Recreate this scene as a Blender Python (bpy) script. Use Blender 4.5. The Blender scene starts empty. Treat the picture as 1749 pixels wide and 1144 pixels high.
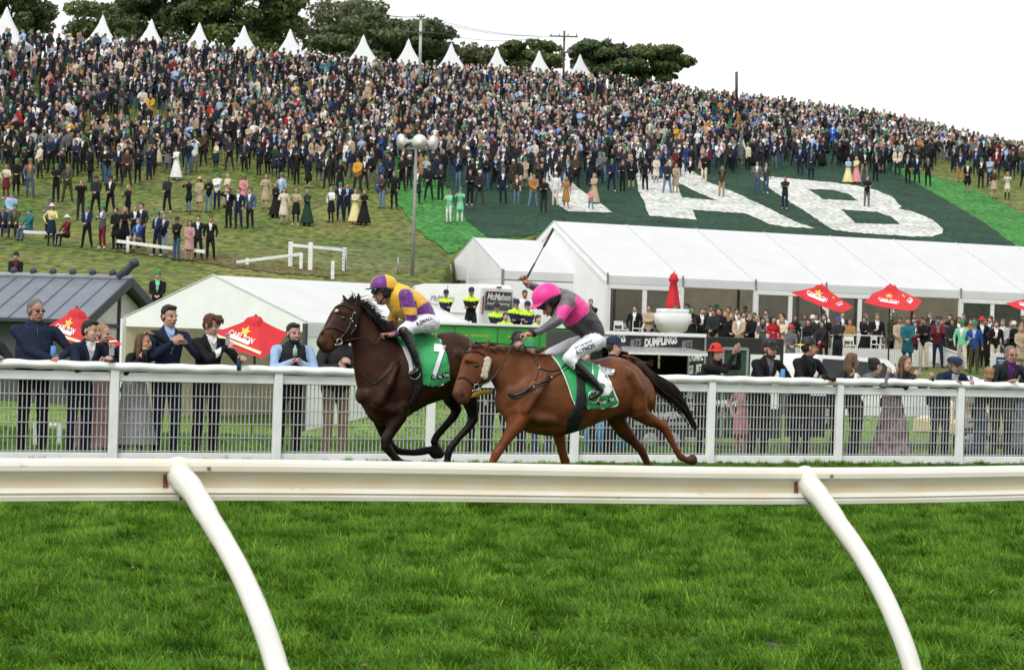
import bpy, bmesh, math, random
import numpy as np
from mathutils import Vector, Matrix, noise
from mathutils.bvhtree import BVHTree
from mathutils.geometry import delaunay_2d_cdt
random.seed(7)
rng = np.random.default_rng(7)
S = bpy.context.scene
COL = S.collection
# camera
F = 3600.0
ROLL = math.radians(1.70)
CAMZ = 1.70
cd = bpy.data.cameras.new('camera')
cam = bpy.data.objects.new('camera', cd)
COL.objects.link(cam)
cd.sensor_width = 36.0
cd.lens = F / 1749.0 * 36.0
cd.clip_start = 0.1
cd.clip_end = 6000
cam.matrix_world = Matrix.Translation((0, 0, CAMZ)) @ Matrix.Rotation(math.radians(90), 4, 'X') @ Matrix.Rotation(ROLL, 4, 'Z')
cd.dof.use_dof = True
cd.dof.focus_distance = 20.6
cd.dof.aperture_fstop = 13.0
S.camera = cam
# world: overcast sky
SUN_EL, SUN_ROT = math.radians(52), math.radians(200)
w = bpy.data.worlds.new("World"); S.world = w; w.use_nodes = True
nt = w.node_tree; nt.nodes.clear()
def N(t, **k):
 n = nt.nodes.new(t)
 for a, b in k.items(): setattr(n, a, b)
 return n
sky = N('ShaderNodeTexSky', sky_type='NISHITA', sun_disc=False)
sky.sun_elevation = SUN_EL; sky.sun_rotation = SUN_ROT; sky.dust_density = 3.0
bg1 = N('ShaderNodeBackground'); bg1.inputs[1].default_value = 0.05
nt.links.new(sky.outputs[0], bg1.inputs[0])
tc = N('ShaderNodeTexCoord')
mp = N('ShaderNodeMapping'); mp.inputs['Scale'].default_value = (1.0, 1.0, 5.0)
nt.links.new(tc.outputs['Generated'], mp.inputs[0])
nz = N('ShaderNodeTexNoise'); nz.inputs['Scale'].default_value = 2.6; nz.inputs['Detail'].default_value = 5
nt.links.new(mp.outputs[0], nz.inputs['Vector'])
cr = N('ShaderNodeValToRGB')
cr.color_ramp.elements[0].position = 0.34; cr.color_ramp.elements[0].color = (0.655, 0.665, 0.68, 1)
cr.color_ramp.elements[1].position = 0.74; cr.color_ramp.elements[1].color = (1.0, 1.0, 1.0, 1)
nt.links.new(nz.outputs[0], cr.inputs[0])
bg2 = N('ShaderNodeBackground'); bg2.inputs[1].default_value = 0.93
nt.links.new(cr.outputs[0], bg2.inputs[0])
mx = N('ShaderNodeMixShader'); mx.inputs[0].default_value = 0.93
nt.links.new(bg1.outputs[0], mx.inputs[1]); nt.links.new(bg2.outputs[0], mx.inputs[2])
wo = N('ShaderNodeOutputWorld'); nt.links.new(mx.outputs[0], wo.inputs[0])
sl = bpy.data.lights.new('sun', 'SUN'); sl.energy = 1.5; sl.angle = math.radians(25); sl.color = (1.0, 0.975, 0.94)
so = bpy.data.objects.new('sun', sl); COL.objects.link(so)
# sun high behind the photographer's left shoulder, veiled by cloud
so.rotation_euler = (math.radians(40), 0, math.radians(-28))
S.view_settings.view_transform = 'Standard'; S.view_settings.look = 'None'
S.view_settings.exposure = 0.62; S.view_settings.gamma = 1.0
S.view_settings.use_curve_mapping = False
S.cycles.max_bounces = 5; S.cycles.diffuse_bounces = 2; S.cycles.glossy_bounces = 2
S.cycles.transparent_max_bounces = 6; S.cycles.transmission_bounces = 3
S.cycles.use_denoising = True
# photograph pixel -> place
TH = math.radians(24.2)
DV = Vector((math.cos(TH), math.sin(TH), 0))
NV = Vector((math.sin(TH), -math.cos(TH), 0))
UP = Vector((0, 0, 1))
ca, sa = math.cos(ROLL), math.sin(ROLL)
def ray(px, py):
 u = (px - 874.5) / F; v = (572 - py) / F
 return Vector((u * ca - v * sa, 1.0, u * sa + v * ca))
ORG = Vector((0, 0, CAMZ))
def P(px, py, D): return ORG + ray(px, py) * D
def on_plane(px, py, p0, n, lat=0.0):
 r = ray(px, py); t = ((p0 - ORG).dot(n) + lat) / r.dot(n)
 return ORG + r * t
def line_pt(p0, px, dz=0.0):
 u = (px - 874.5) / F
 t = (u * p0.y - p0.x) / (DV.x - u * DV.y)
 return p0 + DV * t + UP * dz
def yh(px): return 572 + (px - 874.5) * math.tan(ROLL)
# hill: distance as a function of photo column and row
def hill_D(px, y):
 l = 83.5 + (446 - y) * 0.18
 a = 420 - y
 r = 98 + .19 * a + .00064 * a * a
 k = (px - 300) / 1100.0
 k = min(max(k, -0.35), 1.4)
 return l * (1 - k) + r * k
RX = [-900, 0, 250, 500, 700, 900, 1050, 1200, 1350, 1500, 1650, 1749, 2600]
RY = [70, 98, 106, 128, 142, 152, 162, 186, 205, 226, 262, 285, 420]
def ridge_y(px): return float(np.interp(px, RX, RY))
def hill_pt(px, y):
 y2 = max(y, ridge_y(px))
 return P(px, y2, hill_D(px, y2))
# objects
def tag(o, label=None, cat=None, group=None, kind=None):
 if label: o['label'] = label
 if cat: o['category'] = cat
 if group: o['group'] = group
 if kind: o['kind'] = kind
 return o
def empty(name, loc=(0, 0, 0), rz=0.0, label=None, cat=None, group=None):
 o = bpy.data.objects.new(name, None); COL.objects.link(o)
 o.location = loc; o.rotation_euler = (0, 0, rz); o.empty_display_size = .1
 return tag(o, label, cat, group)
def link(name, me, parent=None, mats=None, world=False):
 o = bpy.data.objects.new(name, me); COL.objects.link(o)
 if mats:
  for m in (mats if isinstance(mats, (list, tuple)) else [mats]): me.materials.append(m)
 if parent:
  o.parent = parent
  if world: o.matrix_parent_inverse = pworld(parent).inverted()
 return o
def pworld(o):
 m = Matrix.Translation(o.location) @ o.rotation_euler.to_matrix().to_4x4()
 if o.scale != Vector((1, 1, 1)): m = m @ Matrix.Diagonal((*o.scale, 1))
 return pworld(o.parent) @ o.matrix_parent_inverse @ m if o.parent else m
def mesh(name, verts, faces, smooth=False):
 me = bpy.data.meshes.new(name)
 me.from_pydata([tuple(v) for v in verts], [], [tuple(f) for f in faces]); me.update()
 if smooth: me.polygons.foreach_set('use_smooth', [True] * len(me.polygons))
 return me
class MB:
 """collects simple solids into one mesh, world or local coordinates"""
 def __init__(s): s.v = []; s.f = []; s.m = []; s.sm = []
 def add(s, vs, fs, mi=0, smooth=False):
  b = len(s.v); s.v += [tuple(v) for v in vs]
  s.f += [tuple(i + b for i in f) for f in fs]; s.m += [mi] * len(fs); s.sm += [smooth] * len(fs)
  return s
 def obox(s, c, ax, ay, az, mi=0):
  c, ax, ay, az = map(Vector, (c, ax, ay, az))
  vs = [c + ax * i + ay * j + az * k for i in (-1, 1) for j in (-1, 1) for k in (-1, 1)]
  return s.add(vs, [(0, 1, 3, 2), (4, 6, 7, 5), (0, 4, 5, 1), (2, 3, 7, 6), (0, 2, 6, 4), (1, 5, 7, 3)], mi)
 def box(s, x0, x1, y0, y1, z0, z1, mi=0):
  return s.obox(((x0 + x1) / 2, (y0 + y1) / 2, (z0 + z1) / 2), ((x1 - x0) / 2, 0, 0), (0, (y1 - y0) / 2, 0), (0, 0, (z1 - z0) / 2), mi)
 def bar(s, a, b, wx, wz, up=UP, mi=0):
  a, b = Vector(a), Vector(b); d = b - a; sd = d.cross(Vector(up))
  if sd.length < 1e-6: sd = d.cross(Vector((1, 0, 0)))
  sd.normalize(); u2 = sd.cross(d).normalized()
  return s.obox((a + b) / 2, d / 2, sd * wx / 2, u2 * wz / 2, mi)
 def tube(s, pts, rad, n=10, mi=0, cap=True, flat=None, up=UP):
  vs, fs = tube_geo(pts, rad, n, cap, flat, up); return s.add(vs, fs, mi, True)
 def quad(s, a, b, c, d, mi=0): return s.add([a, b, c, d], [(0, 1, 2, 3)], mi)
 def build(s, name, mats, parent=None, world=False, bevel=0):
  me = mesh(name, s.v, s.f)
  o = link(name, me, parent, mats, world)
  me.polygons.foreach_set('material_index', s.m); me.polygons.foreach_set('use_smooth', s.sm)
  bm = bmesh.new(); bm.from_mesh(me); bmesh.ops.recalc_face_normals(bm, faces=bm.faces)
  if bevel:
   es = [e for e in bm.edges if len(e.link_faces) == 2 and e.calc_face_angle(0) > .5]
   bmesh.ops.bevel(bm, geom=es, offset=bevel, segments=1, affect='EDGES')
  bm.to_mesh(me); bm.free(); me.update()
  return o
def tube_geo(pts, rad, n=10, cap=True, flat=None, up=UP):
 """rad: number or list; each may be (a, b): a along the side vector, b along the other"""
 pts = [Vector(p) for p in pts]; m = len(pts)
 if not isinstance(rad, (list, tuple)): rad = [rad] * m
 vs = []; fs = []; prev = None
 for i in range(m):
  t = (pts[min(i + 1, m - 1)] - pts[max(i - 1, 0)])
  if t.length < 1e-9: t = Vector((0, 0, 1))
  t.normalize()
  sd = t.cross(Vector(up))
  if sd.length < 0.05: sd = t.cross(Vector((0, 1, 0.01)))
  sd.normalize()
  if prev is not None and sd.dot(prev) < 0: sd = -sd
  prev = sd; o2 = t.cross(sd)
  a, b = rad[i] if isinstance(rad[i], (list, tuple)) else (rad[i], rad[i])
  for k in range(n):
   an = 2 * math.pi * k / n
   vs.append(pts[i] + sd * (math.cos(an) * a) + o2 * (math.sin(an) * b))
 for i in range(m - 1):
  for k in range(n):
   k2 = (k + 1) % n
   fs.append((i * n + k, i * n + k2, (i + 1) * n + k2, (i + 1) * n + k))
 if cap:
  fs.append(tuple(range(n))[::-1]); fs.append(tuple((m - 1) * n + k for k in range(n)))
 return vs, fs
def smooth_path(pts, k=4):
 pts = [Vector(p) for p in pts]; out = []
 for i in range(len(pts) - 1):
  p0 = pts[max(i - 1, 0)]; p1 = pts[i]; p2 = pts[i + 1]; p3 = pts[min(i + 2, len(pts) - 1)]
  for j in range(k):
   t = j / k
   out.append(0.5 * ((2 * p1) + (p2 - p0) * t + (2 * p0 - 5 * p1 + 4 * p2 - p3) * t * t + (3 * p1 - p0 - 3 * p2 + p3) * t ** 3))
 out.append(pts[-1]); return out
# materials
MATS = {}
def mat(name, col, rough=.7, var=.12, scale=8.0, bump=.0, bscale=60.0, metal=0.0, spec=.4, sheen=0, col2=None, obj=True, coat=0, trans=0, dirt=None):
 if name in MATS: return MATS[name]
 m = bpy.data.materials.new(name); m.use_nodes = True; t = m.node_tree; b = t.nodes['Principled BSDF']
 b.inputs['Roughness'].default_value = rough; b.inputs['Metallic'].default_value = metal
 b.inputs['Specular IOR Level'].default_value = spec
 if coat: b.inputs['Coat Weight'].default_value = coat; b.inputs['Coat Roughness'].default_value = .08
 if sheen: b.inputs['Sheen Weight'].default_value = sheen
 tcn = t.nodes.new('ShaderNodeTexCoord'); src = tcn.outputs['Object']
 n = t.nodes.new('ShaderNodeTexNoise'); n.inputs['Scale'].default_value = scale; n.inputs['Detail'].default_value = 4
 t.links.new(src, n.inputs['Vector'])
 r = t.nodes.new('ShaderNodeValToRGB'); t.links.new(n.outputs[0], r.inputs[0])
 c2 = col2 or tuple(c * (1 - var) for c in col); c1 = col if col2 else tuple(min(1, c * (1 + var)) for c in col)
 r.color_ramp.elements[0].position = .32; r.color_ramp.elements[0].color = (*c2, 1)
 r.color_ramp.elements[1].position = .68; r.color_ramp.elements[1].color = (*c1, 1)
 t.links.new(r.outputs[0], b.inputs['Base Color'])
 if dirt:
  dc, dscale, dpos = dirt; nd = t.nodes.new('ShaderNodeTexNoise'); nd.inputs['Scale'].default_value = dscale; nd.inputs['Detail'].default_value = 8; nd.inputs['Roughness'].default_value = .7; t.links.new(src, nd.inputs['Vector'])
  rd = t.nodes.new('ShaderNodeValToRGB'); t.links.new(nd.outputs[0], rd.inputs[0]); rd.color_ramp.elements[0].position = dpos; rd.color_ramp.elements[1].position = dpos + .09; rd.color_ramp.elements[1].color = (.75, .75, .75, 1)
  md_ = t.nodes.new('ShaderNodeMix'); md_.data_type = 'RGBA'; t.links.new(rd.outputs[0], md_.inputs[0]); t.links.new(r.outputs[0], md_.inputs[6]); md_.inputs[7].default_value = (*dc, 1); t.links.new(md_.outputs[2], b.inputs['Base Color'])
 if bump:
  n2 = t.nodes.new('ShaderNodeTexNoise'); n2.inputs['Scale'].default_value = bscale; n2.inputs['Detail'].default_value = 3
  t.links.new(src, n2.inputs['Vector'])
  bp = t.nodes.new('ShaderNodeBump'); bp.inputs['Strength'].default_value = bump; bp.inputs['Distance'].default_value = .02
  t.links.new(n2.outputs[0], bp.inputs['Height']); t.links.new(bp.outputs[0], b.inputs['Normal'])
 if trans:
  tr = t.nodes.new('ShaderNodeBsdfTranslucent'); t.links.new(r.outputs[0], tr.inputs[0])
  ms = t.nodes.new('ShaderNodeMixShader'); ms.inputs[0].default_value = trans
  o = t.nodes['Material Output']; t.links.new(b.outputs[0], ms.inputs[1]); t.links.new(tr.outputs[0], ms.inputs[2]); t.links.new(ms.outputs[0], o.inputs[0])
 MATS[name] = m; return m
def attr_mat(name, rough=.5, spec=.4, var=.25, scale=14, bump=.1, bscale=90, sheen=0):
 m = mat(name, (.5, .5, .5), rough, 0, scale, bump, bscale, spec=spec, sheen=sheen)
 t = m.node_tree; b = t.nodes['Principled BSDF']
 ramp = [n for n in t.nodes if n.type == 'VALTORGB'][0]
 ramp.color_ramp.elements[0].color = (1 - var,) * 3 + (1,); ramp.color_ramp.elements[1].color = (1 + var,) * 3 + (1,)
 a = t.nodes.new('ShaderNodeAttribute'); a.attribute_name = 'Col'
 mu = t.nodes.new('ShaderNodeMix'); mu.data_type = 'RGBA'; mu.blend_type = 'MULTIPLY'; mu.inputs[0].default_value = 1
 t.links.new(a.outputs['Color'], mu.inputs[6]); t.links.new(ramp.outputs[0], mu.inputs[7]); t.links.new(mu.outputs[2], b.inputs['Base Color'])
 return m
CLOTH = {}
def cloth(name, col):
 if name not in CLOTH: CLOTH[name] = mat(name + '_cloth', col, .85, .13, 9, .35, 45, spec=.25)
 return CLOTH[name]
PAL = dict(black=(.008, .008, .010), charcoal=(.020, .021, .024), navy=(.010, .017, .042), blue=(.02, .06, .22), bright_blue=(.02, .13, .55), light_blue=(.30, .42, .62),
           grey=(.12, .125, .13), light_grey=(.38, .39, .40), white=(.72, .72, .71), cream=(.62, .55, .42), beige=(.42, .33, .22), tan=(.30, .21, .12), camel=(.33, .17, .06),
           brown=(.06, .032, .018), dark_green=(.012, .04, .028), olive=(.05, .052, .028), green=(.03, .36, .10), mint=(.20, .55, .33), red=(.42, .012, .02), burgundy=(.12, .012, .02),
           pink=(.62, .26, .28), dusty_pink=(.48, .27, .26), hot_pink=(.70, .05, .22), orange=(.72, .20, .03), mustard=(.55, .28, .03), yellow=(.68, .60, .28), teal=(.02, .14, .18),
           lilac=(.35, .28, .50), denim=(.05, .09, .16), light_denim=(.12, .19, .28), lime=(.55, .80, .05), purple=(.12, .02, .16))
def C(n): return cloth(n, PAL[n])
SKIN = [mat('fair_skin', (.46, .275, .205), .5, .1, 30, .1, 120), mat('ruddy_skin', (.42, .215, .155), .5, .12, 30, .1, 120), mat('tan_skin', (.31, .17, .11), .5, .1, 30, .1, 120)]
HAIR = {k: mat(k + '_hair', v, .55, .35, 60, .8, 130, spec=.5) for k, v in dict(dark=(.010, .007, .005), brown=(.035, .018, .010), light_brown=(.13, .075, .035), blonde=(.34, .21, .09), grey=(.16, .15, .14), auburn=(.09, .028, .012)).items()}
SHOE = mat('shoe_leather', (.012, .011, .010), .4, .2)
WSHOE = mat('white_shoe', (.7, .7, .68), .5, .1)
BLACK = mat('black_rubber', (.010, .010, .011), .5, .2)
DARKGLASS = mat('dark_glass', (.012, .014, .016), .06, .2, spec=.6)
METAL = mat('galvanised_metal', (.33, .34, .35), .42, .2, 12, metal=.6)
CHROME = mat('chrome', (.7, .7, .7), .18, .05, metal=1)
LEATHER = mat('black_leather', (.013, .011, .010), .38, .25, 40, .15, 200, spec=.5)
WPAINT = mat('white_paint', (.78, .79, .77), .45, .06, 5, .05, 30)
def textgeo(s, size=1.0, font=None, shear=0.0, bold=0.0, ax='LEFT'):
 cu = bpy.data.curves.new('t', 'FONT'); cu.body = s; cu.size = size; cu.align_x = ax; cu.resolution_u = 2; cu.shear = shear; cu.offset = bold
 o = bpy.data.objects.new('t', cu); me = o.to_mesh()
 vs = [tuple(v.co) for v in me.vertices]; fs = [tuple(p.vertices) for p in me.polygons]
 o.to_mesh_clear(); bpy.data.objects.remove(o); bpy.data.curves.remove(cu)
 return vs, fs
# organic modelling: solids fused by remeshing
class Blob:
 def __init__(s): s.v = []; s.f = []; s.seg = []
 def tube(s, pts, rad, tg=0, n=14, up=UP, bias=0.0, ends=True):
  pts = [Vector(p) for p in pts]; m = len(pts)
  if not isinstance(rad, (list, tuple)): rad = [rad] * m
  rad = [r if isinstance(r, (list, tuple)) else (r, r) for r in rad]
  P2 = list(pts); R2 = list(rad)
  if ends:
   d0 = (pts[0] - pts[1]).normalized(); d1 = (pts[-1] - pts[-2]).normalized()
   r0 = min(rad[0]); r1 = min(rad[-1])
   pre = [(pts[0] + d0 * r0 * math.sin(a), (rad[0][0] * math.cos(a), rad[0][1] * math.cos(a))) for a in (1.45, 1.05, .55)]
   post = [(pts[-1] + d1 * r1 * math.sin(a), (rad[-1][0] * math.cos(a), rad[-1][1] * math.cos(a))) for a in (.55, 1.05, 1.45)]
   P2 = [p for p, _ in pre] + P2 + [p for p, _ in post]; R2 = [r for _, r in pre] + R2 + [r for _, r in post]
  vs, fs = tube_geo(P2, R2, n, True, None, up)
  b = len(s.v); s.v += [tuple(v) for v in vs]; s.f += [tuple(i + b for i in f) for f in fs]
  for i in range(m - 1):
   s.seg.append((pts[i], pts[i + 1], rad[i], rad[i + 1], tg, bias, Vector(up)))
  return s
 def ell(s, c, r, tg=0, rot=None, bias=0.0, n=14):
  c = Vector(c); rot = rot or Matrix.Identity(3)
  b = len(s.v); rows = 8
  for i in range(rows + 1):
   ph = math.pi * (i + .02) / (rows + .04) - math.pi / 2
   for k in range(n):
    th = 2 * math.pi * k / n
    s.v.append(tuple(c + rot @ Vector((r[0] * math.cos(ph) * math.cos(th), r[1] * math.cos(ph) * math.sin(th), r[2] * math.sin(ph)))))
  for i in range(rows):
   for k in range(n):
    k2 = (k + 1) % n
    s.f.append((b + i * n + k, b + i * n + k2, b + (i + 1) * n + k2, b + (i + 1) * n + k))
  s.f.append(tuple(b + k for k in range(n))[::-1]); s.f.append(tuple(b + rows * n + k for k in range(n)))
  s.seg.append((c, None, r, rot, tg, bias, None)); return s
 def dist(s, pts):
  """distance of points (n,3) to every primitive"""
  out = np.empty((len(s.seg), len(pts)), np.float32)
  for i, (a, b, ra, rb, tg, bias, up) in enumerate(s.seg):
   if b is None:
    R = np.array(rb.transposed()); q = (pts - np.array(a)) @ R.T
    k = np.linalg.norm(q / np.array(ra), axis=1)
    out[i] = (k - 1) * np.linalg.norm(q, axis=1) / np.maximum(k, 1e-6) + bias
   else:
    A = np.array(a); d = np.array(b) - A; L2 = max(d @ d, 1e-9)
    t = np.clip(((pts - A) @ d) / L2, 0, 1)
    q = pts - A - t[:, None] * d
    dn = Vector(d).normalized(); sd = dn.cross(up)
    if sd.length < .05: sd = dn.cross(Vector((0, 1, .01)))
    sd.normalize(); o2 = np.array(dn.cross(sd)); sd = np.array(sd)
    ca_ = ra[0] + (rb[0] - ra[0]) * t; cb_ = ra[1] + (rb[1] - ra[1]) * t
    x = q @ sd; y = q @ o2; zc = q @ np.array(dn)
    k = np.sqrt((x / ca_) ** 2 + (y / cb_) ** 2 + (zc / np.minimum(ca_, cb_)) ** 2)
    out[i] = (k - 1) * np.sqrt(x * x + y * y + zc * zc) / np.maximum(k, 1e-6) + bias
  return out
 def fuse(s, voxel, smooth=4, decimate=1.0, fac=.5):
  me = mesh('blob', s.v, s.f)
  o = bpy.data.objects.new('blob', me); COL.objects.link(o)
  m = o.modifiers.new('r', 'REMESH'); m.mode = 'VOXEL'; m.voxel_size = voxel
  if smooth:
   m = o.modifiers.new('s', 'SMOOTH'); m.factor = fac; m.iterations = smooth
  if decimate < 1:
   m = o.modifiers.new('d', 'DECIMATE'); m.ratio = decimate
  dg = bpy.context.evaluated_depsgraph_get(); e = o.evaluated_get(dg); m2 = e.to_mesh()
  vs = np.empty(len(m2.vertices) * 3, np.float32); m2.vertices.foreach_get('co', vs); vs = vs.reshape(-1, 3)
  ls = np.empty(len(m2.loops), np.int32); m2.loops.foreach_get('vertex_index', ls)
  st = np.empty(len(m2.polygons), np.int32); m2.polygons.foreach_get('loop_start', st)
  tt = np.empty(len(m2.polygons), np.int32); m2.polygons.foreach_get('loop_total', tt)
  e.to_mesh_clear(); bpy.data.objects.remove(o); bpy.data.meshes.remove(me)
  fs = [tuple(ls[a:a + k]) for a, k in zip(st.tolist(), tt.tolist())]
  cen = np.array([vs[list(f)].mean(0) for f in fs]) if fs else np.zeros((0, 3))
  d = s.dist(cen); tg = np.array([q[4] for q in s.seg])[d.argmin(0)] if len(cen) else np.array([])
  return dict(v=vs, f=fs, c=cen, t=tg, i=d.argmin(0) if len(cen) else None)
def merge(parts):
 v = []; f = []; c = []; t = []; b = 0
 for p in parts:
  v.append(np.array(p['v'], np.float32).reshape(-1, 3)); f += [tuple(int(i) + b for i in q) for q in p['f']]; c.append(np.array(p['c']).reshape(-1, 3)); t.append(np.array(p['t'])); b += len(p['v'])
 return dict(v=np.vstack(v), f=f, c=np.vstack(c), t=np.concatenate(t))
def blobmesh(name, d, smooth=True):
 me = mesh(name, d['v'], d['f'], smooth)
 me.polygons.foreach_set('material_index', d['t'].astype(np.int32)); return me
def raw(blob):
 cen = np.array([np.mean([blob.v[i] for i in f], axis=0) for f in blob.f])
 d = blob.dist(cen); tg = np.array([q[4] for q in blob.seg])[d.argmin(0)]
 return dict(v=np.array(blob.v), f=blob.f, c=cen, t=tg)
def ik(a, b, l1, l2, pole):
 a, b = Vector(a), Vector(b); d = b - a; L = d.length
 if L > (l1 + l2) * .998: b = a + d * ((l1 + l2) * .998 / L); d = b - a; L = d.length
 if L < abs(l1 - l2) + .02: L = abs(l1 - l2) + .02
 x = (l1 * l1 - l2 * l2 + L * L) / (2 * L); h = math.sqrt(max(l1 * l1 - x * x, 0))
 dn = d.normalized(); p = Vector(pole) - dn * Vector(pole).dot(dn); p.normalize()
 return a + dn * x + p * h, b
# tags of a figure
SK, TOP, SHIRT, BOT, SHO, HR, EYE, LIP, TEETH, BROW = range(10)
def head_blobs(c, R, female=False, lod=2, mouth='closed', beard=False, size=1.0):
 """c: head centre, R: 3x3 rotation (face looks to local -Y). returns list of fused dicts"""
 def L(x, y, z): return Vector(c) + R @ (Vector((x, y, z)) * size)
 b = Blob(); k = size
 b.ell(L(0, .018, .035), (.074 * k, .094 * k, .085 * k), SK, R)
 b.ell(L(0, -.020, -.035), (.060 * k, .070 * k, .085 * k), SK, R)
 w = .052 if not female else .045
 b.ell(L(0, -.042, -.088), (w * .72 * k, .034 * k, .026 * k), SK, R)
 if lod == 2:
  for sx in (-1, 1):
   b.ell(L(sx * .033, -.070, -.030), (.020 * k, .018 * k, .018 * k), SK, R)
   b.tube([L(sx * .010, -.092, .016), L(sx * .050, -.076, .014)], .008 * k, SK, 8)
   b.ell(L(sx * .077, .012, -.008), (.010 * k, .018 * k, .030 * k), SK, R)
  b.tube([L(0, -.090, .012), L(0, -.112, -.028)], [.008 * k, .0125 * k], SK, 8)
  b.ell(L(0, -.098, -.030), (.017 * k, .012 * k, .009 * k), SK, R)
  b.tube([L(-.020, -.088, -.060), L(.020, -.088, -.060)], .010 * k, SK, 8)
  out = [b.fuse(.0065 * k, 2)]
  e = Blob()
  for sx in (-1, 1):
   e.ell(L(sx * .031, -.0785, -.001), (.0115 * k, .007 * k, .0042 * k), TEETH, R)
   e.ell(L(sx * .031, -.0825, -.001), (.0062 * k, .005 * k, .0052 * k), EYE, R)
   e.tube([L(sx * .015, -.089, .0115), L(sx * .046, -.079, .0125)], .0022 * k, BROW, 6)
   e.tube([L(sx * .014, -.102, .0215), L(sx * .030, -.098, .026), L(sx * .050, -.083, .020)], .0030 * k, BROW, 6)
  if mouth == 'open':
   e.ell(L(0, -.094, -.064), (.018 * k, .007 * k, .016 * k), EYE, R)
   e.tube([L(-.016, -.098, -.053), L(.016, -.098, -.053)], .0045 * k, TEETH, 6)
   e.tube([L(-.018, -.098, -.078), L(0, -.101, -.082), L(.018, -.098, -.078)], .005 * k, LIP, 6)
   e.tube([L(-.02, -.097, -.050), L(.02, -.097, -.050)], .004 * k, LIP, 6)
  elif mouth == 'smile':
   e.tube([L(-.020, -.091, -.060), L(0, -.100, -.065), L(.020, -.091, -.060)], .0042 * k, TEETH, 6)
   e.tube([L(-.027, -.087, -.056), L(0, -.100, -.073), L(.027, -.087, -.056)], .0045 * k, LIP, 6)
   e.tube([L(-.027, -.088, -.055), L(0, -.101, -.059), L(.027, -.088, -.055)], .0030 * k, LIP, 6)
  else:
   e.tube([L(-.023, -.092, -.059), L(0, -.101, -.061), L(.023, -.092, -.059)], .0052 * k, LIP, 6)
  out.append(raw(e))
  if beard:
   g = Blob()
   g.ell(L(0, -.040, -.082), (.055 * k, .052 * k, .036 * k), BROW, R)
   for sx in (-1, 1): g.tube([L(sx * .066, -.005, -.02), L(sx * .060, -.030, -.07), L(sx * .03, -.07, -.095)], .014 * k, BROW, 8)
   g.tube([L(-.026, -.092, -.048), L(0, -.106, -.046), L(.026, -.092, -.048)], .0055 * k, BROW, 8)
   out.append(g.fuse(.007 * k, 2))
 else:
  b.tube([L(0, -.088, .01), L(0, -.106, -.03)], .014 * k, SK, 8)
  out = [b]
 return out
def hair_blob(c, R, style, size=1.0, tg=HR):
 def L(x, y, z): return Vector(c) + R @ (Vector((x, y, z)) * size)
 k = size; b = Blob()
 b.ell(L(0, .030, .052), (.083 * k, .094 * k, .083 * k), tg, R)
 b.ell(L(0, .050, .005), (.078 * k, .070 * k, .075 * k), tg, R)
 if style not in ('buzz', 'bun', 'long', 'longfwd'):
  b.ell(L(0, -.045, .098), (.062 * k, .040 * k, .026 * k), tg, R)
 if style == 'fringe':
  for x in (-.045, -.02, .01, .04): b.tube([L(x, -.06, .11), L(x * 1.1 + .01, -.096, .075), L(x * 1.15 + .015, -.098, .038)], [.026 * k, .02 * k, .008 * k], tg, 8)
  for sx in (-1, 1): b.ell(L(sx * .072, -.02, .03), (.018 * k, .04 * k, .05 * k), tg, R)
 if style == 'curly':
  r_ = random.Random(3)
  for _ in range(26):
   th = r_.uniform(0, 6.28); ph = r_.uniform(.1, 1.4)
   b.ell(L(.085 * math.cos(th) * math.cos(ph), .03 + .095 * math.sin(th) * math.cos(ph), .06 + .08 * math.sin(ph)), (.028 * k,) * 3, tg, R)
 if style in ('long', 'longfwd'):
  for sx in (-1, 1):
   b.tube([L(sx * .06, .0, .09), L(sx * .085, .015, 0), L(sx * .088, .02, -.11), L(sx * .095, (-.05 if style == 'longfwd' else .02), -.25)], [.03 * k, .03 * k, .034 * k, .018 * k], tg, 8)
  b.tube([L(0, .09, .03), L(0, .10, -.12), L(0, .085, -.29)], [(.085 * k, .03 * k), (.095 * k, .032 * k), (.06 * k, .018 * k)], tg, 10, up=R @ Vector((0, 1, 0)))
 if style == 'bun':
  b.ell(L(0, .105, .09), (.04 * k,) * 3, tg, R)
 return b
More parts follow.
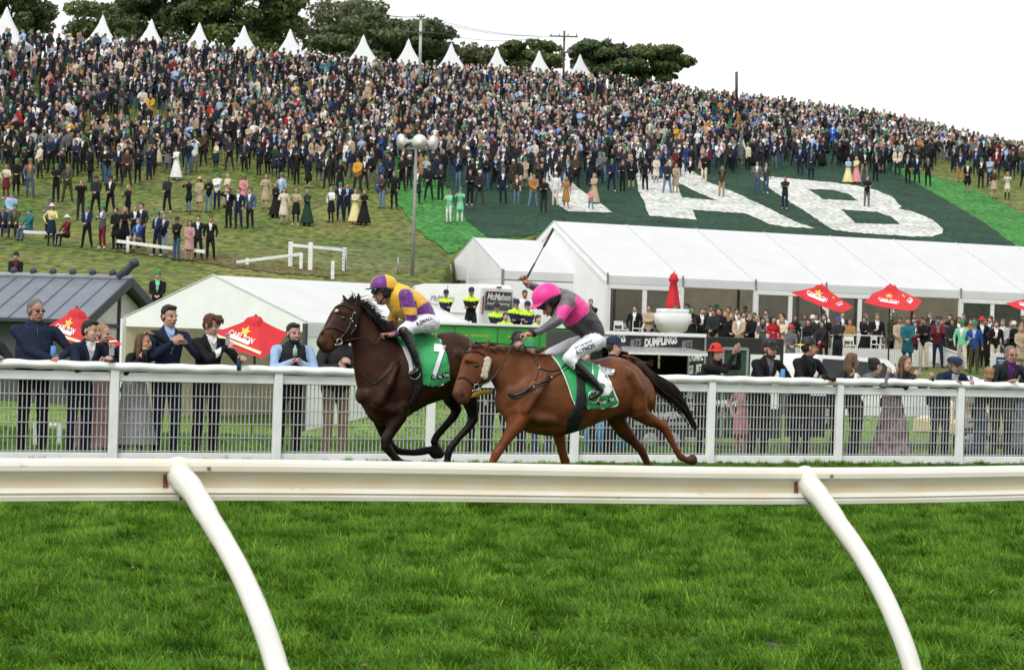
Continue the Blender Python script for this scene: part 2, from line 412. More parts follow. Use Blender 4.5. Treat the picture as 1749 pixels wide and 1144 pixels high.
def cap_mesh(c, R, k=1.0, bill=True, beanie=False, brim=0.0, flat=False, back=False):
 """headwear as its own mesh; slot 0 crown, slot 1 bill"""
 def L(x, y, z): return Vector(c) + R @ (Vector((x, y, z)) * k)
 m = MB(); n = 20; rings = 7
 hz = .105 if not flat else .075; top = L
 vs = []
 for i in range(rings):
  a = i / (rings - 1) * math.pi / 2
  rx, ry = (.090 + (.022 if flat else 0)) * math.cos(a) ** (.55 if flat else .8), (.110 + (.016 if flat else 0)) * math.cos(a) ** (.55 if flat else .8)
  for j in range(n):
   t = 2 * math.pi * j / n
   lump = 1 + (.03 * math.sin(5 * t + i) if beanie else 0)
   vs.append(L(rx * math.cos(t) * lump, .022 + ry * math.sin(t) * lump - (.02 * (1 - math.sin(a)) if flat else 0), .052 + hz * math.sin(a) * (1.1 if beanie else 1)))
 fs = [(i * n + j, i * n + (j + 1) % n, (i + 1) * n + (j + 1) % n, (i + 1) * n + j) for i in range(rings - 1) for j in range(n)]
 fs.append(tuple((rings - 1) * n + j for j in range(n)))
 m.add(vs, fs, 0, True)
 sg = -1 if not back else 1
 if bill:
  a0 = [L(.082 * math.sin(q), .022 + sg * .104 * math.cos(q), .055) for q in np.linspace(-1.05, 1.05, 9)]
  a1 = [L(.090 * math.sin(q), .022 + sg * (.104 + .075 * math.cos(q * 1.4)), .038 - .010 * abs(q)) for q in np.linspace(-1.05, 1.05, 9)]
  v2 = a0 + a1 + [p - R @ Vector((0, 0, .008)) for p in a0] + [p - R @ Vector((0, 0, .008)) for p in a1]
  f2 = []
  for i in range(8): f2 += [(i, i + 1, 10 + i, 9 + i), (18 + i, 27 + i, 28 + i, 19 + i), (9 + i, 10 + i, 28 + i, 27 + i), (i + 1, i, 18 + i, 19 + i)]
  m.add(v2, f2, 1, True)
 if beanie:
  vs, fs = tube_geo([L(.094 * math.cos(t), .022 + .114 * math.sin(t), .055) for t in np.linspace(0, 2 * math.pi, 21)], .014 * k, 6); m.add(vs, fs, 1, True)
 if brim:
  v2 = []
  for rr, z in ((.092, .058), (.092 + brim * .6, .045), (.092 + brim, .030), (.092 + brim, .022), (.092, .048)):
   for j in range(n):
    t = 2 * math.pi * j / n; v2.append(L(rr * math.cos(t), .022 + rr * 1.15 * math.sin(t), z))
  f2 = [(i * n + j, i * n + (j + 1) % n, (i + 1) * n + (j + 1) % n, (i + 1) * n + j) for i in range(4) for j in range(n)]
  m.add(v2, f2, 1, True)
 return m
def hand_blob(wrist, dirv, palmn, side, curl=.5, tg=SK, k=1.0):
 """palm and five fingers. dirv: wrist->fingers, palmn: palm normal, side: direction of the thumb"""
 w = Vector(wrist); d = Vector(dirv).normalized(); n_ = Vector(palmn); n_ = (n_ - d * n_.dot(d)).normalized(); s_ = Vector(side); s_ = (s_ - d * s_.dot(d) - n_ * s_.dot(n_)).normalized()
 b = Blob()
 b.tube([w - d * .03, w, w + d * .025], [(.026 * k, .022 * k), (.028 * k, .019 * k), (.034 * k, .017 * k)], tg, 10, up=n_)
 b.tube([w + d * .02, w + d * .075], [(.038 * k, .016 * k), (.041 * k, .014 * k)], tg, 10, up=n_)
 for i, (o, l) in enumerate(((.031, .070), (.010, .078), (-.011, .072), (-.031, .056))):
  p0 = w + d * .075 + s_ * o * k; a = curl * .8
  p1 = p0 + (d * math.cos(a) + n_ * math.sin(a)) * l * .45 * k
  p2 = p1 + (d * math.cos(a * 2.1) + n_ * math.sin(a * 2.1)) * l * .32 * k
  p3 = p2 + (d * math.cos(a * 3.0) + n_ * math.sin(a * 3.0)) * l * .25 * k
  b.tube([p0 - d * .02, p0, p1, p2, p3], [.0085 * k, .0095 * k, .0085 * k, .0078 * k, .0065 * k], tg, 8)
 p0 = w + d * .022 + s_ * .026 * k; p1 = p0 + (s_ * .75 + d * .6 + n_ * .35 * curl).normalized() * .036 * k; p2 = p1 + (d * .8 + s_ * .25 + n_ * .8 * curl).normalized() * .028 * k
 p3 = p2 + (d * .9 + n_ * 1.0 * curl).normalized() * .020 * k
 b.tube([p0 - s_ * .012, p0, p1, p2, p3], [.013 * k, .0135 * k, .011 * k, .0095 * k, .0075 * k], tg, 8)
 return b
def rotm(yaw=0, pitch=0, roll=0):
 """yaw>0 turns the face to image right; pitch>0 looks down"""
 return (Matrix.Rotation(yaw, 3, 'Z') @ Matrix.Rotation(pitch, 3, 'X') @ Matrix.Rotation(roll, 3, 'Y'))
def figure(h=1.78, yaw=0, lean=0, hl=None, hr=None, pl=None, pr=None, hyaw=0, hpitch=0, hroll=0, legs='stand', bottom='trousers', coat=0.0,
           female=False, hair='short', mouth='closed', beard=False, lod=2, openv=True, curl=.7, bulk=1.0, puffy=False, thumbs=None, seed=0, collar=False, drop=0.0, fat=0.0, vest=False):
 """local frame: x image right, y away, z up, origin between the feet. hl = hand at image left, hr = at image right (metres)"""
 k = h / 1.78; Y = Matrix.Rotation(yaw, 3, 'Z')
 def W(x, y, z): return Y @ Vector((x * k, y * k, z * k - drop))
 ln = lean
 def T(x, y, z):
  dz = z - .95; y2 = y * math.cos(ln) - dz * math.sin(ln); z2 = .95 + dz * math.cos(ln) + y * math.sin(ln)
  return W(x, y2 + (math.sin(ln) * .14), z2)
 b = Blob(); sw = (.170 if female else .195) * bulk
 tdir = (T(0, 0, 1.4) - T(0, 0, 1.0)).normalized(); fw = Y @ Vector((0, -1, 0))
 f_ = fat
 st = [(.90, .158, .112), (.98, .165 + f_ * .5, .118 + f_), (1.10, .148 + f_, .108 + f_), (1.22, .162 + f_ * .6, .118 + f_ * .7), (1.34, .182, .124), (1.43, .168, .108), (1.485, .105, .078)]
 if female: st = [(.90, .165, .115), (.98, .160, .112), (1.10, .128, .095), (1.22, .142, .110), (1.31, .155, .125), (1.42, .145, .098), (1.485, .085, .068)]
 if puffy: st = [(z, a + .02, c + .025) for z, a, c in st]
 b.tube([T(0, 0, z) for z, _, _ in st], [(a * k * bulk, c * k * bulk) for _, a, c in st], TOP, 18, up=fw)
 shl = T(-sw, .0, 1.435); shr = T(sw, .0, 1.435)
 ar = 1.12 if not female else .95
 if puffy: ar *= 1.22
 out = []; hb = []
 for sx, sh, tgt, pole in ((-1, shl, hl, pl), (1, shr, hr, pr)):
  if tgt is None: tgt = W(sx * (sw + .09), -.03, .80)
  else: tgt = Vector(tgt) * 1.0
  pole = Y @ Vector(pole if pole else (sx * .8, .30, -.9))
  wr_t = tgt
  e, wv = ik(sh, wr_t, .295 * k, .262 * k, pole)
  b.tube([T(sx * sw * .45, 0, 1.43), T(sx * sw * .92, 0, 1.425)], [.060 * k * ar, .060 * k * ar], TOP, 12); b.tube([sh - UP * .012 * k, sh.lerp(e, .5), e], [.060 * k * ar, .052 * k * ar, .044 * k * ar], TOP, 12)
  b.tube([e, e.lerp(wv, .4), wv], [.043 * k * ar, .041 * k * ar, .032 * k * ar], TOP, 12)
  dv = (wv - e).normalized()
  if lod == 2:
   cu = curl if not isinstance(curl, tuple) else curl[0 if sx < 0 else 1]
   th = (Y @ Vector((-sx, -.3, .5))) if not thumbs else Vector(thumbs[0 if sx < 0 else 1])
   pn = dv.cross(th); pn = pn if pn.dot(Y @ Vector((0, 1, -.7))) > 0 else -pn
   hb.append(hand_blob(wv + dv * .012, dv, pn, th, cu, SK, k * (.92 if female else 1.02)).fuse(.0052, 1))
  else:
   b.tube([wv, wv + dv * .07 * k], [.034 * k, .036 * k], SK, 8, bias=-.012)
    # neck
 nk0 = T(0, .005, 1.46); hc = T(0, -.035, 1.46) + (T(0, 0, 1.6) - T(0, 0, 1.46)).normalized() * .04 * k + Vector((0, 0, .148 * k))
 HRm = Matrix.Rotation(yaw + hyaw, 3, 'Z') @ Matrix.Rotation(hpitch, 3, 'X') @ Matrix.Rotation(hroll, 3, 'Y')
 b.tube([nk0, nk0.lerp(hc, .35), hc + HRm @ Vector((0, .02, -.05)) * k], [.072 * k * (.78 if female else 1), .063 * k * (.75 if female else 1), .059 * k * (.75 if female else 1)], SK, 12, bias=.004)
 if collar:
  b.tube([T(0, .0, 1.455), T(0, -.012, 1.515)], [(.080 * k, .078 * k), (.070 * k, .072 * k)], TOP, 14, up=fw)
    # legs
 lr = 1.0 if not female else .93; rbare = (bottom == 'dress')
 for sx in (-1, 1):
  if legs == 'stand': hp, kn, an, to = (.088, 0, .90), (.105, -.02, .50), (.115, .02, .09), (.150, -.15, .03)
  elif legs == 'wide': hp, kn, an, to = (.095, 0, .90), (.16, -.02, .50), (.22, .02, .09), (.28, -.14, .03)
  elif legs == 'weight': hp, kn, an, to = ((.088, 0, .90), (.10, -.01, .50), (.10, .03, .09), (.13, -.14, .03)) if sx < 0 else ((.088, 0, .90), (.15, -.07, .50), (.18, -.04, .09), (.26, -.19, .03))
  elif legs == 'walk': hp, kn, an, to = ((.085, 0, .90), (.09, -.17, .52), (.09, -.16, .10), (.10, -.33, .05)) if sx < 0 else ((.085, 0, .90), (.09, .05, .50), (.09, .24, .13), (.10, .10, .03))
  elif legs == 'sit': hp, kn, an, to = (.09, .0, .90), (.13, -.42, .93), (.13, -.46, .50), (.14, -.62, .44)
  tg = SK if rbare else BOT
  wid = 1.15 if bottom == 'trousers' and not female else 1.0
  H, K, A, O = (W(sx * q[0], q[1], q[2]) for q in (hp, kn, an, to))
  b.tube([H, H.lerp(K, .5), K], [.094 * k * lr, .080 * k * lr, .058 * k * lr * wid], BOT if not rbare else SK, 12, bias=0.01 if rbare else 0)
  b.tube([K, K.lerp(A, .35), A + Vector((0, 0, .02))], [.056 * k * lr * wid, .056 * k * lr * wid, .041 * k * lr * (1.25 if wid > 1 else 1)], tg, 12)
  hl_ = A + Y @ Vector((0, .03, 0)) * k
  b.tube([hl_ + Vector((0, 0, O.z - A.z + .012)), A.lerp(O, .45) + Vector((0, 0, -.012)), O + Vector((0, 0, .004))], [(.038 * k, .036 * k), (.042 * k, .036 * k), (.036 * k, .022 * k)], SHO, 10, bias=-.006)
 if coat:
  zb = .92 - coat; r1 = .165 + coat * (.16 if bottom != 'gown' else .26)
  zz = [1.02, .90, (zb + .90) / 2, zb]
  b.tube([W(0, 0, z) for z in zz], [(.160 * k, .115 * k), (.175 * k, .130 * k), ((.178 + r1) / 2 * k, (.14 + r1 * .85) / 2 * k), (r1 * k, r1 * .80 * k)], TOP if bottom not in ('skirt', 'gown') else BOT, 16, up=fw, ends=False, bias=-.01)
 hs = (1.0 if not female else .95) * k * 1.07
 heads = head_blobs(hc, HRm, female, lod, mouth, beard, hs)
 info = dict(head=hc, R=HRm, hs=hs, T=T, W=W, k=k)
 if lod == 2:
  d = b.fuse(.0125, 3)
        # shirt front and folds
  c = d['c']; Yi = np.array(Y.transposed())
  loc = (c - np.array(W(0, 0, .95 + 0))) @ Yi.T
  if vest: d['t'][(d['i'] < len(st) - 1) & (d['t'] == TOP)] = SHIRT
  if openv:
   ax = np.array(T(0, 0, 1.46)); ad = np.array((T(0, 0, 1.15) - T(0, 0, 1.46)).normalized()); fwn = np.array(T(0, -1, 1.3) - T(0, 0, 1.3)); fwn /= np.linalg.norm(fwn)
   sdv = np.array(Y @ Vector((1, 0, 0)))
   q = c - ax; t_ = q @ ad; x_ = np.abs(q @ sdv); f2 = q @ fwn
   ok = (d['t'] == TOP) & (f2 > .03) & (t_ > -.08) & (t_ < .24 * k) & (x_ < .056 - t_ * .20)
   d['t'][ok] = SHIRT
  v = d['v']
  nn = np.array([noise.noise(Vector(p) * 9.0 + Vector((seed, 0, 0))) + .5 * noise.noise(Vector(p) * 21.0) for p in v])
  cen0 = np.array(T(0, 0, 1.2)); dirs = v - cen0; dirs[:, 2] *= .2; dirs /= np.maximum(np.linalg.norm(dirs, axis=1), 1e-6)[:, None]
  d['v'] = v + dirs * (nn * .0075)[:, None].astype(np.float32)
  lp = Blob()
  if openv and not vest:
   for sx in (-1, 1): lp.tube([T(sx * .082, -.058, 1.492), T(sx * .068, -.122, 1.42), T(sx * .044, -.148, 1.34), T(sx * .016, -.150, 1.25)], [(.014 * k, .010 * k), (.026 * k, .009 * k), (.026 * k, .008 * k), (.008 * k, .006 * k)], TOP, 8, up=fw)
   lp.tube([T(-.062, -.03, 1.505), T(-.03, -.09, 1.475), T(-.006, -.115, 1.44)], [.012 * k, .015 * k, .009 * k], SHIRT, 8); lp.tube([T(.062, -.03, 1.505), T(.03, -.09, 1.475), T(.006, -.115, 1.44)], [.012 * k, .015 * k, .009 * k], SHIRT, 8)
  else: lp.tube([T(0, -.095, 1.49), T(0, -.132, 1.42), T(0, -.150 - fat, 1.30), T(0, -.145 - fat, 1.15)], .0045 * k, EYE, 6)
  body = merge([d] + heads + hb + [raw(lp)])
  info['hair'] = hair_blob(hc, HRm, hair, hs) if hair else None
  return body, info
 for q in heads[0].seg: pass
 hd = heads[0]
 base = len(b.v); b.v += hd.v; b.f += [tuple(i + base for i in f) for f in hd.f]; b.seg += hd.seg
 if hair:
  hb_ = hair_blob(hc, HRm, hair, hs * 1.03); base = len(b.v); b.v += hb_.v; b.f += [tuple(i + base for i in f) for f in hb_.f]; b.seg += [(s_[0], s_[1], s_[2], s_[3], s_[4], -.003, s_[6]) for s_ in hb_.seg]
 info['openv'] = openv; info['Y'] = Y
 return b, info
def vfront(d, info):
 T, k, Y = info['T'], info['k'], info['Y']; c = d['c']
 ax = np.array(T(0, 0, 1.46)); ad = np.array((T(0, 0, 1.15) - T(0, 0, 1.46)).normalized()); fwn = np.array(T(0, -1, 1.3) - T(0, 0, 1.3)); fwn /= np.linalg.norm(fwn)
 sdv = np.array(Y @ Vector((1, 0, 0))); q = c - ax; t_ = q @ ad; x_ = np.abs(q @ sdv); f2 = q @ fwn
 ok = (d['t'] == TOP) & (f2 > .03) & (t_ > -.08) & (t_ < .29 * k) & (x_ < .066 - t_ * .19)
 d['t'][ok] = SHIRT
# GROUND
def grass_mat(name, cols, scale=.35, fine=9.0, bump=.6, rough=.8, brown=None, lo=.35):
 m = bpy.data.materials.new(name); m.use_nodes = True; t = m.node_tree; b = t.nodes['Principled BSDF']
 b.inputs['Roughness'].default_value = rough; b.inputs['Specular IOR Level'].default_value = .2
 tcn = t.nodes.new('ShaderNodeTexCoord')
 def nz_(s, d=5, dist=0.0, sc=None):
  n = t.nodes.new('ShaderNodeTexNoise'); n.inputs['Scale'].default_value = s; n.inputs['Detail'].default_value = d; n.inputs['Distortion'].default_value = dist
  if sc:
   mp_ = t.nodes.new('ShaderNodeMapping'); mp_.inputs['Scale'].default_value = sc; t.links.new(tcn.outputs['Object'], mp_.inputs[0]); t.links.new(mp_.outputs[0], n.inputs['Vector'])
  else: t.links.new(tcn.outputs['Object'], n.inputs['Vector'])
  return n
 n1 = nz_(scale, 6, .4); n2 = nz_(fine, 5, .2, (1, .55, 1)); n3 = nz_(scale * 6, 4, .3)
 r1 = t.nodes.new('ShaderNodeValToRGB'); t.links.new(n1.outputs[0], r1.inputs[0])
 els = r1.color_ramp.elements; els[0].position = .33; els[0].color = (*cols[0], 1); els[1].position = .66; els[1].color = (*cols[-1], 1)
 for i, c in enumerate(cols[1:-1]): e = els.new(.33 + .33 * (i + 1) / (len(cols) - 1)); e.color = (*c, 1)
 r2 = t.nodes.new('ShaderNodeValToRGB'); t.links.new(n2.outputs[0], r2.inputs[0])
 r2.color_ramp.elements[0].position = .36; r2.color_ramp.elements[0].color = (lo, lo, lo * .95, 1); r2.color_ramp.elements[1].position = .62; r2.color_ramp.elements[1].color = (1.25, 1.25, 1.2, 1)
 mu = t.nodes.new('ShaderNodeMix'); mu.data_type = 'RGBA'; mu.blend_type = 'MULTIPLY'; mu.inputs[0].default_value = 1
 t.links.new(r1.outputs[0], mu.inputs[6]); t.links.new(r2.outputs[0], mu.inputs[7]); out = mu.outputs[2]
 if brown:
  r3 = t.nodes.new('ShaderNodeValToRGB'); t.links.new(n3.outputs[0], r3.inputs[0]); r3.color_ramp.elements[0].position = .50; r3.color_ramp.elements[1].position = .72
  m3 = t.nodes.new('ShaderNodeMix'); m3.data_type = 'RGBA'; t.links.new(r3.outputs[0], m3.inputs[0]); t.links.new(out, m3.inputs[6]); m3.inputs[7].default_value = (*brown, 1); out = m3.outputs[2]
 t.links.new(out, b.inputs['Base Color'])
 bp = t.nodes.new('ShaderNodeBump'); bp.inputs['Strength'].default_value = bump; bp.inputs['Distance'].default_value = .12
 t.links.new(n2.outputs[0], bp.inputs['Height']); t.links.new(bp.outputs[0], b.inputs['Normal'])
 return m
M_hill = grass_mat('hillside_grass', [(.075, .125, .018), (.115, .155, .026), (.165, .175, .042)], .16, 3.2, .8, brown=(.125, .105, .04))
M_turf = grass_mat('track_turf', [(.03, .075, .008), (.045, .10, .012), (.06, .12, .016)], .9, 26, .6, brown=(.10, .07, .035))
M_lawn = grass_mat('lawn', [(.10, .19, .02), (.14, .25, .03), (.17, .28, .045)], .5, 8, .5)
def paint_mat(name, c0, c1, c2):
 m = grass_mat(name, [c0, c1, c2], .5, 4.5, .6, lo=.66 if c0[0] > .2 else .45); return m
M_bright = paint_mat('bright_green_turf_paint', (.022, .15, .025), (.038, .20, .032), (.06, .22, .04))
M_dark = paint_mat('dark_green_turf_paint', (.006, .032, .016), (.010, .048, .024), (.014, .058, .03))
M_white = paint_mat('white_turf_paint', (.40, .42, .40), (.50, .52, .50), (.56, .57, .55))
M_far = grass_mat('far_ground', [(.05, .08, .02), (.08, .11, .03)], .02, .4, .2)
me = mesh('ground', [(-3000, -3000, -9), (3000, -3000, -9), (3000, 3000, -9), (-3000, 3000, -9)], [(0, 1, 2, 3)])
tag(link('ground', me, mats=M_far), kind='structure')
# race track and lawn as one gently shaped sheet, hill included
cols = list(np.linspace(-1400, 3150, 380))
def interp(px, xs, ys): return float(np.interp(px, xs, ys))
rows = []
def lowz(px, D):
 z44 = -.75; z56 = interp(px, [0, 500, 760, 1000, 1300], [-.62, -.8, .4, .3, -.4]); z62 = interp(px, [0, 600, 760, 1000, 1300], [-.45, -.5, 1.25, 1.1, .3])
 z72 = interp(px, [400, 620, 760, 1000, 1300], [0, 0, 1.45, 1.3, .80]); z95 = interp(px, [800, 1400], [2.2, 1.55])
 return float(np.interp(D, [0, 33, 44, 56, 63, 72, 80, 96], [0, 0, z44, z56, z62, z72, max(1.1, z72 * .85), z95]))
def hill_start(px): return interp(px, [0, 560, 700, 745, 772, 805, 890, 950, 1200, 1749], [548, 545, 520, 485, 446, 416, 410, 394, 403, 428])
NR = 96; grid = []
vs = []; hv = {}
for ci, px in enumerate(cols):
 cpx = min(max(px, -900), 2600)
 u = (px - 874.5) / F
 def lowp(D): return Vector((u * D, D, lowz(cpx, D)))
 ys = hill_start(cpx); yr = ridge_y(cpx)
 hs_ = hill_pt(px, ys); D0 = hs_.y
 col = [lowp(D) for D in (33.5, 36, 40, 44, 48, 52, 56, 59.5)]
 z0 = lowz(cpx, 59.5)
 for i in range(1, 24):
  D = 59.5 + (D0 - 59.5) * (1 - (1 - i / 24) ** 1.8)
  ws = interp(cpx, [500, 735], [60, 68]) if cpx < 740 else D0 - 1.2
  lz = lowz(cpx, D); k = min(1, max(0, (D - ws) / max(.5, D0 - ws))) ** 1.6
  col.append(Vector((u * D, D, lz * (1 - k) + hs_.z * k)))
 for i in range(72):
  y = ys + (yr - ys) * i / 71; p = hill_pt(px, y); col.append(p)
 pr = col[-1]
 for dd, dz in ((3, .25), (10, .1), (25, -1.2), (60, -5), (160, -12)):
  k = (pr.y + dd) / pr.y; col.append(Vector((pr.x * k, pr.y + dd, pr.z + dz)))
 grid.append(col)
nr = len(grid[0]); V_ = [p for c in grid for p in c]
Fc = [(i * nr + j, (i + 1) * nr + j, (i + 1) * nr + j + 1, i * nr + j + 1) for i in range(len(grid) - 1) for j in range(nr - 1)]
me = mesh('hillside', V_, Fc, True); me.materials.append(M_hill); me.materials.append(M_lawn)
mi = [1 if (V_[f[0]].y < 58) else 0 for f in Fc]; me.polygons.foreach_set('material_index', mi)
hill = tag(link('hillside', me), kind='structure')
HB = BVHTree.FromPolygons(V_, Fc)
me = mesh('racetrack_turf', [(-60, -25, 0), (60, -25, 0), (60, 33.55, 0), (-60, 33.55, 0)], [(0, 1, 2, 3)])
tag(link('racetrack_turf', me, mats=M_turf), kind='structure')
def ground_hit(px, py):
 r = ray(px, py).normalized(); h = HB.ray_cast(ORG, r)
 return h[0] if h[0] else hill_pt(px, py)
def ground_at(x, y):
 h = HB.ray_cast(Vector((x, y, 80)), Vector((0, 0, -1)))
 return h[0].z if h[0] and y > 33.5 else 0.0
# painted turf: sheets laid on the slope
def sheet(name, outer, holes, m, lift, kind='structure', step=9, label=None, cat=None, rag=1.2):
 def dens(poly):
  out = []
  for i in range(len(poly)):
   a, b = poly[i], poly[(i + 1) % len(poly)]; n = max(1, int(math.dist(a, b) / 5))
   for k in range(n): out.append((a[0] + (b[0] - a[0]) * k / n + random.uniform(-rag, rag) * .9, a[1] + (b[1] - a[1]) * k / n + random.uniform(-rag, rag) * .45))
  return out
 loops = [dens(outer)] + [dens(h) for h in holes]; pts = []; edges = []; 
 for lp in loops:
  b = len(pts); pts += lp; edges += [(b + i, b + (i + 1) % len(lp)) for i in range(len(lp))]
 xs = [p[0] for p in outer]; ysx = [p[1] for p in outer]
 def inside(x, y, poly):
  c = False
  for i in range(len(poly)):
   (x1, y1), (x2, y2) = poly[i], poly[i - 1]
   if (y1 > y) != (y2 > y) and x < (x2 - x1) * (y - y1) / (y2 - y1) + x1: c = not c
  return c
 for x in np.arange(min(xs), max(xs), step):
  for y in np.arange(min(ysx), max(ysx), step * .6):
   if inside(x, y, outer) and not any(inside(x, y, h) for h in holes): pts.append((x, y))
 r = delaunay_2d_cdt([Vector(p) for p in pts], edges, [], 0, 1e-4)
 v2, f2 = r[0], r[2]; keep = []
 for f in f2:
  cx = sum(v2[i].x for i in f) / len(f); cy = sum(v2[i].y for i in f) / len(f)
  if inside(cx, cy, loops[0]) and not any(inside(cx, cy, h) for h in loops[1:]): keep.append(tuple(f))
 v3 = [hill_pt(p.x, p.y) + Vector((0, -.3 * lift, lift)) for p in v2]
 o = link(name, mesh(name, v3, keep, True), mats=m); return tag(o, label, cat, None, kind)
BR = [(655, 290), (678, 346), (716, 397), (768, 433), (779, 432), (808, 412), (895, 408), (955, 390), (1200, 401), (1749, 426), (1900, 430), (1880, 420), (1810, 398), (1749, 369), (1659, 320), (1573, 296), (1475, 240), (1420, 205), (1250, 168), (1000, 155), (760, 160), (700, 200)]
DK = [(735, 250), (752, 300), (775, 350), (801, 382), (827, 402), (834, 408), (895, 406), (955, 388), (1200, 399), (1738, 424), (1735, 422), (1686, 385), (1619, 345), (1532, 296), (1450, 252), (1200, 235), (950, 232)]
sheet('bright_green_painted_turf', BR, [], M_bright, .035, rag=2.5)
sheet('dark_green_painted_turf', DK, [], M_dark, .06, step=12)
sheet('painted_letter', [(868, 284), (985, 288), (975, 312), (990, 326), (1022, 347), (1045, 366), (971, 364), (955, 354), (935, 315), (903, 311)], [], M_white, .085, None, label='white letter T painted on the dark green hillside turf', cat='painted letter')
sheet('painted_letter', [(1085, 275), (1085, 290), (1090, 329), (1100, 347), (1108, 371), (1189, 378), (1182, 361), (1237, 365), (1269, 367), (1278, 369), (1315, 386), (1338, 390), (1393, 393), (1356, 381), (1306, 355), (1260, 334), (1209, 313), (1177, 290), (1160, 275)],
      [[(1150, 310), (1158, 322), (1166, 340), (1224, 345), (1186, 329)]], M_white, .085, None, label='white letter A painted on the dark green hillside turf', cat='painted letter')
sheet('painted_letter', [(1297, 306), (1317, 326), (1351, 349), (1383, 369), (1421, 395), (1466, 401), (1557, 407), (1592, 407), (1610, 401), (1611, 394), (1592, 378), (1562, 365), (1534, 359), (1539, 355), (1523, 339), (1498, 328), (1466, 320), (1420, 314), (1374, 310), (1315, 304)],
      [[(1379, 325), (1406, 343), (1466, 346), (1450, 334), (1420, 327)], [(1436, 360.5), (1461, 384), (1514, 386), (1537, 386), (1523, 374), (1498, 365)]], M_white, .085, None, label='white letter B painted on the dark green hillside turf', cat='painted letter')
for o in COL.objects:
 if o.name.startswith('painted_letter'): o['group'] = 'painted letters on the hill'
# worn earth on the hill by the broken rails
sheet('worn_earth', [(370, 432), (430, 443), (520, 452), (560, 462), (600, 470), (560, 474), (480, 468), (400, 458), (330, 447), (250, 436), (130, 425), (250, 428)], [], grass_mat('worn_earth', [(.10, .065, .035), (.13, .11, .04), (.12, .14, .03)], 1.2, 6, .6), .03, rag=4)
# TREES ON THE RIDGE
M_bark = mat('bark', (.07, .055, .042), .9, .3, 6, .8, 12)
def leaf_mat(name, c, c2):
 m = mat(name, c, .55, .3, .55, col2=c2, trans=.3); return m
LM = [leaf_mat('dark_leaves', (.12, .165, .065), (.06, .088, .036)), leaf_mat('mid_leaves', (.15, .205, .065), (.075, .11, .036)), leaf_mat('olive_leaves', (.16, .18, .085), (.09, .105, .05))]
def tree(px, ytop, ybase, wpx, D, mi, n, label, seed, airy=0.0, trunk_h=.35):
 r_ = random.Random(seed); b0 = P(px, ybase, D); s = F / D; H = (ybase - ytop) / s; Wd = wpx / s
 e = empty('tree', b0, 0, label, 'tree', 'trees along the ridge')
 t = MB(); base = Vector((0, 0, -1.5)); fork = Vector((r_.uniform(-.3, .3), 0, H * trunk_h))
 t.tube([base, base.lerp(fork, .5), fork], [H * .03 + .12, H * .022 + .08, H * .02 + .05], 8)
 clumps = []
 nb = 9
 for i in range(nb):
  a = 2 * math.pi * i / nb + r_.uniform(-.3, .3); rr = Wd * .5 * r_.uniform(.45, .95); hz = H * r_.uniform(.45, .92)
  tip = Vector((math.cos(a) * rr, math.sin(a) * rr * .8, hz)); mid = fork.lerp(tip, .5) + Vector((0, 0, .08 * H))
  t.tube([fork, mid, tip], [H * .014 + .04, H * .009 + .03, .02], 6)
  clumps.append((tip, Wd * r_.uniform(.15, .24), H * r_.uniform(.10, .16)))
 for i in range(int(26 + wpx / 5)):
  a = r_.uniform(0, 6.28); q = r_.random() ** .5; z = r_.uniform(.14, .95)
  env = math.sin(min(1, (z + .05) / .5) * math.pi / 2) * (1 if z < .62 else math.sqrt(max(.10, 1 - ((z - .62) / .44) ** 2)))
  c = Vector((math.cos(a) * q * Wd * .5 * env, math.sin(a) * q * Wd * .42 * env, z * H))
  clumps.append((c, Wd * r_.uniform(.06, .13), H * r_.uniform(.06, .11)))
 t.build('trunk', M_bark, e)
 P_ = np.random.default_rng(seed); cc = np.array([list(c[0]) for c in clumps]); cr_ = np.array([c[1] for c in clumps]); ch = np.array([c[2] for c in clumps])
 wts = cr_ ** 2 * ch; wts /= wts.sum(); idx = P_.choice(len(clumps), n, p=wts)
 dirs = P_.normal(size=(n, 3)); dirs /= np.linalg.norm(dirs, axis=1)[:, None]; rad = P_.uniform(.25, 1.0, n) ** .4 * (1 + airy * P_.random(n))
 pos = cc[idx] + dirs * (np.stack([cr_[idx], cr_[idx], ch[idx]], 1) * rad[:, None])
 sz = P_.uniform(.11, .27, n) * (1.0 if D < 170 else 1.15)
 nrm = dirs + P_.normal(size=(n, 3)) * .7; nrm /= np.linalg.norm(nrm, axis=1)[:, None]
 a_ = np.cross(nrm, P_.normal(size=(n, 3))); a_ /= np.linalg.norm(a_, axis=1)[:, None]; b_ = np.cross(nrm, a_)
 q = np.stack([pos - a_ * sz[:, None], pos - b_ * sz[:, None] * .6, pos + a_ * sz[:, None], pos + b_ * sz[:, None] * .6], 1).reshape(-1, 3)
 me = bpy.data.meshes.new('crown'); me.vertices.add(n * 4); me.vertices.foreach_set('co', q.astype(np.float32).ravel())
 me.loops.add(n * 4); me.loops.foreach_set('vertex_index', np.arange(n * 4, dtype=np.int32)); me.polygons.add(n)
 me.polygons.foreach_set('loop_start', np.arange(0, n * 4, 4, dtype=np.int32)); me.update(calc_edges=True)
 me.materials.append(LM[mi]); link('crown', me, e)
tree(18, -45, 100, 130, 165, 0, 9000, 'dark leafy tree at the far left end of the ridge behind the first peaked tent', 1)
tree(175, 12, 112, 130, 185, 1, 7000, 'low spreading tree behind the second peaked tent', 2, .4)
tree(285, -40, 108, 190, 178, 0, 12000, 'broad dark tree between the second and fourth peaked tents', 3)
tree(430, -32, 118, 190, 176, 1, 12000, 'tallest broad green tree behind the fifth peaked tent', 4)
tree(560, 10, 125, 95, 185, 2, 2600, 'thin airy gum tree with sky showing through', 5, 1.2, .5)
tree(615, 8, 122, 90, 195, 2, 3400, 'small feathery tree crown rising behind the dome-shaped tree', 6, .5, .6)
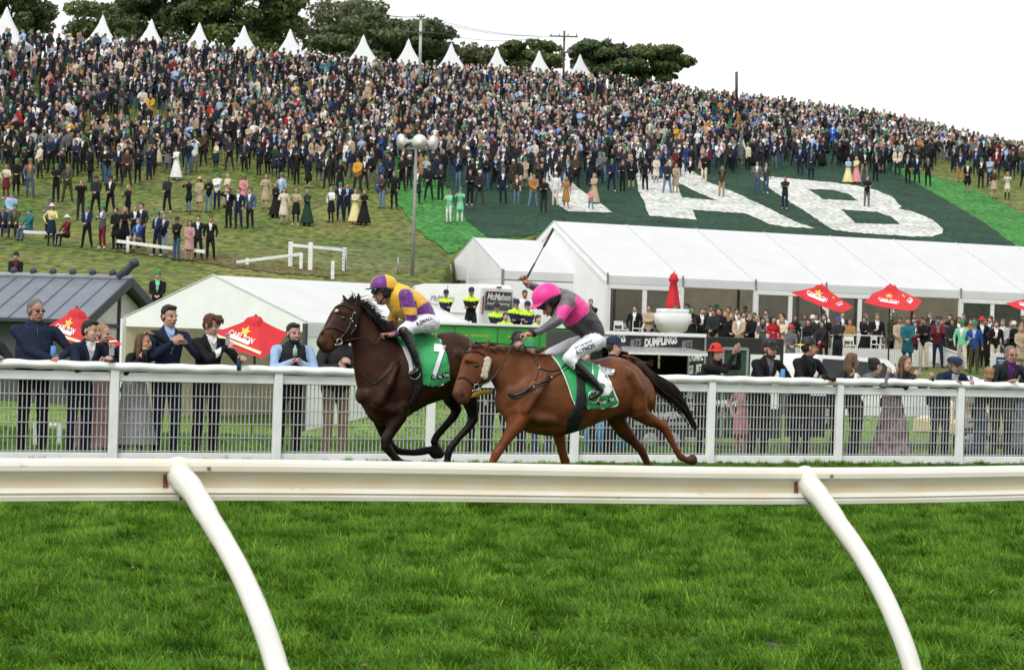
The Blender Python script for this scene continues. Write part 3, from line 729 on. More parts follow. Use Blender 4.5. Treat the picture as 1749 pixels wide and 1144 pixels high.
tree(660, 32, 130, 220, 172, 0, 13000, 'dome-shaped dark tree behind the seventh and eighth peaked tents', 7)
tree(815, 78, 132, 60, 185, 2, 1300, 'wispy small tree beside the ninth peaked tent', 8, 1.1, .5)
tree(900, 72, 135, 120, 180, 1, 6500, 'rounded green tree behind the power pole with wide crossarm', 9)
tree(1030, 74, 150, 130, 176, 0, 8500, 'low round tree at the left of the pair right of the tents', 10)
tree(1110, 80, 152, 120, 178, 1, 8500, 'low round tree at the right end of the ridge trees', 11)
# TENTS
M_pvc = mat('white_tent_fabric', (.84, .85, .86), .42, .03, 1.2, .12, 1.6, spec=.35, trans=.32)
M_pvc2 = mat('white_tent_wall_fabric', (.85, .86, .86), .5, .04, 1.5, .35, 2.6, spec=.3, trans=.08)
M_lin = mat('beige_tent_lining', (.66, .57, .42), .8, .1, 2, .2, 4)
M_frame = mat('white_aluminium_frame', (.74, .75, .75), .35, .05, 6)
M_seam = mat('grey_seam_strap', (.22, .22, .23), .7, .1)
M_window = mat('clear_tent_window', (.05, .052, .045), .08, .25, 2, spec=.5)
nt_ = M_window.node_tree; tb = nt_.nodes.new('ShaderNodeBsdfTransparent'); ms_ = nt_.nodes.new('ShaderNodeMixShader'); ms_.inputs[0].default_value = .68
nt_.links.new(nt_.nodes['Principled BSDF'].outputs[0], ms_.inputs[1]); nt_.links.new(tb.outputs[0], ms_.inputs[2]); nt_.links.new(ms_.outputs[0], nt_.nodes['Material Output'].inputs[0])
# pagoda tents on the ridge
pg = [(12, 12), (176, 26), (259, 33), (341, 39), (417, 44), (496, 50), (621, 60), (698, 67), (771, 74), (849, 82), (921, 87), (991, 93)]
ordn = ['first', 'second', 'third', 'fourth', 'fifth', 'sixth', 'seventh', 'eighth', 'ninth', 'tenth', 'eleventh', 'twelfth']
def pagoda_mesh():
 n = 28; hw = 1.75; Ht = 2.55; roof = []
 prof = [(1.0, 0.0), (.80, .10), (.62, .22), (.46, .36), (.31, .53), (.17, .74), (.07, .92), (.015, 1.0)]
 for r_, z in prof:
  for k in range(n):
   a = 2 * math.pi * (k + .5) / n; c, s_ = math.cos(a), math.sin(a); m_ = max(abs(c), abs(s_))
   sq = 1 / m_ if r_ > .3 else (1 + (1 / m_ - 1) * r_ / .3)
   sag = (1 - abs(math.sin(2 * a))) * .06 * math.sin(math.pi * min(1, r_))
   roof.append((c * sq * r_ * hw, s_ * sq * r_ * hw, 2.35 + Ht * z - sag))
 nr_ = len(prof); f = [(i * n + k, i * n + (k + 1) % n, (i + 1) * n + (k + 1) % n, (i + 1) * n + k) for i in range(nr_ - 1) for k in range(n)] + [tuple((nr_ - 1) * n + k for k in range(n))]
 return mesh('pagoda_roof', roof, f, True)
PR = pagoda_mesh(); PR.materials.append(M_pvc)
pv = MB(); hw = 1.76
for a, b in (((-hw, -hw), (hw, -hw)), ((hw, -hw), (hw, hw)), ((hw, hw), (-hw, hw)), ((-hw, hw), (-hw, -hw))): pv.bar((*a, 2.22), (*b, 2.22), .03, .30)
PV = pv.build('valance', M_pvc).data; bpy.data.objects.remove(bpy.data.objects['valance'])
pw = MB(); pw.box(-hw, hw, hw - .03, hw, 0, 2.1); pw.box(-hw, -hw + .03, -hw, hw - .04, 0, 2.1); PW = pw.build('tent_wall', M_pvc2).data; bpy.data.objects.remove(bpy.data.objects['tent_wall'])
for i, (px, py) in enumerate(pg):
 yb = ridge_y(px); D = hill_D(px, yb) + 3.5
 apex = P(px, py, D); z0 = apex.z - 4.90
 e = empty('peaked_tent', (apex.x, D, z0), .12, 'white tent with pointed peak on the ridge, %s from the left end of the row' % ordn[i], 'tent', 'peaked tents along the ridge')
 link('roof', PR, e); link('valance', PV, e); link('wall', PW, e)
 for sx in (-1, 1):
  for sy in (-1, 1): p = MB(); p.box(sx * 1.72 - .04, sx * 1.72 + .04, sy * 1.72 - .04, sy * 1.72 + .04, -1.5, 2.3); p.build('tent_leg', M_frame, e)
def frame_tent(e, A, ax, L, ay, W_, z0, ze, zr, bays, walls=(), over=.0):
 """A: front corner at eave (world xy), ax along, ay backwards. parts of tent e (empty at world origin)"""
 A = Vector((A.x, A.y, 0)); hw_ = W_ / 2
 def q(a, b, z): return A + ax * a + ay * b + UP * z
 step = L / bays
 for i in range(bays):
  a0, a1 = i * step, (i + 1) * step
  for sgn in (0, 1):
   m = MB(); b0 = 0 if sgn == 0 else W_
   nn = 6; vs = []
   for u in range(nn + 1):
    for v in range(nn + 1):
     b = b0 + (hw_ - b0) * v / nn; z = ze + (zr - ze) * v / nn - .05 * math.sin(math.pi * u / nn) * math.sin(math.pi * v / nn)
     vs.append(q(a0 + .01 + (a1 - a0 - .02) * u / nn, b, z))
   m.add(vs, [(u * (nn + 1) + v, (u + 1) * (nn + 1) + v, (u + 1) * (nn + 1) + v + 1, u * (nn + 1) + v + 1) for u in range(nn) for v in range(nn)], 0, True)
   m.build('roof_panel', M_pvc, e)
 for i in range(bays + 1):
  a = i * step
  for b0 in (0, W_): m = MB(); m.bar(q(a, b0, ze + .015), q(a, hw_, zr + .015), .035, .03); m.build('roof_seam', mat('pale_seam', (.55, .56, .57), .6, .05), e)
 for b0, nb in ((-.02, 'f'), (W_ + .02, 'b')):
  m = MB(); m.bar(q(0, b0, ze - .17), q(L, b0, ze - .17), .02, .34); m.build('valance', M_pvc, e)
 return q
# big marquee
E0 = P(1037, 470, 82); zf = 1.0
mq = empty('marquee', (0, 0, 0), 0, 'long white marquee with glazed front below the painted hillside', 'marquee')
ptx = [line_pt(Vector((E0.x, E0.y, 0)), x) for x in (1037, 1160, 1282, 1404, 1520, 1637, 1750)]
tb_ = [(p - ptx[0]).dot(DV) for p in ptx]; bay = tb_[-1] / 6; NB = 9; Lm = bay * NB
BK = -NV; apexz = 6.42; eavez = E0.z
q = frame_tent(mq, E0, DV, Lm, BK, 10.0, zf, eavez, apexz, NB)
for a in (0, Lm):
 m = MB(); m.add([q(a, .02, zf), q(a, 9.98, zf), q(a, 9.98, eavez), q(a, 5, apexz - .02), q(a, .02, eavez)], [(0, 1, 2, 3, 4)]); m.build('gable_wall', M_pvc2, mq)
m = MB(); m.bar(q(0.1, 8.4, (zf + eavez) / 2 + .3), q(Lm - .1, 8.4, (zf + eavez) / 2 + .3), .03, eavez - zf + .6); m.build('back_wall', M_lin, mq)
m = MB(); m.add([q(.05, .1, zf), q(Lm, .1, zf), q(Lm, 9.9, zf), q(.05, 9.9, zf)], [(0, 1, 2, 3)]); m.build('floor', mat('timber_floor', (.16, .12, .08), .7, .2, 3), mq)
m = MB()
for a in range(NB + 1):
 m.bar(q(a * bay, 5, apexz - .25), q(a * bay, .1, eavez - .25), .08, .12); m.bar(q(a * bay, 5, apexz - .25), q(a * bay, 9.9, eavez - .25), .08, .12)
m.build('roof_frame', M_frame, mq)
for a in range(NB + 1):
 m = MB(); m.obox(q(a * bay, .0, (zf + eavez) / 2 - .1), DV * .055, BK * .055, UP * ((eavez - zf) / 2 - .1)); m.build('post', M_frame, mq)
 m = MB(); m.obox(q(a * bay, -.06, eavez - .12), DV * .035, BK * .02, UP * .22); m.build('strap', M_seam, mq)
for b in range(NB):
 if b in (1, 4, 7): continue
 x0, x1 = b * bay + .06, (b + 1) * bay - .06; zt = eavez - .50
 m = MB()
 m.obox(q((x0 + x1) / 2, 0, eavez - .41), DV * (x1 - x0) / 2, BK * .03, UP * .10)
 m.obox(q((x0 + x1) / 2, 0, zf + .05), DV * (x1 - x0) / 2, BK * .03, UP * .05)
 for xx in (x0 + .05, (x0 + x1) / 2, x1 - .05): m.obox(q(xx, 0, (zf + zt) / 2 + .02), DV * (.05 if xx != (x0 + x1) / 2 else .09), BK * .032, UP * (zt - zf) / 2 * .96)
 fr = m.build('window_frame', M_frame, mq)
 for xa, xb in ((x0 + .1, (x0 + x1) / 2 - .09), ((x0 + x1) / 2 + .09, x1 - .1)):
  m = MB(); m.obox(q((xa + xb) / 2, .02, (zf + zt) / 2 + .05), DV * (xb - xa) / 2, BK * .006, UP * (zt - zf - .1) / 2); m.build('pane', M_window, fr)
for xx in np.arange(1.5, Lm, 3.1):
 m = MB(); m.obox(q(xx, 8.35, (zf + eavez) / 2), DV * .05, BK * .02, UP * (eavez - zf) / 2); m.build('lining_post', mat('dark_post', (.09, .075, .06), .7), mq)
# small tent
E1 = P(859, 462, 83.5); st_ = empty('marquee', (0, 0, 0), 0, 'smaller white gabled tent joined to the left end of the long marquee', 'marquee')
z1 = E1.z; q1 = frame_tent(st_, E1, DV, 3.6, BK, 6.2, 1.2, z1, z1 + 1.40, 1)
m = MB(); m.add([q1(0, .02, z1 - .33), q1(0, 6.18, z1 - .33), q1(0, 6.18, z1), q1(0, 3.1, z1 + 1.39), q1(0, .02, z1)], [(0, 1, 2, 3, 4)])
m.bar(q1(0, 4.4, 2.6), q1(0, 6.2, 2.6), .02, 3.0) if False else None
m.add([q1(.0, .02, 1.2), q1(0, 3.6, 1.2), q1(0, 3.6, z1 - .34), q1(0, .02, z1 - .34)], [(0, 1, 2, 3)])
m.add([q1(.0, 5.6, 1.2), q1(0, 6.18, 1.2), q1(0, 6.18, z1 - .34), q1(0, 5.6, z1 - .34)], [(0, 1, 2, 3)])
m.build('gable_wall', M_pvc2, st_)
for yy_ in (0, 6.18): m = MB(); m.bar(q1(0, yy_, 2.4), q1(3.6, yy_, 2.4), .03, 2.9); m.build('side_wall', M_pvc2, st_)
m = MB(); m.bar(q1(3.5, .1, 2.4), q1(3.5, 6.1, 2.4), .03, 2.9); m.build('lining', M_lin, st_)
for a, b in ((0, 0), (0, 3.6), (0, 6.2), (3.6, 0)):
 m = MB(); m.obox(q1(a, b, 2.7), DV * .045, BK * .045, UP * 1.6); m.build('post', M_seam if b == 0 else M_frame, st_)
# near white tent at left
E2 = P(524, 556, 50); g2 = Vector((-.74, .67, 0)).normalized(); l2 = Vector((.67, .74, 0)).normalized()
t2 = empty('marquee', (0, 0, 0), 0, 'low white gabled tent behind the dark horse and the rail', 'marquee')
zg2 = ground_at(E2.x, E2.y + 2) - .05
ap2 = E2 + g2 * 3.0; zz2 = P(370, 470, 52.2).z
q2 = frame_tent(t2, E2, l2, 6.0, g2, 7.0, zg2, E2.z + .08, zz2, 1)
m = MB(); m.add([q2(0, .0, E2.z - .15), q2(0, 7, E2.z - .15), q2(0, 7, E2.z + .06), q2(0, 3.5, zz2 - .02), q2(0, .0, E2.z + .06)], [(0, 1, 2, 3, 4)])
m.build('gable_wall', M_pvc2, t2)
m = MB(); m.bar(q2(.0, .0, (zg2 + E2.z) / 2), q2(6, .0, (zg2 + E2.z) / 2), .02, E2.z - zg2); m.build('side_wall', M_pvc2, t2)
m = MB(); m.bar(q2(.0, 6.95, (zg2 + E2.z) / 2), q2(6, 6.95, (zg2 + E2.z) / 2), .02, E2.z - zg2); m.bar(q2(5.95, .1, (zg2 + E2.z) / 2), q2(5.95, 6.9, (zg2 + E2.z) / 2), .02, E2.z - zg2); m.build('back_wall', M_lin, t2)
for a, b in ((0, 0), (0, 7), (6, 0), (6, 7)):
 m = MB(); m.obox(q2(a, b, (zg2 + E2.z) / 2) - l2 * .05, l2 * .045, g2 * .045, UP * (E2.z - zg2 + .1) / 2); m.build('leg', mat('dark_leg', (.06, .06, .065), .5) if b == 0 else M_frame, t2)
# BUILDING AT LEFT
bd = empty('pavilion', (0, 0, 0), 0, 'low building with slate grey metal roof and white gable at the left', 'building')
M_roof = mat('slate_metal_roof', (.15, .17, .20), .45, .1, 2, .1, 30, metal=.1)
M_trim = mat('dark_slate_trim', (.035, .042, .052), .5, .1)
M_wallw = mat('painted_white_board', (.60, .60, .55), .8, .08, 3, .2, 9)
C0 = P(149, 549, 58); gd = Vector((.22, .975, 0)).normalized(); ld = Vector((-.975, .22, 0)).normalized()
zgb = -.65; HWb = 2.9; Lb = 13
C0.z = 0; ezb = 1.75; rzb = P(219, 478, C0.y + HWb * .89).z
def qb(a, b, z): return C0 + ld * a + gd * b + UP * z
m = MB(); m.add([qb(.35, .35, zgb), qb(.35, 2 * HWb - .35, zgb), qb(.35, 2 * HWb - .35, ezb), qb(.35, HWb, rzb - .16), qb(.35, .35, ezb)], [(0, 1, 2, 3, 4)]); m.build('gable_wall', M_wallw, bd)
m = MB(); m.bar(qb(.35, .36, (zgb + ezb) / 2), qb(Lb, .36, (zgb + ezb) / 2), .05, ezb - zgb); m.build('front_wall', mat('grey_green_wall', (.055, .065, .062), .7, .1), bd)
m = MB()
for b in (1.3, HWb, 2 * HWb - 1.3): m.obox(qb(.31, b, (zgb + ezb) / 2 + (.35 if b == HWb else 0)), ld * .03, gd * .05, UP * ((ezb - zgb) / 2 + (.45 if b == HWb else -.05)))
m.obox(qb(.30, HWb, 1.62), ld * .025, gd * (HWb - .45), UP * .055); m.obox(qb(.30, HWb, .85), ld * .025, gd * (HWb - .45), UP * .045)
m.build('timber_batten', M_trim, bd)
for sgn in (0, 1):
 for i in range(22):
  b0 = 0 if sgn == 0 else 2 * HWb
  a0, a1 = i * Lb / 22, (i + 1) * Lb / 22 - .012
  m = MB(); th = UP * .03
  v = [qb(a0, b0, ezb), qb(a1, b0, ezb), qb(a1, HWb, rzb), qb(a0, HWb, rzb)]
  m.add(v + [x + th for x in v], [(0, 1, 2, 3), (4, 7, 6, 5), (0, 4, 5, 1), (1, 5, 6, 2), (2, 6, 7, 3), (3, 7, 4, 0)])
  m.bar(qb(a1, b0, ezb + .045), qb(a1, HWb, rzb + .045), .03, .035)
  m.build('roof_sheet', M_roof, bd)
m = MB()
for b0 in (0, 2 * HWb): m.bar(qb(-.04, b0, ezb - .05), qb(-.04, HWb, rzb - .05), .05, .26)
m.build('barge_board', M_trim, bd)
m = MB(); m.bar(qb(0, -.05, ezb - .04), qb(Lb, -.05, ezb - .04), .10, .09); m.build('gutter', M_trim, bd)
m = MB(); m.tube([qb(-.05, HWb, rzb + .06), qb(Lb, HWb, rzb + .06)], .085, 8); m.build('ridge_cap', mat('pale_ridge', (.28, .30, .32), .5), bd)
for i in range(9):
 m = MB(); c = qb(.55 + i * .62, HWb, rzb + .19)
 b_ = Blob(); b_.ell(c, (.11, .09, .11)); m.add(b_.v, b_.f, 0, True); m.obox(c - UP * .12, ld * .10, gd * .06, UP * .04)
 m.build('ridge_finial', M_trim, bd)
m = MB(); m.tube(smooth_path([qb(.35, HWb, rzb + .08), qb(.12, HWb, rzb + .28), qb(-.08, HWb, rzb + .46), qb(-.20, HWb, rzb + .52)]), [.13] * 5 + [.11] * 4 + [.12] * 4, 10)
b_ = Blob(); b_.ell(qb(-.10, HWb, rzb + .50), (.15, .12, .13)); m.add(b_.v, b_.f, 0, True); m.build('end_finial', M_trim, bd)
# UMBRELLAS
M_red = mat('red_umbrella_canvas', (.62, .025, .035), .7, .1, 4, .2, 12, trans=.12)
M_gold = mat('gold_print', (.75, .48, .08), .6); M_prt = mat('white_print', (.80, .78, .76), .6); M_band = mat('cream_band', (.80, .62, .40), .6)
def umbrella(label, apex, corners, D, dd, ground=None, texts=(), band=False):
 """corners given in photograph columns with depth offsets"""
 e = empty('umbrella', (0, 0, 0), 0, label, 'umbrella', 'red beer umbrellas')
 A = P(apex[0], apex[1], D); Cn = [P(x, y, D + o) for x, y, o in corners]; n = len(Cn)
 for i in range(n):
  a, b = Cn[i], Cn[(i + 1) % n]; m = MB(); vs = []; K = 5
  for u in range(K + 1):
   for v in range(K + 1):
    base = a.lerp(b, u / K); p = base.lerp(A, v / K)
    p = p - UP * (.05 * math.sin(math.pi * u / K) * (1 - v / K)) - UP * .02 * math.sin(math.pi * v / K); vs.append(p)
  m.add(vs, [(u * (K + 1) + v, (u + 1) * (K + 1) + v, (u + 1) * (K + 1) + v + 1, u * (K + 1) + v + 1) for u in range(K) for v in range(K)], 0, True)
  pn = m.build('canopy_panel', M_red, e)
  nrm = (b - a).cross(A - a).normalized()
  if nrm.dot(Vector((0, -1, .2))) < 0: nrm = -nrm
  bt = BVHTree.FromPolygons(vs, m.f)
  def lay(pts2, fs2, mt, nm, ou, ov, w_):
            # maps text coordinates (x 0..1 wide) on the panel: u along edge, v up
   vv = []
   for x, y, *_ in pts2:
    uu = ou + x * w_; vp = ov + y * w_ * ((b - a).length / max(.1, ((a + b) / 2 - A).length))
    uu2 = .5 + (uu - .5) * 1.0
    base = a.lerp(b, uu2); p = base.lerp(A, vp) if False else (a + (b - a) * uu2 + ((A - (a + b) / 2)) * vp)
    h = bt.find_nearest(p); vv.append((h[0] if h[0] else p) + nrm * .012)
   link(nm, mesh(nm, vv, fs2), e, mt)
  for k, txt in texts:
   if k == i:
    v_, f_ = textgeo(txt, 1.0, bold=.02, ax='CENTER'); wmax = max(abs(x[0]) for x in v_) * 2
    lay([(x / wmax, y / wmax) for x, y, _ in v_], f_, M_prt, 'lettering', .5, .26, .42)
    lay([(-.5, 0), (.5, 0), (.5, .12), (-.5, .12)], [(0, 1, 2, 3)], M_prt, 'lettering_strip', .5, .20, .34)
    star = [(0, .30), (.10, .12), (.32, .12), (.16, 0), (.24, -.2), (0, -.08), (-.24, -.2), (-.16, 0), (-.32, .12), (-.10, .12)]
    lay(star, [tuple(range(10))], M_gold, 'emblem', .5, .50, .26)
    if band: lay([(-.5, 0), (.5, 0), (.5, .05), (-.5, .05)], [(0, 1, 2, 3)], M_band, 'band', .5, .07, .86)
 m = MB(); top = [A.lerp(c, .17) + UP * .05 for c in Cn]; bot = [A.lerp(c, .24) - UP * .01 for c in Cn]; tt = A + UP * .03
 for i in range(n): m.quad(bot[i], bot[(i + 1) % n], top[(i + 1) % n], top[i]); m.add([top[i], top[(i + 1) % n], tt], [(0, 1, 2)])
 m.build('vent_cap', M_red, e)
 g = ground if ground is not None else ground_at(A.x, A.y)
 m = MB(); m.tube([Vector((A.x, A.y, g)), A + UP * .05], .028, 8)
 for c in Cn: m.tube([A - UP * .7, A.lerp(c, .5) - UP * .08], .012, 5)
 m.build('pole', mat('dark_pole', (.04, .04, .045), .5), e)
 m = MB(); m.tube([Vector((A.x, A.y, g - .02)), Vector((A.x, A.y, g + .08))], .28, 14); m.build('base', BLACK, e)
umbrella('large red umbrella with gold and white emblem in front of the low white tent', (437, 541), [(350, 572, .4), (449, 612, -1.0), (491, 568, .1), (400, 562, 1.2)], 44, 0, None, [(0, 'CARLTON')], True)
umbrella('red umbrella behind the men leaning on the rail near the grey-roofed building', (131, 527), [(62, 566, .4), (140, 592, -1.1), (209, 588, -.2), (120, 560, 1.1)], 42, 0, None, [(0, 'CARLTON'), (1, 'CARLTON')], True)
umbrella('open red umbrella left of the other one in front of the marquee windows', (1404, 487), [(1350, 499, .6), (1432, 533, -1.2), (1457, 524, -.4), (1385, 500, 1.2)], 73, 0, 1.0, [(0, 'CARLTON'), (1, 'CARLTON')])
umbrella('open red umbrella before the open marquee bay, beside the green-capped men', (1521, 487), [(1474, 516, -.3), (1559, 531, -1.2), (1575, 513, .3), (1490, 501, 1.2)], 73, 0, 1.0, [(0, 'CARLTON'), (1, 'CARLTON')])
umbrella('red umbrella cut off by the right edge of the photo', (1768, 505), [(1716, 518, .4), (1778, 536, -1.2), (1820, 528, -.3), (1760, 512, 1.2)], 72, 0, 1.0, [(0, 'CARLTON')])
# closed umbrella
e = empty('umbrella', (0, 0, 0), 0, 'closed red umbrella standing by the marquee window', 'umbrella', 'red beer umbrellas')
A = P(1151, 466, 78); g = ground_at(A.x, A.y)
m = MB(); pts = []; n = 16
hs2 = [(0, .03), (.08, .10), (.22, .15), (.30, .15), (.36, .10), (.75, .16), (1.2, .22), (1.42, .25), (1.46, .05)]
for z, r_ in hs2:
 for k in range(n): a = 2 * math.pi * k / n; rr = r_ * (1 + .22 * math.cos(4 * a)); pts.append((A.x + rr * math.cos(a), A.y + rr * math.sin(a), A.z - z))
m.add(pts, [(i * n + k, i * n + (k + 1) % n, (i + 1) * n + (k + 1) % n, (i + 1) * n + k) for i in range(len(hs2) - 1) for k in range(n)], 0, True); m.build('folded_canopy', M_red, e)
m = MB(); m.tube([Vector((A.x, A.y, g)), A + UP * .05], .03, 8); m.build('pole', M_seam, e)
# POLES AND WIRES
M_conc = mat('weathered_pole', (.27, .27, .265), .8, .12, 4, .3, 10)
pp = ground_hit(704, 472); tp = P(711, 252, pp.y)
e = empty('loudspeaker_pole', (0, 0, 0), 0, 'grey pole carrying three white horn loudspeakers on the grass slope', 'loudspeaker pole')
m = MB(); m.tube([pp - UP * .3, tp], [.075, .055], 12); m.build('pole', M_conc, e)
s_ = F / pp.y
m = MB(); m.bar(P(683, 254, pp.y), P(745, 254, pp.y), .06, .06); m.tube([P(697, 243, pp.y - .1), P(735, 245, pp.y - .1)], .05, 8); m.build('crossbar', METAL, e)
M_horn = mat('white_horn', (.75, .75, .72), .5, .08)
for cx, cy, dx in ((689, 242, -.8), (717, 243, 0.0), (736, 244, .8)):
 d_ = Vector((dx, -.6 if dx else -1, -.05)).normalized(); c = P(cx, cy, pp.y - .25); m = MB()
 prof = [(-.30, .06), (-.22, .07), (-.12, .10), (0, .17), (.10, .27), (.13, .30), (.12, .27), (.02, .14), (-.05, .05)]
 m.tube([c + d_ * a for a, _ in prof], [r for _, r in prof], 18, cap=False); m.tube([c - d_ * .05, c + d_ * .04], [.05, .035], 10); m.build('horn', M_horn, e)
m = MB(); m.tube([c0 := P(704, 238, pp.y + .1), c0 - UP * .35], .09, 8); m.build('driver_box', METAL, e)
wires = []
def pole(px, ytop, ybase, D, label, arms, rad=.13, mt=M_conc):
 e = empty('power_pole', (0, 0, 0), 0, label, 'power pole'); b = P(px - .5, ybase, D); t = P(px + 1, ytop, D)
 m = MB(); m.tube([b - UP, t], [rad * 1.15, rad], 10); m.build('post', mt, e)
 for y, w0, w1 in arms:
  m = MB(); m.bar(P(px + w0, y, D - .2), P(px + w1, y + (w1 - w0) * .03, D - .2), .10, .10); m.build('crossarm', mat('dark_crossarm', (.08, .07, .06), .8), e)
  for f in (.05, .35, .65, .95):
   m = MB(); c = P(px + w0 + (w1 - w0) * f, y, D - .2); m.tube([c, c + UP * .2], .04, 6); m.build('insulator', mat('insulator', (.25, .20, .18), .4), e)
pole(718, 27, 118, 152, 'pale power pole with small top crossarm behind the eighth peaked tent', [(29, -6, 7), (55, -23, 22)], .10, mat('pale_pole', (.55, .54, .50), .7, .1))
pole(963, 53, 130, 168, 'dark timber power pole with wide crossarm between two peaked tents', [(62, -24, 24), (90, -6, 14)], .08, mat('timber_pole', (.10, .09, .08), .8, .2))
e = empty('post', (0, 0, 0), 0, 'short dark stump of a post on the bare ridge at right', 'post'); m = MB(); m.tube([P(1258, 165, 160), P(1258, 123, 160)], .11, 8); m.build('shaft', mat('timber_pole', (.1, .09, .08)), e)
M_wire = mat('overhead_wire', (.10, .10, .11), .6)
for i, (a, b, c_, d__) in enumerate((((600, -6, 140), (712, 29, 152), (957, 62, 168), (957, 62, 168)), ((560, -4, 140), (725, 29, 152), (975, 62, 168), (975, 62, 168)), ((610, 20, 140), (735, 55, 152), (940, 62, 168), (940, 62, 168)))):
 pts = []
 for (p_, q_) in ((a, b), (b, c_)):
  A_, B_ = P(*p_), P(*q_)
  for k in range(12): pts.append(A_.lerp(B_, k / 12) - UP * (.5 * math.sin(math.pi * k / 12)))
 m = MB(); m.tube(pts, .015, 4); tag(m.build('overhead_wire', M_wire), ['upper overhead wire sagging between the pale and dark power poles', 'second overhead wire running just beside the upper one', 'lowest overhead wire starting at the pale pole\'s lower crossarm'][i], 'wire')
# WHITE POST-AND-RAIL REMNANTS ON THE SLOPE
M_wood = mat('white_painted_timber', (.72, .73, .71), .7, .1, 6, .3, 20)
def beam(pts, w_, label, cat='rail', name='timber_rail'):
 D = None
e = empty('post_and_rail_fence', (0, 0, 0), 0, 'broken white post and rail fence standing on the slope above the low tent', 'fence')
D_ = ground_hit(495, 458).y
def pst(x, y0, y1, w_=.16, D=None, nm='post'):
 g_ = ground_hit(x, y1); D = g_.y; m = MB(); t_ = P(x + .8, y0, D); m.bar(g_ - UP * .2, t_, w_, w_ * .9, up=Vector((0, 1, 0))); return m.build(nm, M_wood, e, bevel=.01), D
for x, y0, y1 in ((496, 413, 456), (530, 414, 462), (588, 423, 462), (514, 432, 460), (568, 446, 476), (422, 441, 453)): pst(x, y0, y1, .17 if y0 < 430 else .13)
for (x0, y0), (x1, y1) in (((500, 419), (530, 422)), ((531, 422), (588, 427)), ((404, 448), (516, 434))):
 a_ = P(x0, y0, ground_hit(x0, 457).y - .12); b_2 = P(x1, y1, ground_hit(x1, 459).y - .12); m = MB(); m.bar(a_, b_2, .09, .12); m.build('rail', M_wood, e, bevel=.01)
e = empty('post_and_rail_fence', (0, 0, 0), 0, 'low white rail used as a seat by the bottom row of spectators', 'fence')
for x, y0, y1 in ((222, 404, 432), (100, 397, 418)): pst(x - 4, y0, y1, .12)
for (x0, y0), (x1, y1) in (((200, 412), (275, 422)), ((275, 422), (350, 430)), ((40, 396), (106, 400))):
 a_ = P(x0, y0, ground_hit(x0, y0 + 20).y - .1); b_2 = P(x1, y1, ground_hit(x1, y1 + 18).y - .1); m = MB(); m.bar(a_, b_2, .09, .13); m.build('rail', M_wood, e, bevel=.01)
# wire fence behind
e = empty('wire_fence', (0, 0, 0), 0, 'thin wire fence crossing the slope beside the loudspeaker pole', 'fence')
wp = [(500, 412, 452), (590, 425, 463), (680, 438, 468), (770, 450, 478)]
for x, y0, y1 in wp:
 g_ = ground_hit(x, y1); m = MB(); m.tube([g_, P(x, y0, g_.y)], .025, 6); m.build('post', METAL, e)
for k in range(6):
 pts = [P(x, y0 + (y1 - y0) * k / 6, ground_hit(x, y1).y) for x, y0, y1 in wp]; m = MB(); m.tube(pts, .009, 4); m.build('strand', METAL, e)
# HORSES AND JOCKEYS
def plane_at(px, D):
 p = P(px, yh(px), D); p.z = 0; return p
class Trace:
 """turns photograph columns and rows into points on the upright plane in which a horse gallops"""
 def __init__(s, px, D): s.p0 = plane_at(px, D); s.s = F / D
 def __call__(s, px, py, lat=0.0): return on_plane(px, py, s.p0, NV, lat)
 def r(s, v): return v / s.s
def section(T, top, bot, hw, lat=0.0, kx=None):
 a, b = T(*top, lat), T(*bot, lat); return (a + b) / 2, ((a - b).length / 2, hw)
def loft(B, T, secs, tg, n=20, lat=None):
 """secs: (top px, bottom px, half width[, lat])"""
 cs = []; rs = []; ups = []
 for q_ in secs:
  l = q_[3] if len(q_) > 3 else 0.0
  c, r_ = section(T, q_[0], q_[1], q_[2], l); cs.append(c); rs.append(r_); ups.append((T(*q_[0], l) - T(*q_[1], l)).normalized())
    # rings aligned to each section's own up vector
 b = len(B.v); m = len(cs)
 def ring(c, u, ra, rb):
  for k in range(n):
   an = 2 * math.pi * k / n; B.v.append(tuple(c + u * (math.cos(an) * ra) + NV * (math.sin(an) * rb)))
 d0 = (cs[0] - cs[1]).normalized(); d1 = (cs[-1] - cs[-2]).normalized(); cnt = 0
 e0 = min(rs[0]); e1 = min(rs[-1])
 for a in (1.4, 1.0, .5): ring(cs[0] + d0 * e0 * math.sin(a) * .7, ups[0], rs[0][0] * math.cos(a), rs[0][1] * math.cos(a)); cnt += 1
 for c, r_, u in zip(cs, rs, ups): ring(c, u, *r_); cnt += 1
 for a in (.5, 1.0, 1.4): ring(cs[-1] + d1 * e1 * math.sin(a) * .7, ups[-1], rs[-1][0] * math.cos(a), rs[-1][1] * math.cos(a)); cnt += 1
 for i in range(cnt - 1):
  for k in range(n):
   k2 = (k + 1) % n; B.f.append((b + i * n + k, b + i * n + k2, b + (i + 1) * n + k2, b + (i + 1) * n + k))
 B.f.append(tuple(b + k for k in range(n))[::-1]); B.f.append(tuple(b + (cnt - 1) * n + k for k in range(n)))
 for i in range(m - 1): B.seg.append((cs[i], cs[i + 1], (rs[i][1], rs[i][0]), (rs[i + 1][1], rs[i + 1][0]), tg, 0.0, ups[i]))
def limb(B, T, pts, tg, n=12):
 """pts: (px, py, r px, lat[, lateral squash])"""
 B.tube([T(p[0], p[1], p[3]) for p in pts], [(T.r(p[2]) * (p[4] if len(p) > 4 else .82), T.r(p[2])) for p in pts], tg, n, up=NV.cross(Vector((1, 0, 0))) if False else NV)
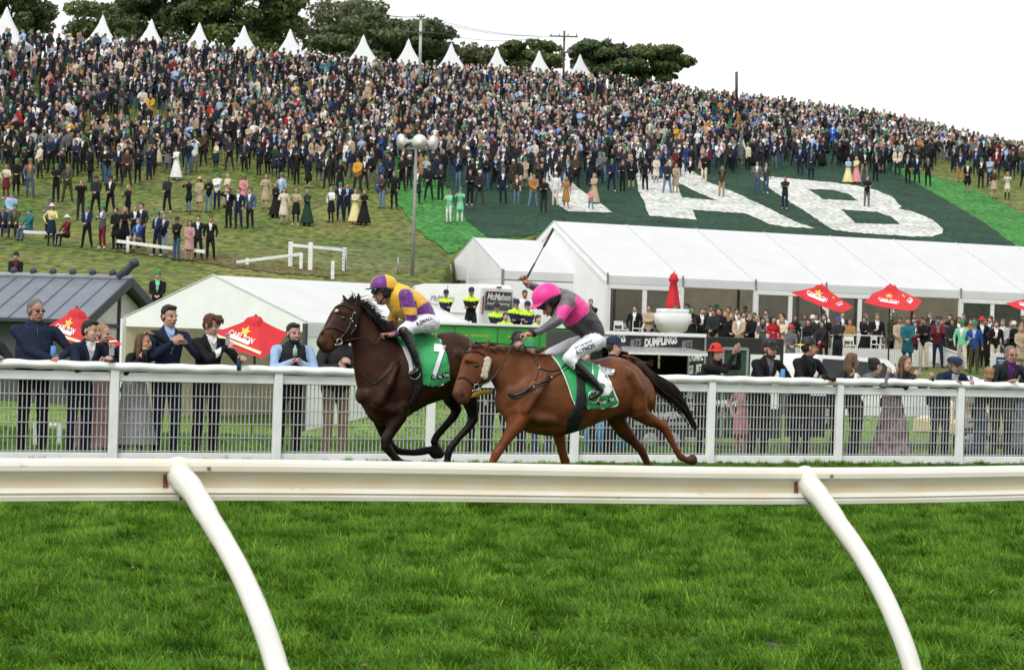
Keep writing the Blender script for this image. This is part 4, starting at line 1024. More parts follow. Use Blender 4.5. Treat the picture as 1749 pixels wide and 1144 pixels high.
def horse(name, label, T, build, cols, mtl, parent=None):
 B = Blob(); build(B, T)
 d = B.fuse(.013, 9)
 dist = B.dist(d['v'].astype(np.float64)); dist[np.array([q_[4] == PTS for q_ in B.seg])] -= .035; wts = np.exp(-np.clip((dist - dist.min(0)) / .028, 0, 30)); wts /= wts.sum(0)
 pal = np.array([cols[s_[4]] for s_ in B.seg]); c = wts.T @ pal
 me = mesh('body', d['v'], d['f'], True); e = empty(name, T.p0, 0, label, 'horse', 'racehorses')
 at = me.color_attributes.new('Col', 'FLOAT_COLOR', 'POINT'); at.data.foreach_set('color', np.hstack([c, np.ones((len(c), 1))]).astype(np.float32).ravel())
 o = link('body', me, e, mtl, True)
 bv = BVHTree.FromPolygons([Vector(v) for v in d['v'].tolist()], d['f'])
 return e, bv, d
def surf(bv, px, py, off, fallback=None):
 r_ = ray(px, py).normalized(); h = bv.ray_cast(ORG, r_)
 if h[0]:
  n_ = h[1] if h[1].dot(r_) < 0 else -h[1]; return h[0] + n_ * off
 return None
def strap(bv, T, pts, w_, off, name, mt, parent, n=8, latf=.12, k=5):
 """a strap lying on the near side of a horse along photograph points"""
 dense = []; 
 p2 = smooth_path([Vector((x, y, 0)) for x, y in pts], k)
 for p in p2:
  h = surf(bv, p.x, p.y, off); dense.append(h)
 last = None
 for i, h in enumerate(dense):
  if h is None:
            # stay at the depth of the nearest hit
   j = min((abs(i - jj), jj) for jj, q_ in enumerate(dense) if q_ is not None)[1] if any(q_ is not None for q_ in dense) else None
   D = dense[j].y if j is not None else T(p2[i].x, p2[i].y, latf).y
   dense[i] = ORG + ray(p2[i].x, p2[i].y) * D
 m = MB(); m.tube(dense, w_, n); return m.build(name, mt, parent, True)
def drape(bv, T, outer, off, name, mt, parent, step=4, thick=.006, smoothit=3, minlat=None, holes=()):
 """cloth laid over the near side of a horse"""
 pts = []; edges = []
 for lp in [outer] + list(holes):
  dn = []
  for i in range(len(lp)):
   a, b = lp[i], lp[(i + 1) % len(lp)]; n = max(1, int(math.dist(a, b) / 3))
   dn += [(a[0] + (b[0] - a[0]) * k / n, a[1] + (b[1] - a[1]) * k / n) for k in range(n)]
  b0 = len(pts); pts += dn; edges += [(b0 + i, b0 + (i + 1) % len(dn)) for i in range(len(dn))]
 def inside(x, y, poly):
  c = False
  for i in range(len(poly)):
   (x1, y1), (x2, y2) = poly[i], poly[i - 1]
   if (y1 > y) != (y2 > y) and x < (x2 - x1) * (y - y1) / (y2 - y1) + x1: c = not c
  return c
 xs = [p[0] for p in outer]; ys = [p[1] for p in outer]
 for x in np.arange(min(xs) + 1, max(xs), step):
  for y in np.arange(min(ys) + 1, max(ys), step):
   if inside(x, y, outer): pts.append((x, y))
 r = delaunay_2d_cdt([Vector(p) for p in pts], edges, [], 0, 1e-4); v2, f2 = r[0], r[2]
 keep = [tuple(f) for f in f2 if inside(sum(v2[i].x for i in f) / len(f), sum(v2[i].y for i in f) / len(f), outer) and not any(inside(sum(v2[i].x for i in f) / len(f), sum(v2[i].y for i in f) / len(f), h) for h in holes)]
 D = []
 for p in v2:
  h = surf(bv, p.x, p.y, off); D.append(h.y if h else None)
 ok = [i for i, q_ in enumerate(D) if q_ is not None]
 for i, q_ in enumerate(D):
  if q_ is None: D[i] = D[min(ok, key=lambda j: (v2[j] - v2[i]).length)] if ok else T(v2[i].x, v2[i].y, .2).y
 nb = {i: set() for i in range(len(v2))}
 for f in keep:
  for i in f: nb[i] |= set(f) - {i}
 for _ in range(smoothit): D = [min(D[i], .5 * D[i] + .5 * (sum(D[j] for j in nb[i]) / len(nb[i]))) if nb[i] else D[i] for i in range(len(D))]
 v3 = [ORG + ray(p.x, p.y) * d_ for p, d_ in zip(v2, D)]
 wav = [noise.noise(p * 14) * .006 for p in v3]
 v3 = [p + NV * w_ for p, w_ in zip(v3, wav)]
 me = mesh(name, v3, keep, True); o = link(name, me, parent, mt, True)
 md = o.modifiers.new('t', 'SOLIDIFY'); md.thickness = thick; md.offset = 1
 return o, BVHTree.FromPolygons(v3, keep)
def letters(bv, txt, p0, p1, hpx, off, name, mt, parent, bold=.02, shear=0.0, align='LEFT', T=None):
 """flat lettering on a surface, baseline from p0 to p1 in the photograph"""
 v_, f_ = textgeo(txt, 1.0, bold=bold, shear=shear)
 if len(txt) == 1:
  bm = bmesh.new(); bm_v = [bm.verts.new(q_) for q_ in v_]
  for f in f_: bm.faces.new([bm_v[i] for i in f])
  bmesh.ops.triangulate(bm, faces=bm.faces)
  for _ in range(3): bmesh.ops.subdivide_edges(bm, edges=[e_ for e_ in bm.edges if e_.calc_length() > .09], cuts=1)
  bmesh.ops.triangulate(bm, faces=bm.faces); bm.verts.index_update(); v_ = [tuple(q_.co) for q_ in bm.verts]; f_ = [tuple(q_.index for q_ in f.verts) for f in bm.faces]; bm.free()
 x0 = min(v[0] for v in v_); x1 = max(v[0] for v in v_); y1 = max(v[1] for v in v_)
 dx, dy = p1[0] - p0[0], p1[1] - p0[1]; L = math.hypot(dx, dy); nx, ny = dy / L, -dx / L
 vs = []; last = None
 for x, y, *_ in v_:
  a = (x - x0) / (x1 - x0); b = y / y1 * hpx; px = p0[0] + dx * a + nx * b; py = p0[1] + dy * a + ny * b
  h = surf(bv, px, py, off) or (ORG + ray(px, py) * (last.y if last else 20)); last = h; vs.append(h)
 return link(name, mesh(name, vs, f_), parent, mt, True)
M_bay = attr_mat('dark_bay_coat', .46, .14, .38, 6, .22, 13); M_chest = attr_mat('chestnut_coat', .44, .18, .32, 6, .22, 13)
M_mane = mat('black_mane', (.012, .009, .008), .5, .4, 60, .8, 140, spec=.5)
M_cmane = mat('chestnut_mane', (.14, .045, .016), .5, .4, 60, .8, 140, spec=.5)
M_tail = mat('dark_brown_tail', (.030, .016, .010), .6, .6, 40, .8, 140, spec=.3)
M_tack = mat('black_bridle_leather', (.012, .010, .010), .38, .2, 30, spec=.5)
M_cloth = mat('green_saddle_cloth', (.03, .36, .11), .62, .10, 7, .5, 16, sheen=.3)
M_edge = mat('white_cloth_edging', (.72, .74, .72), .6, .05); M_num = mat('white_number_print', (.78, .80, .84), .55, .04)
M_steel = mat('steel_bit', (.6, .6, .6), .25, .05, metal=.9)
# horse 2, the chestnut, nearer the photographer
T2 = Trace(960, 20.9)
COAT, PTS, DK, LEG, NOSE = 0, 1, 2, 3, 4
def build2(B, T):
 loft(B, T, [((873, 641), (858, 708), .15), ((893, 620), (872, 728), .20), ((915, 606), (905, 740), .235), ((940, 605), (935, 745), .265), ((966, 611), (962, 744), .29), ((994, 617), (990, 735), .30),
    ((1018, 614), (1020, 722), .29), ((1043, 608), (1044, 714), .275), ((1064, 611), (1066, 712), .26), ((1084, 623), (1086, 712), .23), ((1100, 642), (1104, 704), .15)], COAT, 24)
 loft(B, T, [((829, 594), (835, 640), .075), ((846, 591), (848, 668), .085), ((868, 591), (856, 690), .105), ((892, 598), (862, 708), .14), ((922, 605), (872, 722), .19), ((945, 606), (895, 730), .22)], COAT, 20)
    # head, turned a little towards the photographer
 loft(B, T, [((820, 588), (841, 624), .080, .0), ((804, 592), (842, 643), .100, .02), ((795, 602), (838, 650), .108, .035), ((789, 616), (832, 655), .104, .05), ((784, 633), (820, 660), .082, .065),
    ((780, 647), (810, 668), .068, .08), ((775, 660), (804, 679), .062, .09), ((773, 669), (800, 688), .058, .095)], COAT, 18)
 limb(B, T, [(781, 672, 9, .10, 1.0), (788, 683, 8.5, .10, 1.0)], NOSE)
 limb(B, T, [(795, 683, 5, .09)] * 1 + [(800, 679, 5.5, .09)], NOSE)
 limb(B, T, [(828, 634, 15, .075, .35), (824, 646, 10, .08, .35)], COAT)
 limb(B, T, [(796, 614, 5, .12), (812, 617, 5, .125)], COAT)
    # shoulder and upper arm muscle
 limb(B, T, [(926, 640, 22, .13, .35), (908, 670, 34, .135, .4), (890, 700, 27, .13, .45)], COAT)
 limb(B, T, [(884, 702, 20, .12, .6), (918, 714, 22, .13, .6), (946, 716, 18, .12, .7)], COAT)
 limb(B, T, [(872, 698, 15, .05, 1.2), (884, 722, 15, .05, 1.2)], COAT)
    # haunch
 limb(B, T, [(1066, 640, 32, .12, .45), (1084, 668, 33, .14, .45), (1088, 696, 26, .15, .55)], COAT)
 limb(B, T, [(1098, 655, 14, .08, 1.0), (1106, 684, 13, .10, .9)], COAT)
    # near fore: reaching forward
 limb(B, T, [(893, 708, 22, .14, .7), (880, 728, 17, .14), (866, 748, 11.5, .14), (854, 766, 9, .14, .9), (848, 774, 9, .14, 1.0), (842, 787, 6.6, .14, 1.0), (832, 806, 5.6, .14, 1.0), (824, 824, 6.8, .14, 1.0)], LEG)
 limb(B, T, [(824, 824, 6.4, .14, 1.0), (815, 836, 5.6, .14, 1.0)], LEG); limb(B, T, [(813, 838, 6.5, .14, 1.1), (808, 847, 8.5, .14, 1.1)], NOSE)
    # far fore: standing
 limb(B, T, [(950, 712, 22, -.10, .7), (952, 732, 16, -.12), (957, 756, 10.5, -.12), (962, 778, 8.5, -.12, .9), (965, 786, 8.8, -.12, 1.0), (968, 800, 6.3, -.12, 1.0), (970, 820, 5.8, -.12, 1.0), (971, 828, 7, -.12, 1.0), (965, 836, 5.5, -.12, 1)], LEG)
 limb(B, T, [(963, 837, 7, -.12, 1.1), (960, 843, 9, -.12, 1.1)], NOSE)
    # near hind stretched out behind
 limb(B, T, [(1086, 680, 28, .14, .6), (1092, 706, 22, .15, .7), (1108, 716, 15.5, .15, .8), (1124, 724, 11, .15, .8), (1135, 731, 9.5, .15, .9), (1141, 741, 8, .15, 1.0), (1149, 757, 5.8, .15, 1.0), (1158, 774, 5.6, .15, 1.0), (1162, 780, 7.2, .15, 1.0), (1172, 785, 5.6, .15, 1.0)], LEG)
 limb(B, T, [(1124, 719, 5, .15), (1137, 720, 4.5, .15), (1139, 728, 5, .15)], LEG)
 limb(B, T, [(1176, 786, 7, .15, 1.1), (1183, 785, 9, .15, 1.2)], NOSE)
    # far hind
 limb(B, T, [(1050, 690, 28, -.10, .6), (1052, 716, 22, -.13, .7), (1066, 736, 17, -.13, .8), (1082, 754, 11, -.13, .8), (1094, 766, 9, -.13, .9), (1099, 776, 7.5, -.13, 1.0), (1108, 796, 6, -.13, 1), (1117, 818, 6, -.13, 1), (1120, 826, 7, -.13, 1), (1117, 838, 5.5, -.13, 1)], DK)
 limb(B, T, [(1115, 842, 7, -.13, 1.1), (1112, 852, 9, -.13, 1.1)], NOSE)
 for ear in (((826, 596, 6.5, .05), (833, 588, 6, .06), (837, 578, 2, .07)), ((806, 596, 6, -.05), (803, 588, 5, -.06), (802, 579, 1.8, -.06))): limb(B, T, [(*e_, .6) for e_ in ear], COAT, 8)
CH = (.128, .042, .0145)
e2, bv2, d2 = horse('racehorse', 'chestnut racehorse number 5 with sheepskin cheek piece, nearer of the two galloping horses', T2, build2,
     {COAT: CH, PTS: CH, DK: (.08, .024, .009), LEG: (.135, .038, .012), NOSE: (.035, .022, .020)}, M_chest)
# horse 1, the dark bay, leading on the far side
T1 = Trace(700, 21.6)
def build1(B, T):
 loft(B, T, [((622, 655), (618, 690), .13), ((638, 625), (632, 716), .19), ((655, 600), (655, 730), .235), ((678, 588), (680, 722), .265), ((703, 586), (703, 706), .285), ((728, 580), (728, 692), .29),
    ((752, 568), (752, 684), .275), ((774, 565), (776, 680), .26), ((796, 573), (796, 678), .24), ((814, 590), (814, 665), .15)], COAT, 24)
 loft(B, T, [((612, 519), (596, 565), .075), ((624, 532), (600, 590), .085), ((636, 545), (603, 620), .105), ((650, 562), (609, 655), .14), ((666, 578), (620, 690), .19), ((682, 588), (640, 705), .22)], COAT, 20)
 loft(B, T, [((606, 510), (617, 550), .080, .0), ((588, 514), (613, 568), .100, .02), ((572, 523), (606, 579), .108, .05), ((564, 535), (599, 586), .102, .07), ((557, 549), (588, 590), .082, .09),
    ((551, 561), (579, 592), .070, .11), ((543, 574), (573, 596), .064, .12), ((541, 583), (568, 602), .058, .125)], COAT, 18)
 limb(B, T, [(549, 585, 9.5, .13, 1.0), (556, 596, 8, .13, 1.0)], NOSE)
 limb(B, T, [(556, 570, 9.5, .13, 1.0), (560, 582, 9.5, .125, 1.0)], PTS)
 limb(B, T, [(563, 591, 5.5, .12), (568, 588, 5, .12)], NOSE)
 limb(B, T, [(600, 566, 16, .07, .35), (592, 578, 10, .08, .35)], COAT)
 limb(B, T, [(573, 530, 5, .12), (590, 536, 5, .13)], COAT)
 limb(B, T, [(672, 625, 22, .13, .35), (656, 655, 33, .135, .4), (644, 685, 26, .13, .45)], COAT)
 limb(B, T, [(642, 692, 18, .12, .6), (668, 700, 22, .13, .6), (688, 700, 17, .13, .7)], COAT)
 limb(B, T, [(636, 684, 15, .04, 1.2), (646, 708, 14, .04, 1.2)], COAT)
 limb(B, T, [(776, 605, 28, .12, .5), (796, 628, 29, .15, .5), (800, 655, 23, .15, .6)], COAT)
    # near fore folded under
 limb(B, T, [(684, 692, 23, .13, .7), (680, 712, 18, .14), (668, 736, 12, .14), (658, 752, 10, .14, .9), (659, 762, 9.5, .14, 1.0), (670, 776, 7, .14, 1.0), (682, 788, 6.6, .14, 1.0), (692, 794, 7.2, .14, 1.0)], LEG)
 limb(B, T, [(694, 792, 7, .14, 1.0), (704, 793, 6.5, .14, 1.1)], NOSE)
    # far fore
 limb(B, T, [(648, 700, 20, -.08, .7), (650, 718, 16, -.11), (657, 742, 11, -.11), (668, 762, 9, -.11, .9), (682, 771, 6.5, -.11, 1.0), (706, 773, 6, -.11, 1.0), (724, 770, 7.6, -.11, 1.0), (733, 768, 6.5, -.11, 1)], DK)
 limb(B, T, [(737, 769, 7, -.11, 1.1), (743, 776, 8, -.11, 1.1)], NOSE)
    # near hind reaching under the belly
 limb(B, T, [(802, 640, 28, .14, .6), (798, 672, 24, .15, .7), (806, 698, 14, .15, .8), (809, 716, 10, .15, .9), (801, 729, 7.5, .15, 1.0), (784, 747, 6.2, .15, 1.0), (771, 763, 6.6, .15, 1.0), (766, 772, 7.4, .15, 1.0), (764, 784, 6, .15, 1.0)], DK)
 limb(B, T, [(764, 790, 7.5, .15, 1.1), (766, 800, 9.5, .15, 1.1)], NOSE)
    # far hind
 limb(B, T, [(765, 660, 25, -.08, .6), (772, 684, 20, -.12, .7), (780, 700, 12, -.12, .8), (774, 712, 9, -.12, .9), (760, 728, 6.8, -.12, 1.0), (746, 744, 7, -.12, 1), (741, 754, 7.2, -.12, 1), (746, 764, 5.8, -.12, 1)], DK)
 limb(B, T, [(748, 768, 7.5, -.12, 1.1), (750, 775, 9, -.12, 1.2)], NOSE)
 for ear in (((611, 517, 6.5, .05), (613, 508, 6, .06), (612, 499, 2, .07)), ((592, 515, 6, -.05), (588, 508, 5, -.06), (584, 502, 1.8, -.06))): limb(B, T, [(*e_, .6) for e_ in ear], COAT, 8)
e1, bv1, d1 = horse('racehorse', 'dark bay racehorse number 7 with black flying mane, leading on the far side', T1, build1,
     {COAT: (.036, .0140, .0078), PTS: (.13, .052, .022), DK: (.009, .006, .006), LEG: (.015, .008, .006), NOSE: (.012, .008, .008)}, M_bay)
def hair_strands(name, roots, mt, parent, seed, L, rad=.005, gravity=.4, dirf=None, k=5, spread=.35):
 r_ = random.Random(seed); m = MB()
 for p in roots:
  for _ in range(1):
   d_ = dirf(p, r_); pts = [p]; v = d_.normalized() * L * r_.uniform(.6, 1.2) / k
   for j in range(k):
    v = v + Vector((r_.uniform(-1, 1), r_.uniform(-1, 1), r_.uniform(-1, 1) - gravity)) * L / k * spread * .5; pts.append(pts[-1] + v)
   m.tube(pts, [rad * (1 - j / (k + .6)) for j in range(k + 1)], 4, cap=False)
 return m.build(name, mt, parent, True)
def eye(T, bv, px, py, r_, parent):
 h = surf(bv, px, py, -.006); b = Blob(); b.ell(h, (r_,) * 3); m = MB(); m.add(b.v, b.f, 0, True); m.build('eye', mat('dark_eye', (.006, .004, .003), .05, spec=.8), parent, True)
def blotch(bv, T, pts, off, name, mt, parent): return drape(bv, T, pts, off, name, mt, parent, step=2, thick=.001, smoothit=0)[0]
for T, bv, e, ex, nost, seed in ((T2, bv2, e2, (813, 624), (789, 675), 5), (T1, bv1, e1, (587, 543), (555, 584), 6)):
 eye(T, bv, ex[0], ex[1], .021, e)
 blotch(bv, T, [(ex[0] - 6, ex[1] - 3), (ex[0], ex[1] - 5), (ex[0] + 6, ex[1] - 1), (ex[0] + 4, ex[1] + 4), (ex[0] - 3, ex[1] + 4)], .001, 'eye_rim', mat('dark_eye_rim', (.012, .008, .007), .5), e)
 n_ = nost; blotch(bv, T, [(n_[0] - 3.5, n_[1] - 3), (n_[0] + 1, n_[1] - 4.5), (n_[0] + 4.5, n_[1] - 1), (n_[0] + 2, n_[1] + 3.5), (n_[0] - 3, n_[1] + 3)], .002, 'nostril', mat('nostril_dark', (.004, .003, .003), .6), e)
# mane of the dark horse, blown back
def crest(T, pts, n, lat, seed):
 r_ = random.Random(seed); sp = smooth_path([T(x, y, 0) for x, y in pts], 8); out = []
 for _ in range(n):
  t = r_.random() * (len(sp) - 1.001); i = int(t); out.append(sp[i].lerp(sp[i + 1], t - i) + NV * r_.uniform(-.035, lat))
 return out
hair_strands('mane', crest(T1, [(606, 516), (613, 523), (624, 535), (636, 548), (648, 562), (660, 574)], 420, .07, 1), M_mane, e1, 2, .16, .008, .9, lambda p, r_: DV * r_.uniform(.3, 1.2) + UP * r_.uniform(-.2, .7) + NV * r_.uniform(-.1, .55))
hair_strands('forelock', crest(T1, [(588, 516), (606, 513)], 46, .05, 3), M_mane, e1, 4, .12, .007, .5, lambda p, r_: UP * r_.uniform(.2, 1.1) + DV * r_.uniform(-.5, .7) + NV * .3, spread=.8)
hair_strands('mane', crest(T2, [(812, 592), (830, 594), (850, 592), (870, 594), (892, 600), (915, 605), (935, 607)], 460, .06, 7), M_cmane, e2, 8, .11, .006, .8, lambda p, r_: DV * r_.uniform(.6, 1.3) + UP * r_.uniform(-.35, .25) + NV * r_.uniform(0, .6))
hair_strands('forelock', crest(T2, [(806, 592), (818, 590)], 60, .05, 9), M_cmane, e2, 10, .10, .006, .5, lambda p, r_: DV * r_.uniform(-.6, .9) + UP * .15 + NV * .4)
# tail of the chestnut
r_ = random.Random(4); m = MB(); m2 = MB()
ct = [T2(x, y, 0) for x, y in ((1082, 619), (1097, 628), (1112, 645), (1128, 659), (1148, 672), (1166, 692), (1178, 712), (1188, 730))]
wd = [.02, .035, .05, .065, .075, .065, .045, .025]
for j in range(420):
 o1, o2_ = r_.gauss(0, .5), r_.gauss(0, .45); end = r_.randint(5, 8); pts = []
 for i in range(end):
  f_ = wd[i]; pts.append(ct[i] + UP * o1 * f_ + NV * o2_ * f_ * .8 + Vector((r_.uniform(-1, 1), 0, r_.uniform(-1, 1))) * .006)
 m.tube(smooth_path(pts, 2), .0055, 3, cap=False)
m.build('tail', M_tail, e2, True)
m2 = MB(); m2.tube(ct[:5], [.045, .05, .05, .045, .03], 8); m2.build('dock', M_tail, e2, True)
hair_strands('tail_top', crest(T2, [(1062, 607), (1078, 611), (1090, 622), (1098, 636)], 160, .03, 11), M_cmane, e2, 12, .10, .006, .6, lambda p, r_: DV + UP * r_.uniform(-.6, .3))
# far tail of the dark bay
hair_strands('tail', crest(T1, [(812, 585), (818, 590)], 120, .03, 13), M_mane, e1, 14, .55, .008, .5, lambda p, r_: DV * 1.2 + UP * r_.uniform(-.5, .0))
# white star
blotch(bv1, T1, [(571, 532), (574, 527.5), (578, 529), (577.5, 533), (574, 532.5), (571.5, 535)], .0035, 'white_star', mat('white_hair', (.7, .68, .62), .7), e1)
# tack
def tack(T, bv, e, S_):
 for nm, pts, w_ in S_: strap(bv, T, pts, w_, .006, nm, M_tack, e)
tack(T1, bv1, e1, [('browband', [(573, 526), (580, 522), (592, 523), (603, 531)], .010), ('cheek_strap', [(604, 530), (601, 543), (596, 557), (589, 569), (581, 578)], .009), ('noseband', [(549, 571), (556, 562), (567, 560), (578, 562), (588, 567), (592, 572)], .010),
                   ('throat_strap', [(605, 534), (608, 548), (606, 560), (598, 572)], .008), ('jaw_strap', [(566, 562), (567, 575), (574, 585)], .006), ('breast_strap', [(622, 640), (640, 655), (660, 640), (684, 612)], .007)])
tack(T2, bv2, e2, [('browband', [(795, 603), (806, 600), (820, 603), (830, 611)], .010), ('cheek_strap', [(830, 612), (828, 630), (822, 646), (812, 658)], .009), ('noseband', [(783, 647), (790, 644), (800, 649), (808, 657), (815, 662)], .009),
                   ('throat_strap', [(832, 612), (840, 625), (838, 643), (828, 650)], .008), ('breast_strap', [(868, 672), (880, 675), (897, 668), (914, 659), (940, 646)], .014), ('breast_strap', [(872, 677), (884, 679), (900, 671), (918, 662), (938, 652)], .007),
                   ('neck_strap', [(901, 603), (912, 613), (921, 627), (938, 634), (958, 630), (966, 622)], .007), ('neck_strap', [(921, 628), (918, 640), (914, 650)], .007), ('yoke', [(942, 645), (960, 636), (972, 628)], .006)])
for T, bv, e, c in ((T1, bv1, e1, (578, 583)), (T2, bv2, e2, (812, 660))):
 h = surf(bv, c[0], c[1], .02) or T(*c, .14); m = MB(); m.tube([h + DV * .03 * math.cos(a) + UP * .03 * math.sin(a) for a in np.linspace(0, 2 * math.pi, 15)], .0045, 6); m.build('bit_ring', M_steel, e, True)
 m = MB(); m.tube([h + DV * .03, h - DV * .02 - UP * .035, h - DV * .05 - UP * .03], .004, 5); m.build('bit', M_steel, e, True)
for e, T, bv, pts in ((e1, T1, bv1, ((605, 535), (598, 545), (601, 549), (606, 557))), (e2, T2, bv2, ((921, 629), (942, 645), (913, 662)))):
 for x, y in pts:
  h = surf(bv, x, y, .012)
  if h: b = Blob(); b.ell(h, (.010,) * 3, n=8); m = MB(); m.add(b.v, b.f, 0, True); m.build('metal_fitting', M_steel, e, True)
# sheepskin cheek piece
b = Blob()
for (x, y) in ((831, 616), (830, 624), (828, 632), (826, 641)):
 h = surf(bv2, x, y, .012) or T2(x, y, .1); b.ell(h, (.040, .022, .040))
r_ = random.Random(1)
for _ in range(70):
 t = r_.random(); x = 832 - 6 * t + r_.uniform(-5, 5); y = 614 + 29 * t; h = surf(bv2, x, y, .022)
 if h: b.ell(h, (.012, .012, .012), n=6)
d = b.fuse(.006, 1); link('sheepskin_cheek_piece', blobmesh('sheepskin', d), e2, mat('cream_sheepskin', (.62, .52, .38), .95, .1, 40, 1, 90), True)
# sheepskin noseband under the jaw, yellow
m = MB(); b = Blob(); b.tube([T2(806, 676, -.12), T2(822, 670, -.14), T2(838, 670, -.14)], .024); 
d = b.fuse(.012, 2); link('yellow_noseband', blobmesh('y', d), e2, mat('yellow_sheepskin', (.62, .42, .02), .9, .1, 40, .8, 60), True)
# saddle cloths
def cloth_set(T, bv, e, outer, num, npos, logos, front_white=None, edgepts=None):
 o, cb = drape(bv, T, outer, .012, 'saddle_cloth', M_cloth, e)
 strap(cb, T, edgepts, .0065, .006, 'edging', M_edge, o)
 (x0, y0), (x1, y1), h = npos
 letters(cb, num, (x0, y0), (x1, y1), h, .012, 'number', M_num, o, bold=.045)
 for (a, b_, hh, txt) in logos:
        # little dark flag with white letters
  dx, dy = b_[0] - a[0], b_[1] - a[1]; n_ = Vector((dy, -dx)).normalized()
  blotch_pts = [(a[0] - 1, a[1] + 1.4), (b_[0] + 1, b_[1] + 1.4), (b_[0] + 1.2 + n_.x * hh, b_[1] + n_.y * hh - 1.2), (a[0] + n_.x * hh, a[1] + n_.y * hh - 1.2)]
  drape(cb, T, blotch_pts, .010, 'badge', mat('black_print', (.008, .012, .010), .6), o, step=2, thick=.001, smoothit=0)
  letters(cb, txt, a, b_, hh * .9, .016, 'badge_lettering', M_num, o, bold=.03)
 return o, cb
CL1 = [(668, 579), (688, 572), (708, 570), (730, 569), (742, 571), (752, 581), (762, 600), (768, 625), (769, 650), (756, 657), (742, 660), (725, 658), (712, 640), (705, 620), (698, 604), (684, 590)]
o1, cb1 = cloth_set(T1, bv1, e1, CL1, '7', ((737, 638), (757, 640), 50), [((737, 646), (744, 646), 5, 'TA'), ((747, 645), (753, 645), 5, 'TAB'), ((756, 643), (766, 642), 5.5, 'TAB')], edgepts=[(742, 571), (752, 581), (762, 600), (768, 625), (769, 650), (756, 657), (742, 660), (725, 659)])
drape(bv1, T1, [(684, 585), (694, 592), (704, 604), (711, 618), (713, 633), (710, 640), (700, 640), (698, 620), (690, 600)], .020, 'girth_pad', mat('grey_white_pad', (.45, .47, .50), .6, .05, 8, .3, 30), e1)
strap(bv1, T1, [(684, 585), (696, 592), (706, 606), (712, 620)], .006, .024, 'pad_edging', M_edge, e1)
drape(bv1, T1, [(701, 600), (715, 600), (722, 640), (721, 660), (713, 680), (702, 696), (699, 690), (708, 668), (708, 645)], .026, 'girth', mat('black_girth', (.010, .010, .012), .6, .1, 12, .3, 40), e1)
CL2 = [(941, 607), (960, 606), (990, 612), (1008, 617), (1022, 623), (1034, 636), (1043, 655), (1050, 672), (1056, 689), (1046, 695), (1030, 697), (1012, 699), (1003, 697), (996, 690), (990, 680), (982, 692), (975, 674), (969, 656), (958, 630)]
o2, cb2 = cloth_set(T2, bv2, e2, CL2, '5', ((1012, 670), (1044, 676), 46), [((1022, 690), (1034, 688), 6, 'TAB'), ((1040, 685), (1048, 683), 5.5, 'TAB')], edgepts=[(941, 607), (950, 617), (958, 630), (969, 656), (975, 674), (982, 692)])
strap(cb2, T2, [(1022, 623), (1034, 636), (1043, 655), (1050, 672), (1056, 689), (1046, 695), (1030, 697), (1012, 699), (1004, 697)], .0065, .006, 'edging', M_edge, o2)
drape(bv2, T2, [(984, 630), (999, 632), (999, 660), (1003, 690), (993, 715), (988, 735), (968, 740), (972, 715), (984, 690), (986, 660)], .030, 'girth', mat('black_girth', (.010, .010, .012), .6), e2)
# jockeys
def jockey(T, spec, e_lbl, silks_fn, mats, helmet_fn):
 B = Blob()
 for nm, pts, tg, bias in spec:
  if nm == 'limb': limb(B, T, pts, tg, 14)
  else: loft(B, T, pts, tg, 18)
  if bias:
   for i in range(len(B.seg)):
    pass
 d = B.fuse(.0105, 3)
 v = d['v']; nn = np.array([noise.noise(Vector(p) * 12.0) + .6 * noise.noise(Vector(p) * 26.0) for p in v]); cen0 = v.mean(0)
 me_n = v - cen0; me_n /= np.linalg.norm(me_n, axis=1)[:, None]
 fold = np.array([1 - 2.2 * abs(noise.noise(Vector((p[0] * 9 + p[2] * 5, p[1] * 6, p[2] * 7 - p[0] * 4)))) for p in v]) * .5 + np.array([1 - 2.4 * abs(noise.noise(Vector((p[0] * 20 - p[2] * 9, p[1] * 12 + 4, p[2] * 15)))) for p in v]) * .3
 dt = B.dist(v.astype(np.float64)); tv = np.array([q_[4] for q_ in B.seg])[dt.argmin(0)]; am = np.where((tv == jS) | (tv == jK), .002, .011)
 d['v'] = (v + me_n * ((nn * .4 + fold - .45) * am)[:, None]).astype(np.float32)
 d['t'] = silks_fn(d['c'], d['t']); return d
def px_of(c):
 """photograph column and row of points"""
 x = c[:, 0] / c[:, 1]; z = (c[:, 2] - CAMZ) / c[:, 1]; u = x * ca + z * sa; v = -x * sa + z * ca
 return u * F + 874.5, 572 - v * F
jS, jA, jB, jW, jK, jG = range(6)
M_yel = mat('yellow_silk', (.75, .42, .02), .48, .10, 10, .16, 22, sheen=.3); M_pur = mat('purple_silk', (.13, .018, .20), .48, .12, 10, .16, 22, sheen=.3)
M_pink = mat('pink_silk', (.80, .035, .28), .48, .10, 10, .16, 22, sheen=.3); M_gsilk = mat('grey_silk', (.115, .095, .115), .45, .12, 10, .16, 22, sheen=.4); M_dsilk = mat('charcoal_silk', (.045, .042, .048), .45, .12, 10, .16, 22)
M_bre = mat('white_breeches', (.72, .74, .79), .6, .05, 10, .5, 22); M_boot = mat('polished_boot', (.010, .009, .010), .22, .2, 12, .35, 30, spec=.6)
def hand_fist(T, px, py, lat, dirpx, tg=0):
 p = T(px, py, lat); d_ = (T(px + dirpx[0], py + dirpx[1], lat) - p).normalized()
 return hand_blob(p, d_, NV.cross(d_), UP, 1.45, SK, 1.0).fuse(.006, 1)
